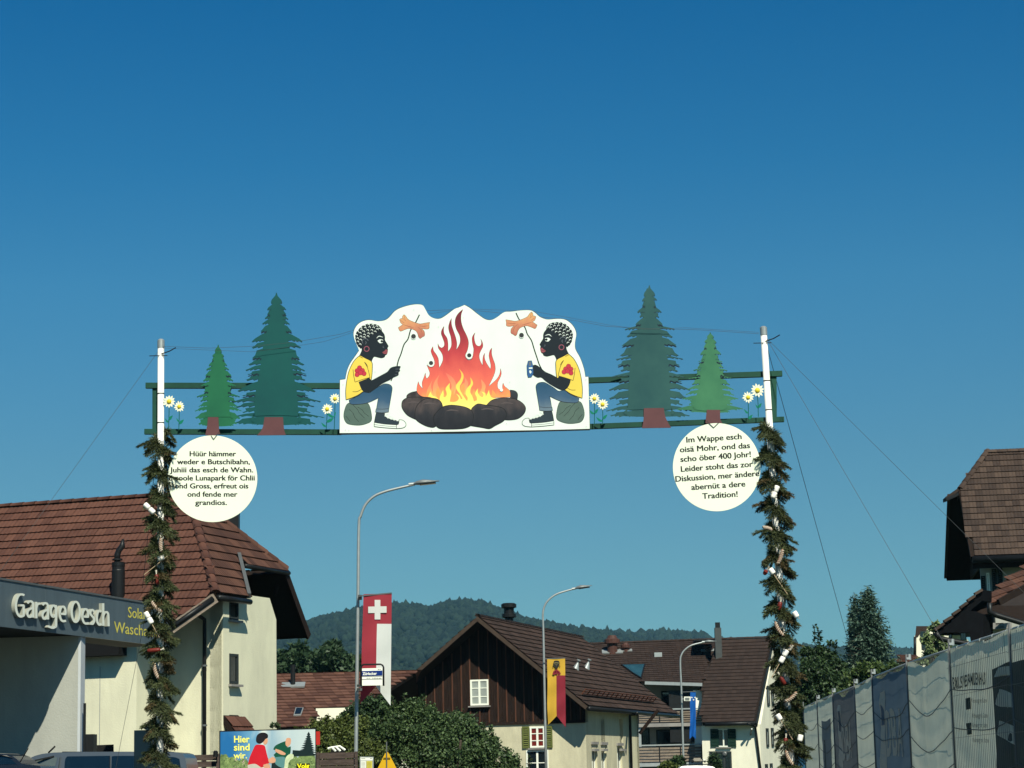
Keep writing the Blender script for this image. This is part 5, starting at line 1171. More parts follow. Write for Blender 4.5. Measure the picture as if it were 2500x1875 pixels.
for a,b in ((c7(803,942),c7(848,985)),(c7(848,985),c7(882,952))): stroke(mb,[a,b],1.4,YA-.1,.004)
mb.build('hanger',edge_m,t)
# ---- garlands of fir sprigs
def sprigmesh(m,seed):
    rnd=random.Random(seed); mb=MB(); L_=.235
    def blade(p,d,l,wd):
        a=V3((rnd.uniform(-1,1),rnd.uniform(-1,1),rnd.uniform(-1,1))); q=d.cross(a); q=q.normalized()*wd/2 if q.length>1e-4 else V3((wd/2,0,0))
        mb.add([p-q,p+q,p+d*l],[(0,1,2)])
    def twig(p0,d,l):
        n=int(l/.0085); mb.add([p0-V3((.002,0,0)),p0+V3((.002,0,0)),p0+d*l],[(0,1,2)])
        for i in range(n):
            p=p0+d*(l*i/n)
            for k in range(4):
                q=V3((rnd.uniform(-1,1),rnd.uniform(-1,1),rnd.uniform(-1,1))).normalized(); v=(d*.85+q*.75).normalized(); blade(p,v,rnd.uniform(.024,.040),.0085)
    d0=V3((0,1,0)); twig(V3((0,0,0)),d0,L_)
    for s,f,l in ((-1,.12,.13),(1,.2,.14),(-1,.36,.12),(1,.46,.12),(-1,.60,.09),(1,.70,.07)): twig(d0*(L_*f),V3((s*.62,.8,rnd.uniform(-.25,.1))).normalized(),l)
    return mb.mesh('sprig',m)
nA_=mat('needles_dark',(.030,.042,.022),.6,.4,8,col2=(.105,.122,.055),island=.6); nB=mat('needles_brownish',(.070,.058,.028),.6,.4,8,col2=(.16,.125,.06),island=.6); nC=mat('needles_green',(.042,.060,.026),.6,.4,8,col2=(.135,.155,.072),island=.6)
SP=[sprigmesh(nA_,1),sprigmesh(nC,2),sprigmesh(nB,3),sprigmesh(nA_,4),sprigmesh(nC,5)]
def garland(top,G,z0,label,seed,phase):
    rnd=random.Random(seed); ax=(top-G).normalized(); t=thing('fir_garland',(G.x,G.y,z0),label,'garland','fir garlands wound round the arch poles')
    zt=top.z; z1=.25; pitch=.36; n=172; rope=MB(); rp_=[]
    for i in range(n):
        f=i/(n-1); f=f*.80/.88 if f<.88 else .80+(f-.88)/.12*.20; z=zt-(zt-z1)*f; c=G+ax*(z/ax.z); a=phase+2*math.pi*(zt-z)/pitch; u=V3((math.cos(a),math.sin(a),0)); p=c+u*.075; rp_.append(p)
        for k in range(2 if i%4 else 1):
            b=a+rnd.uniform(-1.0,1.0); o=V3((math.cos(b),math.sin(b),0)); d=(o*rnd.uniform(.6,1.15)+Z*rnd.uniform(-1.7,-.25)).normalized()
            x=d.cross(Z).normalized(); y=d; zz=x.cross(y); s=rnd.uniform(.85,1.25); M=Matrix((x*s,y*s,zz*s)).transposed().to_4x4(); M.translation=p+Z*rnd.uniform(-.04,.04)
            link('sprig',SP[rnd.choice((0,0,1,1,2,3,4))],t,M)
    rg=np.random.default_rng(seed); K=26000; core=MB(); vs=[];fs=[]
    for i in range(K):
        u=rg.random()*(n-2); j=int(u); p=rp_[j]+(rp_[j+1]-rp_[j])*(u-j); d=V3(rg.normal(size=3)); d=d.normalized(); d=(d+Z*-.35+(p-(G+ax*(p.z/ax.z))).normalized()*.35).normalized(); q=d.cross(V3(rg.normal(size=3))).normalized()*.0055; p=p+d*rg.uniform(0,.06)
        b=len(vs); vs+=[p-q,p+q,p+d*rg.uniform(.04,.085)]; fs.append((b,b+1,b+2))
    core.add(vs,fs); core.build('needle_core',nC,t,kind='stuff')
    rope.tube(rp_,.012,6); rope.build('rope',mat('rope_brown',(.08,.06,.035),.8,.3,20),t)
axL=(TL-GL).normalized(); axR=(TR-GR).normalized()
zL=U((392,1048),YA).z; zR=U((1880,1030),YA).z
garland(GL+axL*(zL/axL.z),GL,.2,'fir garland with marshmallows wound round the left arch pole',3,.4)
garland(GR+axR*(zR/axR.z),GR,.2,'fir garland with sausages wound round the right arch pole',4,2.2)
# ---- things hung in the garlands
def mallow(p,q,ends,label,n=2):
    Y=YA-.20; A=U(p,Y); B=U(q,Y); d=(B-A).normalized(); t=thing('marshmallow_skewer',tuple(A),label,'marshmallows','marshmallow skewers in the garlands')
    a=U(ends[0],Y); b=U(ends[1],Y); mb=MB(); mb.tube([a,b],.006,6); mb.build('stick',mat('stick_wood',(.42,.33,.22),.7,.2,8),t)
    for c in ((A,B) if n==2 else (A,)):
        mb=MB(); mb.lathe(c-d*.045,[(.028,0),(.036,.006),(.038,.02),(.038,.07),(.036,.084),(.028,.09)],axis=d,n=14); mb.build('marshmallow',mat('marshmallow',(.82,.80,.74),.7,.03,5),t,smooth=True)
def sausage(p,q,bend,label):
    Y=YA-.20; A=U(p,Y); B=U(q,Y); d=B-A; k=d.normalized().cross(V3((0,1,0))); pts=[A+d*f+k*(bend*math.sin(math.pi*f)) for f in [i/8 for i in range(9)]]
    mb=MB(); mb.tube(pts,[.010,.022,.026,.027,.027,.027,.026,.022,.010],10); t=mb.build('net_sausage',mat('sausage_brown',(.17,.085,.05),.5,.35,25,col2=(.38,.26,.19)),None,smooth=True,label=label,cat='sausage',group='netted sausages in the garlands')
    mb=MB()
    for i in range(1,8):
        c=pts[i]; e=(pts[i+1]-pts[i-1]).normalized(); mb.lathe(c-e*.003,[(.0295,0),(.0295,.006)],axis=(e+k*.5).normalized(),n=10)
    mb.build('netting',mat('net_white',(.62,.58,.48),.6,.1,9),t)
def redroll(p,q,label):
    Y=YA-.19; A=U(p,Y); B=U(q,Y); d=(B-A).normalized(); l=(B-A).length; t=thing('red_sausage',tuple(A),label,'sausage','red sausages in the garlands')
    mb=MB(); mb.lathe(A,[(.014,0),(.028,.015),(.031,.05),(.031,l-.05),(.028,l-.015),(.013,l)],axis=d,n=12); mb.build('casing',mat('red_casing',(.17,.030,.022),.4,.2,9),t,smooth=True)
    mb=MB(); mb.tube([A-d*.05+Z*.01,A-d*.01,A+d*.01],[.016,.008,.012],6); mb.build('string_end',mat('net_white',(.62,.58,.48)),t)
mallow((358.6,1235.6),(371,1247.4),((352,1229),(384,1260)),'skewer with two marshmallows just below the left verse board')
mallow(c1(722,907),c1(738,936),(c1(714,893),c1(782,1018)),'two marshmallows in front of the yellow Waschanlage lettering')
mallow(c1(790,627),c1(805,622),(c1(708,710),c1(822,618)),'short white marshmallow on a long bare stick, left pole beside the flue',1)
sausage(c1(790,530),c1(793,600),-.01,'netted sausage hanging level with the flue cowl on the left pole')
sausage(c1(742,838),c1(796,892),-.02,'netted sausage slanting right above the Garage fascia on the left pole')
sausage(c1(755,1140),c1(778,1222),-.015,'netted sausage on the left pole in front of the cream wall')
redroll(c1(768,708),c1(774,760),'red sausage high on the left pole in front of the roof tiles')
redroll(c1(788,1078),c1(722,1084),'red sausage lying level on the left pole below the fascia')
mallow(cw(0,0) if False else c7(1252,1378),c7(1236,1418),(c7(1262,1362),c7(1226,1438)),'white marshmallows just below the right verse board')
mallow(cg(207,478),cg(220,496),(cg(190,455),cg(305,622)),'marshmallow with long stick on the right pole against open sky',1)
mallow(cg(289,970),cg(268,1010),(cg(300,948),cg(205,1120)),'two marshmallows on the right pole in front of the brown roof edge')
mallow(cg(250,1355),cg(258,1368),(cg(240,1338),cg(332,1490)),'marshmallow over a white pole stretch, right pole beside the white wall',1)
mallow(cg(378,1480),cg(375,1495),(cg(384,1462),cg(372,1505)),'single marshmallow hanging out to the right, low on the right pole',1)
mallow(cg(350,738),cg(356,748),(cg(338,722),cg(372,765)),'small marshmallow sticking out right above the conifer, right pole',1)
sausage(cg(150,215),cg(212,232),.01,'netted sausage lying level, highest on the right pole')
sausage(cg(272,345),cg(238,440),.015,'netted sausage slanting down left on the upper right pole')
sausage(cg(228,780),cg(282,868),-.025,'curved netted sausage on the right pole at the hill line')
sausage(cg(330,920),cg(308,955),.0,'short brown sausage just above two marshmallows, right pole')
sausage(cg(356,1202),cg(284,1262),.02,'netted sausage slanting down left beside the white wall, right pole')
sausage(cg(292,1555),cg(338,1645),-.02,'netted sausage lowest on the right pole')
redroll(cg(178,470),cg(160,500),'small red sausage at the left edge of the right pole garland')
redroll(cg(260,662),cg(248,714),'red sausage on the right pole against the sky')
redroll(cg(256,1108),cg(288,1160),'red sausage in front of the brown roof edge, right pole')
redroll(cg(292,1480),cg(288,1524),'red sausage near the foot of the right pole in view')
# ================================================================== street lamps
def lamp(path,head,Y,r0,r1,label,hd):
    P=[U(p,Y) for p in path]; d=(P[1]-P[0]).normalized(); G=P[0]-d*(P[0].z/d.z)
    t=thing('street_lamp',(G.x,G.y,0),label,'street lamp','curved street lamps along the road')
    sp=smoothpoly([(p.x,p.z) for p in P],False,4,400); Q=[G]+[V3((x,Y,z)) for x,z in sp]; n=len(Q)
    Ls=[0]; 
    for a,b in zip(Q,Q[1:]): Ls.append(Ls[-1]+(b-a).length)
    mb=MB(); mb.tube(Q,[r0+(r1-r0)*l/Ls[-1] for l in Ls],12); mb.build('pole',galv,t,smooth=True)
    mb=MB(); mb.lathe(G,[(r0*1.5,0),(r0*1.5,.5),(r0*1.05,.55)]); mb.build('base_sleeve',galv,t)
    a=U(head[0],Y); b=U(head[1],Y); e=(b-a).normalized(); u=V3((0,1,0)).cross(e); u=u if u.z>0 else -u; l=(b-a).length
    mb=MB(); prof=[(0,.30),(.12,.7),(.35,1.0),(.55,.8),(.85,.5),(1,.32)]; vs=[];fs=[]
    for f,wd in prof:
        c=a+e*(l*f); hw=.15*wd; 
        up=hd*(.55 if f<.6 else .35)*wd
        for (y,z) in ((-1,0),(-.7,.75),(0,1),(.7,.75),(1,0),(.6,-.45*(1 if f<.6 else .3)),(-.6,-.45*(1 if f<.6 else .3))): vs.append(c+V3((0,1,0))*(y*hw)+u*(z*up))
    k=7
    for i in range(len(prof)-1):
        for j in range(k): fs.append((i*k+j,i*k+(j+1)%k,(i+1)*k+(j+1)%k,(i+1)*k+j))
    fs+=[tuple(range(k)),tuple(range((len(prof)-1)*k,len(prof)*k))]; mb.add(vs,fs); h=mb.build('lamp_head',mat('lamp_grey',(.22,.24,.24),.45,.1,4,metal=.3),t,smooth=True)
    mb=MB(); mb.box(a+e*l*.55-u*hd*.22,(l*.62,.18,.03),(e,V3((0,1,0)),u)); mb.build('light_panel',mat('lamp_lens',(.02,.022,.022),.2,.1),h)
    mb=MB(); mb.lathe(a-e*.12,[(r1*1.35,0),(r1*1.35,.16)],axis=e); mb.build('socket',galv,t)
    return t
lamp(tr(cl,[(82,2150),(97,1000),(103,480),(116,400),(150,320),(210,262),(285,230),(380,205),(490,180)]),(cl(485,176),cl(665,156)),56,.052,.030,'tall near street lamp carrying the red and white flag','.' and .16)
lamp(tr(cl,[(1406,1900),(1392,1200),(1388,1095),(1400,1030),(1432,983),(1482,947),(1545,925),(1620,905)]),(cl(1612,906),cl(1732,887)),90,.060,.034,'middle street lamp carrying the yellow and red flag before the barn',.18)
lamp(tr(cH,[(615,1635),(592,850),(579,520),(595,430),(640,372),(710,330),(840,298)]),(cH(835,297),cH(972,290)),132,.066,.045,'farthest street lamp, before the white house with the blue flag',.2)
# ================================================================== flags
def flag(t,cn,split,notch,Y,cols,hemcol,seed,fold=.04):
    """cn: TL,TR,BR tip,BL tip pixels; split: fraction of height of the square head; cols: head,left,right"""
    TL_,TR_,BR,BL=cn; rnd=random.Random(seed); nx,ny=14,44; vs=[];fs=[];mi=[]
    for j in range(ny+1):
        v=j/ny
        for i in range(nx+1):
            u=i/nx; nv=notch+(1-notch)*abs(2*u-1)   # swallow tail
            vv=v if v<=split else split+(v-split)*(nv-split)/(1-split)
            lx=TL_[0]+(BL[0]-TL_[0])*vv; rx=TR_[0]+(BR[0]-TR_[0])*vv; yl=TL_[1]+(BL[1]-TL_[1])*vv; yr=TR_[1]+(BR[1]-TR_[1])*vv
            lx+=math.sin(vv*9+seed)*1.0*vv
            dep=fold*(.2+vv)*(math.sin(u*6.3+vv*4+seed)+.5*math.sin(vv*17+u*3+seed*2))
            vs.append(U((lx+(rx-lx)*u,yl+(yr-yl)*u),Y+dep))
    def idx(i,j): return j*(nx+1)+i
    mbs=[MB(),MB(),MB()]
    sp=round(split*ny)
    names=('cloth_head','cloth_left','cloth_right')
    for q,mb in enumerate(mbs):
        sel=[]
        for j in range(ny):
            for i in range(nx):
                z=0 if j<sp else (1 if i<nx//2 else 2)
                if z==q: sel.append((idx(i,j),idx(i+1,j),idx(i+1,j+1),idx(i,j+1)))
        used=sorted({a for f in sel for a in f}); mp={a:i for i,a in enumerate(used)}
        mb.add([vs[a] for a in used],[tuple(mp[a] for a in f) for f in sel]); mb.build(names[q],cols[q],t,smooth=True)
    return vs,nx,ny
red=mat('flag_red',(.38,.055,.075),.8,.08,3,trans=.25); whitec=mat('flag_white',(.70,.72,.68),.8,.04,3,trans=.25); yel=mat('flag_yellow',(.62,.40,.06),.8,.06,3,trans=.2); blue=mat('flag_blue',(.012,.13,.42),.8,.08,3,trans=.2); crim=mat('flag_crimson',(.28,.035,.055),.8,.08,3,trans=.2)
a=U(cA(890,320),55.8); t=thing('flag',tuple(a),'swallow-tailed red and white flag with a white cross on the near lamp','flag','swallow-tailed flags on the street lamps')
flag(t,(cA(782,318),cA(1000,311),cA(991,1178),cA(757,1162)),.265,.835,55.8,(red,red,whitec),None,1,.03)
mb=MB(); 
mb.prism([U(cA(*p),55.775) for p in ((868,362),(912,362),(912,412),(960,411),(960,461),(912,462),(912,513),(868,513),(868,463),(818,464),(818,414),(868,413))],V3((0,.004,0)))
mb.build('white_cross',whitec,t)
bar(t,'flag_rod',U(cA(742,333),55.8),U(cA(1000,309),55.8),.03,.03,metal_grey); mb=MB(); mb.box(U(cA(755,343),55.85),(.09,.1,.12)); mb.build('bracket',metal_dark,t)
a=U(cf(400,145),89.8); t=thing('flag',tuple(a),'swallow-tailed yellow and red flag with a dark head and red berries emblem','flag','swallow-tailed flags on the street lamps')
flag(t,(cf(215,146),cf(577,138),cf(592,1542),cf(225,1490)),.26,.85,89.8,(yel,yel,crim),None,5,.05)
mb=MB(); mb.prism([U(p,89.765) for p in smoothpoly(tr(cf,[(345,215),(370,190),(435,190),(462,215),(465,265),(445,300),(430,318),(432,345),(368,345),(372,318),(350,300),(338,260)]),True,3)],V3((0,.004,0))); 
for s in (-1,1): stroke(mb,tr(cf,[(400+s*58,285),(400+s*74,300),(400+s*66,322),(400+s*50,312)]),1.0,89.765,.003)
mb.build('head_emblem',mat('emblem_dark',(.035,.035,.03),.8,.1,5),t)
mb=MB(); stroke(mb,tr(cf,[(348,240),(400,232),(455,240)]),1.6,89.755,.002); stroke(mb,tr(cf,[(400,262),(398,290)]),.8,89.755,.002); stroke(mb,tr(cf,[(370,262),(385,262)]),.9,89.755,.002); stroke(mb,tr(cf,[(415,262),(430,262)]),.9,89.755,.002); mb.build('emblem_line',mat('emblem_grey',(.25,.22,.10),.8,.1,5),t)
mb=MB()
for (x,y) in ((402,395),(365,415),(440,415),(350,450),(402,440),(460,450)): mb.prism([U(p,89.76) for p in circ(cf(x,y),3.4,10)],V3((0,.004,0)))
mb.build('berry_emblem',crim,t)
bar(t,'flag_rod',U(cf(160,152),89.8),U(cf(580,137),89.8),.03,.03,metal_grey)
a=U(cH(715,835),131.8); t=thing('flag',tuple(a),'long narrow blue flag with three white stars in front of the balconies','flag','swallow-tailed flags on the street lamps')
flag(t,(cH(686,836),cH(745,834),cH(748,1350),cH(682,1345)),.26,.93,131.8,(blue,blue,blue),None,3,.05)
mb=MB()
for (x,y) in ((704,897),(738,897),(722,922)):
    c=cH(x,y); st=[(c[0]+(2.4 if k%2==0 else 1.1)*math.sin(k*math.pi/5),c[1]-(2.4 if k%2==0 else 1.1)*math.cos(k*math.pi/5)) for k in range(10)]; mb.prism([U(p,131.76) for p in st],V3((0,.01,0)))
mb.build('star',paint_white,t); bar(t,'flag_rod',U(cH(598,838),131.8),U(cH(745,832),131.8),.04,.04,metal_grey)
a=U(cH(655,912),131.6); t=thing('street_sign',tuple(a),'small white sign plate on the farthest lamp beside the blue flag','sign'); slab(t,'plate',[U(cH(*p),131.6) for p in ((620,888),(690,888),(690,934),(620,934))],V3((0,.03,0)),paint_white); bar(t,'clamp',U(cH(596,912),131.7),U(cH(625,912),131.7),.05,.05,galv)
for y in (900,911,922): mb=MB(); stroke(mb,tr(cH,[(630,y),(680,y)]),1.0,131.57,.004); mb.build('printed_line',metal_grey,t)
# ================================================================== bus stop sign
Y=55.4; a=U(cZ(540,900),Y); t=thing('bus_stop_sign',tuple(a),'white and blue bus stop sign reading Zürlacker on the near lamp post','sign')
blm=mat('sign_blue',(.010,.040,.19),.4,.08,3); S_=lambda x,y:U(cZ(x,y),Y)
pipe(t,'frame',[S_(238,1045),S_(240,540),S_(262,492),S_(310,470),S_(760,462),S_(820,490),S_(845,545),S_(846,1045)],.022,metal_dark)
slab(t,'panel',[S_(265,575),S_(812,560),S_(812,1028),S_(265,1038)],V3((0,.04,0)),paint_white)
slab(t,'name_band',[U(cZ(262,645),Y-.004),U(cZ(814,630),Y-.004),U(cZ(814,765),Y-.004),U(cZ(262,780),Y-.004)],V3((0,.003,0)),blm)
mb=MB(); linetext(mb,'Zürlacker',cZ(280,752),cZ(664,742),6.3,Y-.008,.002,.03); mb.build('lettering',paint_white,t)
mb=MB(); 
for x0,y0,x1,y1 in ((265,788,812,780),(268,870,812,858)): stroke(mb,[cZ(x0,y0),cZ(x1,y1)],1.0,Y-.006,.002)
linetext(mb,'Bus  Richtung Zentrum',cZ(385,838),cZ(780,832),2.6,Y-.006,.002,.0) if False else None
for (x0,x1) in ((385,440),(450,490),(530,560),(575,640),(650,700),(715,780)): stroke(mb,[cZ(x0,834),cZ(x1,832)],1.0,Y-.006,.002)
stroke(mb,[cZ(690,597),cZ(720,596)],1.4,Y-.006,.002); stroke(mb,[cZ(735,595),cZ(770,594)],1.0,Y-.006,.002)
mb.build('small_print',metal_grey,t)
for y in (1040,1140): bar(t,'clamp',U(cZ(150,y),Y+.3),U(cZ(240,y),Y),.05,.06,metal_grey)
# ================================================================== vehicles
def profile_car(name,label,cat,Y,body,wins,col,wheels,depth=1.8,roofm=None,extra=None,xshift=0):
    """body: side outline in pixels at distance Y; the far side is depth metres behind"""
    P=[U(p,Y) for p in body]; zmin=.32; x0=min(p.x for p in P); x1=max(p.x for p in P)
    t=thing(name,((x0+x1)/2,Y+depth/2,0),label,cat)
    P=[V3((p.x,Y,p.z)) for p in P]; lo_=[V3((x1,Y,zmin)),V3((x0,Y,zmin))]
    poly=P+lo_; zt=max(p.z for p in P)
    def ins(p): 
        f=max(0,(p.z-1.0)/(zt-1.0)) if zt>1 else 0; return .16*f
    n=len(poly); near=[V3((p.x,Y+ins(p),p.z)) for p in poly]; far=[V3((p.x,Y+depth-ins(p),p.z)) for p in poly]
    mb=MB(); tri=tessellate_polygon([poly]); fs=[tuple(a) for a in tri]+[tuple(i+n for i in a) for a in tri]+[(i,i+n,(i+1)%n+n,(i+1)%n) for i in range(n)]
    mb.add(near+far,fs); b=mb.build('body',col,t)
    bm=bmesh.new(); bm.from_mesh(b.data); bmesh.ops.recalc_face_normals(bm,faces=bm.faces); bm.to_mesh(b.data); bm.free()
    for k,(wp,gm) in enumerate(wins):
        W=[U(p,Y) for p in smoothpoly(wp,True,3,50)]; W=[V3((p.x,Y+ins(p)-.008,p.z)) for p in W]
        mb=MB(); mb.prism(W,V3((0,.006,0))); mb.build('window',gm,t)
    for wx in wheels:
        for yy in (Y+.02,Y+depth-.24):
            mb=MB(); mb.lathe(V3((wx,yy,.33)),[(.22,0),(.33,.02),(.34,.06),(.34,.18),(.33,.22)],axis=V3((0,1,0)),n=22); w_=mb.build('wheel',black_m,t,smooth=False)
            mb=MB(); mb.lathe(V3((wx,yy-.012,.33)),[(.05,0),(.21,.0),(.22,.02)],axis=V3((0,1,0)),n=18); mb.build('rim',galv,w_)
    return t,Y
silver=mat('van_silver',(.16,.18,.19),.28,.06,2,metal=.75,spec=.6)
Yv=45.6
body=[(20,1875),(30,1872),(38,1866),(50,1862),(66,1852),(82,1845),(100,1840),(128,1837),(195,1835.5),(282,1835),(400,1835.5),(432,1836.5),(443,1840),(450,1850),(453,1866),(456,1900),(456,1930),(-100,1935),(-112,1915),(-104,1890),(-40,1880)]
tint=glassmat('van_tint',(.008,.014,.018))
t,_=profile_car('van','silver grey van with dark tinted rear windows parked at the garage','van',Yv,body,
 [([cB(300,770),cB(370,725),(93,1851.5),(133,1848.5),(136.5,1850),(131,1875),(64,1875)],glassmat('van_front_glass',(.10,.12,.11))),
  ([(155,1875),(156,1854),(161,1846.5),(266,1845),(267,1875)],tint),([(270,1875),(270,1848),(276,1845.5),(330,1845.5),(352,1850),(372,1858),(376,1875)],tint),([(384,1875),(384,1849),(420,1848),(436,1853),(440,1875)],tint)],
 silver,[U((-40,1950),Yv).x+.2,U((385,1950),Yv).x],1.85)
Uv=lambda x,y,Y=Yv:U((x,y),Y)
bar(t,'side_trim',U((66,1861),Yv-.01),U((132,1846.5),Yv+.14),.03,.03,metal_dark); bar(t,'roof_rail',U(cB(700,630),Yv+.2),U(cB(1960,632),Yv+.2),.03,.03,metal_dark)
bar(t,'door_seam',U((268.5,1846),Yv+.11),U((268.5,1900),Yv-.004),.012,.01,black_m,up=V3((1,0,0))); bar(t,'door_pillar',U((146,1848),Yv+.1),U((138,1900),Yv-.004),.10,.012,silver,up=V3((1,0,0)))
pipe(t,'antenna',[Uv(118,1838,46.5),Uv(134.5,1822,46.5)],.018,black_m); mb=MB(); mb.box(Uv(100.5,1859.5,Yv+.5),(.15,.03,.06)); mb.build('mirror',black_m,t)
t,_=profile_car('parked_car','dark car with grey roof at the left edge in front of the van','car',42.5,
 [(-130,1870),(-110,1850),(-80,1842),(-20,1839.5),(10,1840.5),(25,1845),(38,1854),(49,1864),(60,1867),(94,1870),(99,1880),(104,1910),(-190,1910),(-180,1890)],
 [([(-60,1868),(-45,1850),(5,1848),(20,1852),(38,1865)],tint)],mat('car_dark',(.012,.018,.03),.25,.1,3,metal=.3,spec=.7),[U((-130,1950),42.5).x,U((60,1950),42.5).x],1.75)
slab(t,'roof_panel',[U((-78,1840.5),42.8),U((-20,1838.3),42.8),U((10,1839.2),42.8),U((25,1843.8),42.7),U((36,1852),42.65),U((24,1848),42.6),U((5,1844),42.6),U((-45,1845),42.6)],V3((0,1.2,0)),mat('car_roof_grey',(.22,.22,.20),.4,.08,3,metal=.2))
pipe(t,'antenna',[U(cB(212,765),42.7),U(cB(318,585),42.7)],.010,black_m)
t,_=profile_car('parked_car','white estate car with a loaded roof rack below the white house','car',118,
 [(1655,1885),(1660,1876),(1664,1871.5),(1672,1870),(1700,1869.2),(1730,1870),(1742,1872),(1748,1877),(1754,1888),(1757,1905),(1640,1905),(1642,1892)],
 [([(1664,1884),(1668,1876),(1698,1875),(1698,1884)],tint),([(1702,1884),(1702,1875),(1736,1875.5),(1746,1884)],tint)],mat('car_white',(.72,.74,.70),.3,.04,2,spec=.6),[U((1660,1950),118).x+.3,U((1740,1950),118).x-.2],1.8)
for y in (118.4,119.3): bar(t,'roof_rack',U((1668,1866.5),y),U((1740,1866),y),.05,.05,metal_dark)
for x_ in (1672,1700,1735): bar(t,'rack_foot',U((x_,1871),118.4),U((x_,1866),118.4),.05,.05,metal_dark,up=V3((0,1,0)))
k=thing('roof_luggage',tuple(U(cH(770,1590),118.6)),'small bundle of luggage strapped on the white car roof','luggage')
for (x0,y0,x1,y1,m_) in ((690,1560,730,1605,metal_dark),(712,1548,815,1600,mat('bundle_grey',(.30,.28,.24),.8,.2,9)),(815,1560,862,1592,paint_white),(828,1575,868,1600,metal_dark)):
    a=U(cH(x0,y1),118.5); b=U(cH(x1,y0),118.5); mb=MB(); mb.box((a+b)/2+V3((0,.25,0)),(b.x-a.x,.5,b.z-a.z)); o=mb.build('bundle',m_,k)
    bm=bmesh.new(); bm.from_mesh(o.data); bmesh.ops.bevel(bm,geom=bm.edges[:],offset=.07,segments=2,affect='EDGES'); bm.to_mesh(o.data); bm.free()
# ================================================================== billboard
Y=52; a=U(cC(630,500),Y); t=thing('billboard',(a.x,Y,0),'poster billboard reading Hier sind wir with two people in a garden','billboard')
B_=lambda x,y,d=0:U(cC(x,y),Y-d)
slab(t,'panel',[B_(112,152),B_(1155,122),B_(1160,720),B_(112,760)],V3((0,.10,0)),metal_dark)
skym=gradmat('poster_sky',[(0,srgb(190,206,206)),(.35,srgb(150,178,190)),(.62,srgb(90,146,182)),(1,srgb(40,110,160))],B_(1150,300).x,B_(120,300).x,noise_amt=.55,nscale=1.7,horiz=True)
skym=gradmat('poster_sky2',[(0,srgb(40,112,164)),(.30,srgb(110,160,188)),(.42,srgb(214,220,212)),(.6,srgb(150,176,188)),(1,srgb(198,208,204))],B_(120,300).x,B_(1150,300).x,noise_amt=.8,nscale=1.3,horiz=True)
def PL(name,pts,m,d,sm=True,par=None):
    mb=MB(); q=smoothpoly(tr(cC,pts),True,3) if sm else tr(cC,pts); mb.prism([U(p,Y-d) for p in q],V3((0,.0012,0))); return mb.build(name,m,par or t)
PL('poster_background',[(124,163),(1148,134),(1150,715),(124,750)],skym,.003,False)
gm=mat('poster_green',srgb(70,92,60),.5,.3,9,col2=srgb(150,170,110)); dk=mat('poster_dark_green',srgb(28,48,48),.5,.2,9)
PL('poster_foliage',[(124,430),(150,410),(190,405),(215,440),(260,430),(300,455),(330,470),(370,450),(420,480),(430,560),(420,740),(124,745)],gm,.005)
PL('poster_foliage',[(840,470),(900,400),(960,440),(1010,400),(1070,385),(1140,400),(1149,470),(1149,715),(800,720),(830,560)],gm,.005)
tree=[(1078,160)]
for k,y in enumerate(range(180,400,24)):
    tree+= [(1078+18+k*8,y+14),(1078+8+k*4,y+18)]
tree+=[(1145,400),(1145,420),(900,430),(905,360)]
for k,y in list(enumerate(range(180,360,24)))[::-1]: tree+=[(1078-8-k*6,y+18),(1078-20-k*11,y+12)]
rnd_=random.Random(4)
for nm_,cc_,kk in (('poster_leaves',srgb(168,186,128),90),('poster_blossom',srgb(206,170,176),26),('poster_dark_leaves',srgb(44,66,44),80)):
    mb=MB()
    for q in range(kk):
        x=rnd_.choice((rnd_.uniform(135,420),rnd_.uniform(850,1135))) if nm_!='poster_blossom' else rnd_.uniform(280,420); y=rnd_.uniform(440,590); s=rnd_.uniform(4,11); a_=rnd_.uniform(0,3.1)
        P_=[cC(x+s*math.cos(a_+b_)*f_,y+s*math.sin(a_+b_)*f_) for b_,f_ in ((0,1),(1.57,.45),(3.14,1),(4.71,.45))]; mb.prism([U(p,Y-.0062-.00001*q) for p in P_],V3((0,.0001,0)))
    mb.build(nm_,mat(nm_,cc_,.5,.15,9),t,kind='stuff')
PL('poster_tree',tree,dk,.006,False)
skn=mat('poster_skin',srgb(206,160,130),.5,.08,9)
PL('poster_woman_face',[(585,230),(615,225),(635,240),(632,280),(610,300),(590,290)],skn,.008); PL('poster_woman_hair',[(510,260),(515,210),(545,178),(595,170),(635,190),(636,225),(610,240),(595,262),(560,288),(530,285)],mat('poster_hair',srgb(38,34,38),.5,.2,9),.009)
PL('poster_red_jumper',[(500,310),(540,300),(600,310),(618,370),(640,450),(665,465),(655,495),(600,530),(560,545),(420,520),(440,440),(470,370)],mat('poster_red',srgb(196,36,52),.5,.08,5),.008)
PL('poster_hand',[(640,460),(690,430),(720,455),(715,490),(680,500),(650,495)],skn,.009); PL('poster_trousers',[(420,520),(500,508),(560,545),(600,552),(600,740),(420,740)],mat('poster_beige',srgb(190,186,174),.5,.06,9),.009); PL('poster_hand',[(585,520),(640,505),(665,535),(650,560),(600,560)],skn,.010)
PL('poster_man_head',[(832,245),(850,228),(880,232),(888,260),(878,300),(850,325),(828,300)],skn,.008); PL('poster_green_jumper',[(695,350),(720,310),(790,275),(830,262),(850,330),(885,320),(880,390),(850,430),(800,470),(730,450),(700,410),(740,370)],mat('poster_jumper',srgb(22,88,66),.5,.1,5),.0075)
PL('poster_arm',[(720,345),(780,365),(830,395),(820,412),(770,405),(715,372)],skn,.009); PL('poster_jeans',[(700,440),(800,430),(830,460),(820,530),(790,552),(720,510)],mat('poster_denim',srgb(96,140,140),.5,.1,7),.0085); PL('poster_shadow',[(680,480),(720,490),(790,540),(780,740),(660,740)],dk,.0082)
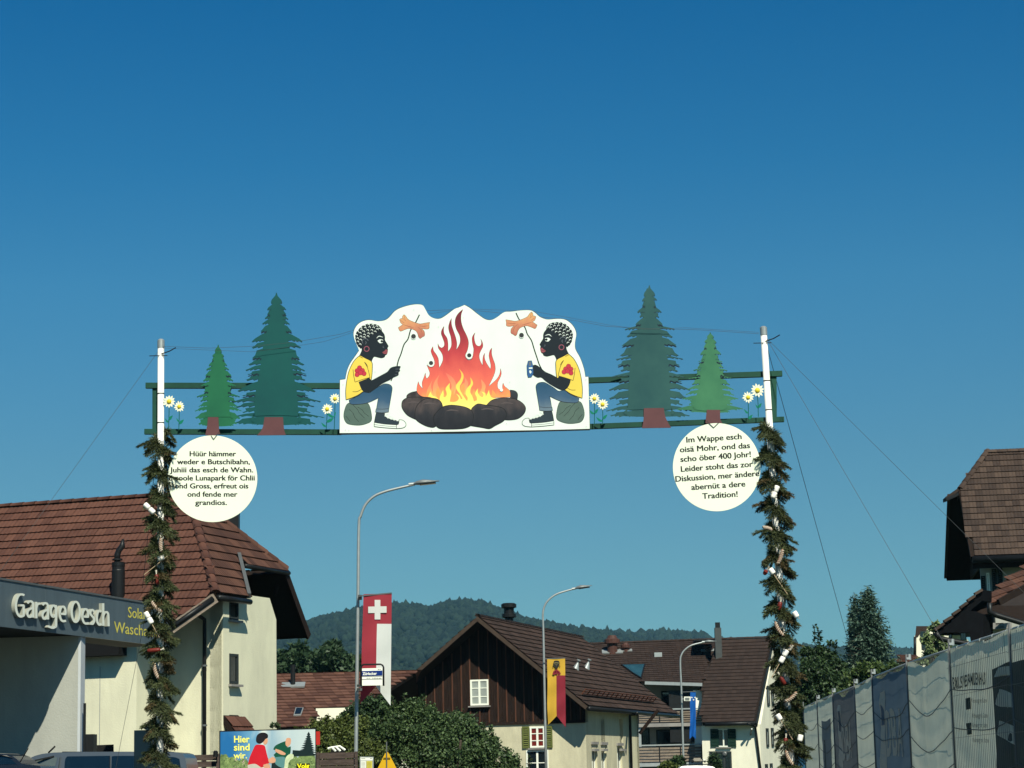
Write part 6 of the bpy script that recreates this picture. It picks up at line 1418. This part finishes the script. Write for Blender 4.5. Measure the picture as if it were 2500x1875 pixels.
PL('poster_flowers',[(830,440),(880,400),(915,410),(910,450),(860,500),(830,740),(790,740),(815,540)],mat('poster_flower',srgb(196,206,170),.5,.2,14),.0095)
PL('poster_tag',[(945,508),(1092,502),(1092,740),(945,745)],mat('poster_black',srgb(22,24,24),.5,.1),.0100,False)
yt=mat('poster_yellow',srgb(236,232,120),.5,.04)
for body,x0,x1,yb,cap in (('Hier',272,440,277,70),('sind',270,440,364,70),('wir.',266,412,450,62)):
    mb=MB(); linetext(mb,body,cC(x0,yb),cC(x1,yb-2),cap/4.424,Y-.012,.001,.022); mb.build('lettering',yt,t)
mb=MB(); linetext(mb,'Volg',cC(952,556),cC(1086,552),10.5,Y-.012,.001,.04); mb.build('lettering',mat('poster_bright_yellow',srgb(232,228,40),.5,.04),t)
mb=MB(); mb.box(V3((B_(1165,230).x,Y+.05,B_(1165,230).z)),(.14,.06,.30)); mb.build('red_tag',mat('tag_red',(.42,.03,.02),.6,.1),t)
for x_ in (200,1050): c=B_(x_,500); mb=MB(); mb.box(V3((c.x,Y+.18,c.z/2-.05)),(.10,.10,c.z)); mb.build('leg',metal_grey,t)
# ================================================================== small street things
def plankfence(x0,x1,yt,Y,label,n=7,cf=cC,top=1):
    a=U(cf(x0,yt),Y); b=U(cf(x1,yt-2),Y); t=thing('wooden_fence',(a.x,Y,0),label,'fence'); zt=a.z; h=.155
    k=0; z=zt
    while z>.1:
        slab(t,'board',[V3((a.x,Y+(k%2)*.02,z-h+.012)),V3((b.x,Y+(k%2)*.02,z-h+.012)),V3((b.x,Y+(k%2)*.02,z-.006)),V3((a.x,Y+(k%2)*.02,z-.006))],V3((0,.025,0)),fence_wood); z-=h; k+=1
    m_=max(2,int((b.x-a.x)/1.3)+1)
    for i in range(m_): x=a.x+(b.x-a.x)*i/(m_-1); mb=MB(); mb.box(V3((x,Y-.04,zt/2)),(.07,.07,zt+.02)); mb.build('post',fence_wood,t)
    return t
plankfence(1178,1592,388,54,'dark board fence between the billboard and the near lamp post')
t=plankfence(-520,100,418,55.5,'weathered board fence left of the billboard, behind the van'); 
mb=MB(); c=U(cC(72,405),55.3); mb.lathe(c-Z*.06,[(.06,0),(.06,.12),(.03,.15)]); o=mb.build('fence_lantern',metal_dark,None,label='small dark lantern standing on the weathered board fence',cat='lantern')
c=U(cC(1380,360),54.6); t=thing('garden_chairs',(c.x,54.6,c.z),'folded white-edged garden chairs showing above the dark board fence','chair')
mb=MB()
for k,(x0,y0,x1,y1,x2,y2) in enumerate(((1285,345,1325,330,1370,372),(1330,332,1370,325,1420,370),(1372,325,1412,318,1472,360))):
    q=[U(cC(x0,y0),54.5+k*.12),U(cC(x1,y1),54.5+k*.12),U(cC(x2,y2),54.5+k*.12)]; mb2=MB(); mb2.tube(q,.03,6); mb2.build('frame',paint_white,t); slab(t,'seat_back',[q[1]-Z*.03,q[2]-Z*.03,q[2]-Z*.3,q[0]-Z*.25],V3((0,.03,0)),black_m)
Y=55; a=U(cC(1700,500),Y); t=thing('timetable_case',(a.x,Y,0),'bus timetable case with yellow and white notices at the lamp foot','notice board'); T_=lambda x,y,d=0:U(cC(x,y),Y-d)
slab(t,'case',[T_(1630,430),T_(1778,432),T_(1775,760),T_(1630,760)],V3((0,.12,0)),galv); slab(t,'notice',[T_(1638,440,.004),T_(1770,441,.004),T_(1768,472,.004),T_(1638,472,.004)],V3((0,.003,0)),paint_white)
slab(t,'notice',[T_(1640,478,.004),T_(1696,478,.004),T_(1694,700,.004),T_(1640,700,.004)],V3((0,.003,0)),paint_white); slab(t,'notice',[T_(1702,478,.004),T_(1764,478,.004),T_(1762,700,.004),T_(1702,700,.004)],V3((0,.003,0)),mat('notice_yellow',(.62,.55,.10),.6,.1,9))
mb=MB()
for y in range(490,640,13): stroke(mb,tr(cC,[(1646,y),(1688,y)]),.6,Y-.006,.001); stroke(mb,tr(cC,[(1708,y),(1756,y)]),.6,Y-.006,.001)
stroke(mb,tr(cC,[(1646,452),(1690,452)]),1.0,Y-.006,.001); stroke(mb,tr(cC,[(1740,450),(1762,450)]),1.0,Y-.006,.001); mb.build('small_print',ink,t)
Y=45; a=U(cC(1922,500),Y); t=thing('warning_sign',(a.x,Y,0),'back of a folding yellow triangular warning sign on a thin stand','sign'); ym=mat('sign_yellow',(.66,.42,.02),.5,.06,4,trans=.1)
W_=lambda x,y,d=0:U(cC(x,y),Y-d); 
slab(t,'panel',[W_(1924,372),W_(1900,400),W_(1750,705),W_(1780,735),W_(2075,735),W_(2100,700),W_(1945,398)],V3((0,.012,0)),ym)
bar(t,'pole',W_(1920,268,.02),W_(1922,760,.02),.020,.02,metal_grey,up=V3((0,1,0))); bar(t,'stay',W_(1885,445,.02),W_(1960,445,.02),.012,.012,metal_dark)
bar(t,'leg',W_(1922,740),V3((a.x-.3,Y+.2,0)),.02,.02,metal_grey,up=V3((0,1,0))); bar(t,'leg',W_(1922,740),V3((a.x+.3,Y-.2,0)),.02,.02,metal_grey,up=V3((0,1,0)))
a=U(cB(1670,350),33.5); t=thing('petrol_post',(a.x,33.5,0),'grey post with a flat flared cap behind the left garland','post')
slab(t,'cap',[U(cB(*p),33.5) for p in ((1600,328),(1750,328),(1758,340),(1718,378),(1640,378),(1592,340))],V3((0,.22,0)),mat('cap_grey',(.38,.38,.34),.6,.1,4)); mb=MB(); c=U(cB(1680,380),33.6); mb.box(V3((c.x,33.6,c.z/2)),(.42,.15,c.z)); mb.build('body',metal_grey,t)
a=U(cB(1110,600),57); t=thing('sign_frame',(a.x,57,a.z),'low black framed board leaning by the cream wall above the van','board'); bar(t,'board',U(cB(950,606),57),U(cB(1278,592),57),.05,.22,black_m)
# ================================================================== mesh fence on the right
def site_fence():
    tops=[(1966,1728),(1999.5,1712),(2038,1697),(2092,1675),(2135,1653),(2221,1620),(2326,1585)]
    D=[54.8,49.7,45.5,40.8,36.7,31.9,28.2]
    pts=[U(p,d) for p,d in zip(tops,D)]; pts=[V3((p.x,p.y,2.6)) for p in pts]
    e=(pts[-1]-pts[-2]).normalized(); last=pts[-1]+V3((-.02,-3.6,0)); last.z=2.62; pts.append(last); pts.append(last+V3((-.1,-3.6,0)))
    t=thing('site_fence',tuple(V3((pts[3].x,pts[3].y,0))),'construction fence hung with grey mesh and blue banners on the right','fence')
    grey=mat('mesh_grey',(.76,.77,.64),.85,.10,1.2,trans=.40,bump=.3,bscale=90); navy=mat('mesh_navy',(.17,.23,.28),.85,.15,1.5,trans=.3); brownn=mat('mesh_brown',(.19,.20,.205),.85,.15,1.5,trans=.3); pale=mat('print_pale',(.62,.58,.48),.85,.1,3,trans=.2); dkp=mat('print_dark',(.09,.11,.095),.85,.2,2,trans=.15); pgreen=mat('print_bottle_green',(.028,.055,.040),.8,.1,3,trans=.1)
    kinds=[grey,grey,brownn,grey,navy,grey,grey,grey]
    for i in range(8):
        a,b=pts[i],pts[i+1]; d=b-a; l=d.length; ex=d.normalized(); n=V3((-ex.y,ex.x,0)); n=n if n.x<0 else -n
        # steel frame with wires
        mb=MB()
        mb.tube([V3((a.x,a.y,.05))+n*.045,V3((a.x,a.y,a.z+(.10 if i<7 else .05)))+n*.045],.014,8); mb.build('post',metal_grey,t,smooth=True)
        mb=MB(); mb.tube([a+Z*-.02,b+Z*-.02],.018,8); mb.tube([V3((a.x,a.y,.15)),V3((b.x,b.y,.15))],.018,8); mb.build('rail',galv,t,smooth=True)
        mb=MB(); k=int(l/.105)
        for j in range(1,k): p=a+d*(j/k); mb.box(V3((p.x,p.y,1.36))+n*(.085 if i>=6 else -.012),(.0035,.0035,2.4))
        for z in (.5,1.0,1.5,2.0,2.35): mb.box(V3(((a.x+b.x)/2,(a.y+b.y)/2,z))+n*(.085 if i>=6 else -.012),(l,.0035,.0035),(ex,n,Z))
        mb.build('wire_grid',metal_grey,t,kind='stuff')
        mb=MB(); mb.box(V3((a.x,a.y,.08)),(.24,.7,.15)); mb.build('foot_block',concrete,t)
        # cloth with sagging folds
        nx,nz=44,30; vs=[];fs=[]; rnd=random.Random(i*7+3); ph=rnd.uniform(0,6)
        sag=.035+.05*(i in (2,4,5))
        def cl_(u,v,off=0.0):
            top=2.585-(sag*math.sin(math.pi*u)*(1+.6*math.sin(u*9+ph)) if i<7 else 0)
            z=.12+(top-.12)*v
            w1=.5+.5*noise.noise(V3((u*3+i*5,v*1.3,ph)))
            swag=sum(.030*math.exp(-((z-z0+.30*math.sin(math.pi*u)*(1 if i in(4,5,6) else .4))/.05)**2) for z0 in (2.3,1.85,1.4,.95,.5))
            env=min(1,math.sin(math.pi*min(1,max(0,u)))*4)
            f=.014*noise.noise(V3((u*7+i*3,v*1.2,ph)))+.030*noise.noise(V3((u*2.2+i*3,v*2.0-u*1.5,ph+4)))*(1 if i in (2,4,5,6) else .5)+swag*.35+.01*math.sin(u*l*60)*.15
            return a+d*u+Z*(z-a.z)+n*(.035+f*env+off)
        for r in range(nz+1):
            for c in range(nx+1): vs.append(cl_(.001+.998*c/nx,r/nz))
        for r in range(nz):
            for c in range(nx): q=r*(nx+1)+c; fs.append((q,q+1,q+nx+2,q+nx+1))
        mb=MB(); mb.add(vs,fs); cloth=mb.build('mesh_cloth',kinds[i],t,smooth=True)
        mb=MB()
        for z in ((1,.80),(1,.62),(1,.44),(1,.26),(1,.1)):
            zz=z[1]+rnd.uniform(-.03,.03); dip=rnd.uniform(.02,.06)*(1.5 if i in (4,5) else 1); mb.tube([cl_(u/16,max(.02,zz-dip*math.sin(math.pi*u/16)),.02) for u in range(17)],.006,5)
        mb.build('sag_cord',mat('cord_dark',(.13,.15,.15),.8,.1),cloth)
        def pr(name,poly,m,off=.008):
            # subdivided print following the cloth
            P=smoothpoly(poly,True,4,30); vs=[cl_(u,v,off) for u,v in P]; tri=tessellate_polygon([[V3((u*3,v*2,0)) for u,v in P]]); mb=MB(); mb.add(vs,[tuple(q) for q in tri]); mb.build(name,m,cloth)
        def rect(name,u0,v0,u1,v1,m,off=.008):
            k=10; mb=MB(); V=[];Fs=[]
            for r in range(k+1):
                for c in range(k+1): V.append(cl_(u0+(u1-u0)*c/k,v0+(v1-v0)*r/k,off))
            for r in range(k):
                for c in range(k): q=r*(k+1)+c; Fs.append((q,q+1,q+k+2,q+k+1))
            mb.add(V,Fs); return mb.build(name,m,cloth)
        def txt(body,u0,u1,v,cap,m,off_=.0):
            mb=MB(); puttext(mb,body,lambda u,h:cl_(u0+(u1-u0)*u,v+cap*h,.014),(0,0,0),off_); mb.build('lettering',m,cloth)
        if i in (2,4):   # bottle shape and DBS lettering (banner of a building firm)
            pr('logo_shape',[(.17,.86),(.20,.91),(.34,.92),(.36,.86),(.34,.62),(.36,.5),(.35,.25),(.33,.22),(.20,.22),(.16,.30),(.155,.48),(.19,.64),(.18,.8)],pale)
            pr('logo_inner',[(.21,.86),(.32,.87),(.33,.70),(.22,.70)],kinds[i],.012)
            [txt(c_,u_,u_+.125,.50,.27,pale,.02) for c_,u_ in (('D',.38),('B',.53),('A',.67))]; txt('BAU AG',.42,.80,.28,.12,pale,.03); txt('IMMOBILIEN',.36,.84,.12,.05,pale)
        if i==1: rect('print_block',.25,.30,.78,.82,mat('mesh_blueish',(.22,.26,.28),.85,.1,2,trans=.25)); rect('print_stripe',.36,.40,.42,.66,dkp,.012)
        if i==6:
            txt('EXKLUSIVES FAMILIENHAUS',.04,.62,.765,.045,dkp,.02) if False else txt('EXKLUSIVES FAMILIENHAUS',.04,.60,.80,.055,dkp,.02)
            for v in (.69,.57): rect('print_square',.22,v,.31,v+.055,pgreen,.012); 
            for v in (.715,.645,.60,.53): txt('Wohnung mit Garten',.33,.60,v,.022,mat('print_faint',(.20,.22,.20),.85,.1)); 
            rect('picture_print',.70,.13,.995,.86,dkp,.008)
            pr('picture_shape',[(.72,.70),(.80,.76),(.99,.72),(.99,.66),(.8,.68)],grey,.014); pr('picture_shape',[(.72,.56),(.99,.50),(.99,.58),(.78,.62)],grey,.014); pr('picture_shape',[(.74,.82),(.98,.80),(.98,.84),(.8,.855)],grey,.014)
        if i==7: rect('picture_print',.0,.13,.4,.86,dkp,.008); rect('picture_print',.0,-.0,.6,.10,dkp,.008)
        mb=MB()
        if i<6:
            mb.tube([b+Z*.02,b+Z*.10],.024,7); mb.box(b+Z*.04+n*.02,(.05,.05,.03))
        else:
            for j in range(5): q=a+d*((j+.5)/5); mb.lathe(q+Z*-.03,[(.03,0),(.03,.03)],axis=ex,n=8)
        mb.build('clamp',galv,t)
site_fence()
Y=60; a=U(c4(275,1620),Y); t=thing('rubble_chute',(a.x,Y,0),'blue container standing behind the end of the mesh fence','container'); q=[U(c4(*p),Y) for p in ((258,1592),(298,1594),(298,1700),(262,1700))]; q[2].z=0;q[3].z=0
slab(t,'body',q,V3((0,1.2,0)),mat('container_blue',(.02,.09,.16),.6,.2,4)); bar(t,'rim',q[0]+V3((-.03,-.03,.02)),q[1]+V3((.03,-.03,.02)),.06,.06,mat('container_blue',(.02,.09,.16)))
# ================================================================== vegetation
def leafcloud(blobs_,n,size,seed,up=.3,squash=1.0,fill=.35):
    rng=np.random.default_rng(seed); tot=sum(b[3]**2 for b in blobs_); V=[];
    for (x,y,z,r) in blobs_:
        k=int(n*r*r/tot); 
        # clumps inside each blob
        nc=max(6,int(k/45)); d=rng.normal(size=(nc,3)); d/=np.linalg.norm(d,axis=1)[:,None]; rad=r*(1-fill*rng.random((nc,1))**1.5)*rng.uniform(.85,1.12,(nc,1)); cc=d*rad*np.array([1,1,squash])+np.array([x,y,z])
        idx=rng.integers(0,nc,k); p=cc[idx]+rng.normal(size=(k,3))*r*.13
        dirn=rng.normal(size=(k,3)); dirn/=np.linalg.norm(dirn,axis=1)[:,None]; dirn[:,2]-=.25; dirn/=np.linalg.norm(dirn,axis=1)[:,None]
        q=rng.normal(size=(k,3)); q[:,2]+=up*0; q=np.cross(dirn,q); q/=np.linalg.norm(q,axis=1)[:,None]; s=size*rng.uniform(.6,1.3,(k,1))
        nrm=np.cross(dirn,q)
        V.append(np.stack([p,p+dirn*s*.5+q*s*.30+nrm*s*.08,p+dirn*s,p+dirn*s*.5-q*s*.30+nrm*s*.08],1))
    return np.concatenate(V)
def leafmesh(name,V,m,parent):
    k=len(V); me=bpy.data.meshes.new(name); me.vertices.add(k*4); me.vertices.foreach_set('co',V.reshape(-1)); me.loops.add(k*4); me.loops.foreach_set('vertex_index',np.arange(k*4,dtype=np.int32)); me.polygons.add(k); me.polygons.foreach_set('loop_start',np.arange(0,k*4,4,dtype=np.int32)); me.update(calc_edges=True); me.materials.append(m)
    return link(name,me,parent)
bark=mat('bark',(.07,.055,.04),.9,.3,6,bump=.6,bscale=20,col2=(.14,.115,.09))
def leafm(name,c1_,c2_): return mat(name,c1_,.55,.3,1.0,col2=c2_,island=.75,trans=.22,spec=.3)
L1=leafm('leaf_mid',(.034,.068,.026),(.125,.185,.078)); L2=leafm('leaf_olive',(.055,.080,.022),(.15,.185,.055)); L3=leafm('leaf_dark',(.024,.050,.022),(.075,.125,.052)); L4=leafm('leaf_birch',(.13,.18,.08),(.30,.38,.18)); L5=leafm('leaf_far',(.030,.062,.030),(.065,.11,.052))
def tree(px,Y,blobs_px,n,size,m,label,seed,name='tree',trunk_r=.14,cat='tree',group=None,fill=.35,stems=1,depthk=.8):
    """blobs_px: (x,y,r) in picture pixels at distance Y"""
    rnd=random.Random(seed); B=[]
    for (x,y,r) in blobs_px: p=U((x,y),Y+rnd.uniform(-1,1)*depthk*r/F*Y); B.append((p.x,p.y,p.z,r/F*Y))
    g=U((px,1900),Y); t=thing(name,(g.x,Y,0),label,cat,group)
    zc=sum(b[2] for b in B)/len(B); top=V3((g.x+.1,Y,max(1.0,zc)))
    for s in range(stems):
        o=V3((rnd.uniform(-.3,.3)*(stems>1),rnd.uniform(-.3,.3)*(stems>1),0)); mb=MB(); mb.tube([V3((g.x,Y,0))+o,V3((g.x+.05,Y,top.z*.4))+o*2,top+o*3],[trunk_r*1.3,trunk_r,trunk_r*.6],8)
        for b in B: c=V3(b[:3]); st=V3((g.x,Y,min(top.z,max(.5,c.z-b[3]*1.2)))); mb.tube([st,(st+c)/2+V3((0,0,.1*b[3])),c],[trunk_r*.5,trunk_r*.35,trunk_r*.12],6)
        mb.build('trunk',bark,t)
    leafmesh('crown',leafcloud(B,n,size,seed,fill=fill),m,t); return t,B
def twigs(t,pts,Y,m,size,seed,n=26):
    rng=random.Random(seed); V=[]
    for (x,y,h) in pts:
        a=U((x,y),Y); b=U((x+rng.uniform(-4,4),y-h),Y); mb=MB(); mb.tube([a,b],[.012,.006],4); mb.build('twig',bark,t)
        for k in range(n):
            p=a+(b-a)*(k/n)**.8; d=V3((rng.uniform(-1,1),rng.uniform(-1,1),rng.uniform(-.2,.9))).normalized(); q=d.cross(V3((rng.uniform(-1,1),rng.uniform(-1,1),1))).normalized(); s=size*rng.uniform(.7,1.2); V.append([p,p+d*s*.5+q*s*.28,p+d*s,p+d*s*.5-q*s*.28])
    leafmesh('leaves',np.array([[tuple(v) for v in f] for f in V]),m,t)
# middle bushes
t,B=tree(1090,66,[(975,1790,50),(1010,1752,42),(960,1742,28),(1045,1800,60),(1110,1800,58),(1160,1835,52),(1090,1860,60),(1000,1860,60),(1210,1858,38),(930,1800,40),(1040,1745,26),(1140,1790,36),(1250,1880,30),(1190,1815,28)],62000,.090,L1,'big leafy bush with upright shoots in front of the barn',11,'bush',.06,'bush',stems=3)
twigs(t,[(960,1725,26),(990,1722,28),(1032,1730,32),(1060,1745,20),(1110,1752,16),(1150,1770,22),(1200,1795,22),(1240,1850,24),(1262,1865,24),(1292,1875,30),(1180,1782,16),(930,1770,20)],66,L1,.12,3)
t,B=tree(830,64,[(745,1812,30),(790,1800,40),(840,1790,38),(860,1830,44),(790,1850,50),(720,1850,30),(880,1775,24),(900,1850,40),(700,1875,30)],32000,.088,L2,'yellowish green bush behind the billboard and board fence',12,'bush',.05,'bush',stems=3)
twigs(t,[(690,1838,16),(720,1790,14),(762,1768,16),(800,1762,14),(850,1760,12)],64,L2,.11,5)
t,B=tree(880,74,[(905,1735,36),(870,1760,34),(940,1715,18),(930,1750,30)],9000,.12,L3,'dark shrub behind the swallow tails of the red and white flag',13,'bush',.05,'bush')
t,B=tree(895,78,[(885,1780,30),(915,1770,30)],3500,.12,L3,'small dark shrub below the bus stop sign',14,'bush',.05,'bush')
twigs(link('ivy_tip',MB().add([(0,0,-1),(0,.01,-1),(.01,0,-1)],[(0,1,2)]).mesh('ivy_tip',bark),None,label='leafy creeper tip at the corner of the cream house beside the billboard',cat='creeper'),[(666,1779,10),(672,1777,12),(680,1780,8)],56,L3,.10,9,20)
# trees behind the low house
for i,(px,bl,lab) in enumerate([(720,[(715,1615,34),(690,1632,26),(735,1600,24),(745,1632,30)],'round broadleaf tree behind the low tiled roof, left one'),(812,[(808,1605,30),(790,1625,28),(830,1628,28),(812,1582,16)],'round broadleaf tree behind the low tiled roof, middle one'),(862,[(858,1632,26),(880,1645,22),(845,1645,24),(770,1640,24)],'broadleaf tree behind the low tiled roof, beside the near lamp')]):
    tree(px,150,bl,8000,.34,L5,lab,20+i,'tree',.2,'tree','round trees behind the low house')
# right hand group
t,B=tree(2010,92,[(1990,1640,36),(2010,1680,46),(1985,1730,50),(2045,1700,44),(2050,1650,28),(2075,1680,34),(2000,1600,24),(1975,1600,20),(2030,1620,26),(1960,1690,30),(2110,1700,34),(2020,1780,60),(1965,1790,40),(2090,1660,24)],46000,.135,L3,'dark broadleaf tree between the right pole and the conifer',31,'tree',.16)
twigs(t,[(1990,1575,48),(1998,1575,44),(2002,1575,36),(2026,1580,14),(2040,1585,18)],92,L3,.17,7,34)
t,B=tree(2130,84,[(2120,1640,26),(2090,1660,26),(2150,1650,24),(2180,1640,20),(2060,1700,30),(2120,1690,40),(2170,1680,26),(2070,1740,40),(2200,1655,14)],15000,.15,leafm('leaf_hedge',(.040,.075,.028),(.115,.165,.055)),'mid green bushy tree just above the mesh fence',32,'tree',.1)
t,B=tree(2290,120,[(2290,1560,18),(2275,1590,20),(2306,1580,16),(2282,1528,14),(2300,1608,24),(2260,1612,20),(2328,1600,18),(2268,1560,14)],8000,.17,L4,'pale feathery birch in front of the far cream house',33,'birch_tree',.12,fill=.8)
for (px,y,lab,s) in ((2360,1700,'',1),): pass
def conifer(px,Y,top,base,hw,label,seed,m,n=1500):
    rng=random.Random(seed); a=U((px,top),Y); g=V3((a.x,Y,0)); h=a.z; zb=U((px,base),Y).z; w_=hw/F*Y; t=thing('conifer',(g.x,Y,0),label,'conifer')
    mb=MB(); mb.tube([g,g+Z*h*.6,g+Z*h],[.28,.15,.02],8); mb.build('trunk',bark,t); V=[]; wood=MB()
    for k in range(n):
        f=(k/n)**.75; z=h-(h-max(zb-2,.5))*f; r=w_*(f**.75)*(.38+.72*rng.random()**.8)*(1+.15*math.sin(k*.11)); a_=rng.uniform(0,6.283); o=V3((math.cos(a_),math.sin(a_),0)); s0=g+Z*z; tip=s0+o*r+Z*(-.10*r+rng.uniform(-.1,.35)+.25*(1-f))
        if k%5==0: wood.tube([s0,tip],[.03,.008],3)
        nn=int(12+40*f)
        for j in range(nn):
            u=rng.random()**.6; p=s0+(tip-s0)*u+V3((rng.uniform(-.18,.18),rng.uniform(-.18,.18),rng.uniform(-.22,.06))); d=(o*rng.uniform(.2,1)+V3((rng.uniform(-.7,.7),rng.uniform(-.7,.7),rng.uniform(-.7,.35)))).normalized(); q=d.cross(V3((rng.uniform(-1,1),rng.uniform(-1,1),1))).normalized(); s=rng.uniform(.11,.26)
            V.append([p,p+d*s*.5+q*s*.16,p+d*s,p+d*s*.5-q*s*.16])
    wood.build('branch_wood',bark,t); leafmesh('crown',np.array([[tuple(v) for v in f] for f in V]),m,t)
Cn=leafm('leaf_conifer',(.045,.090,.065),(.13,.20,.145))
conifer(2118,110,1448,1700,104,'tall bluish green conifer standing above the mesh fence',41,Cn,1500)
conifer(2086,112,1468,1690,40,'slimmer conifer top leaning against the left of the tall one',42,Cn,700)
# small planting by the white house
conifer(1741,125,1852,1900,9,'small dark pointed shrub left, at the foot of the white house',43,L3,160)
conifer(1748,125,1856,1900,8,'small dark pointed shrub right, at the foot of the white house',44,L3,140)
tree(1655,128,[(1655,1860,12),(1648,1868,10),(1662,1870,10)],2500,.2,L3,'dark round shrub below the wooden balcony',45,'shrub',.05,'shrub'); tree(1635,124,[(1632,1872,12),(1620,1876,10),(1645,1878,10)],2500,.2,L2,'light green shrub at the balcony foot beside the barn',46,'shrub',.05,'shrub')
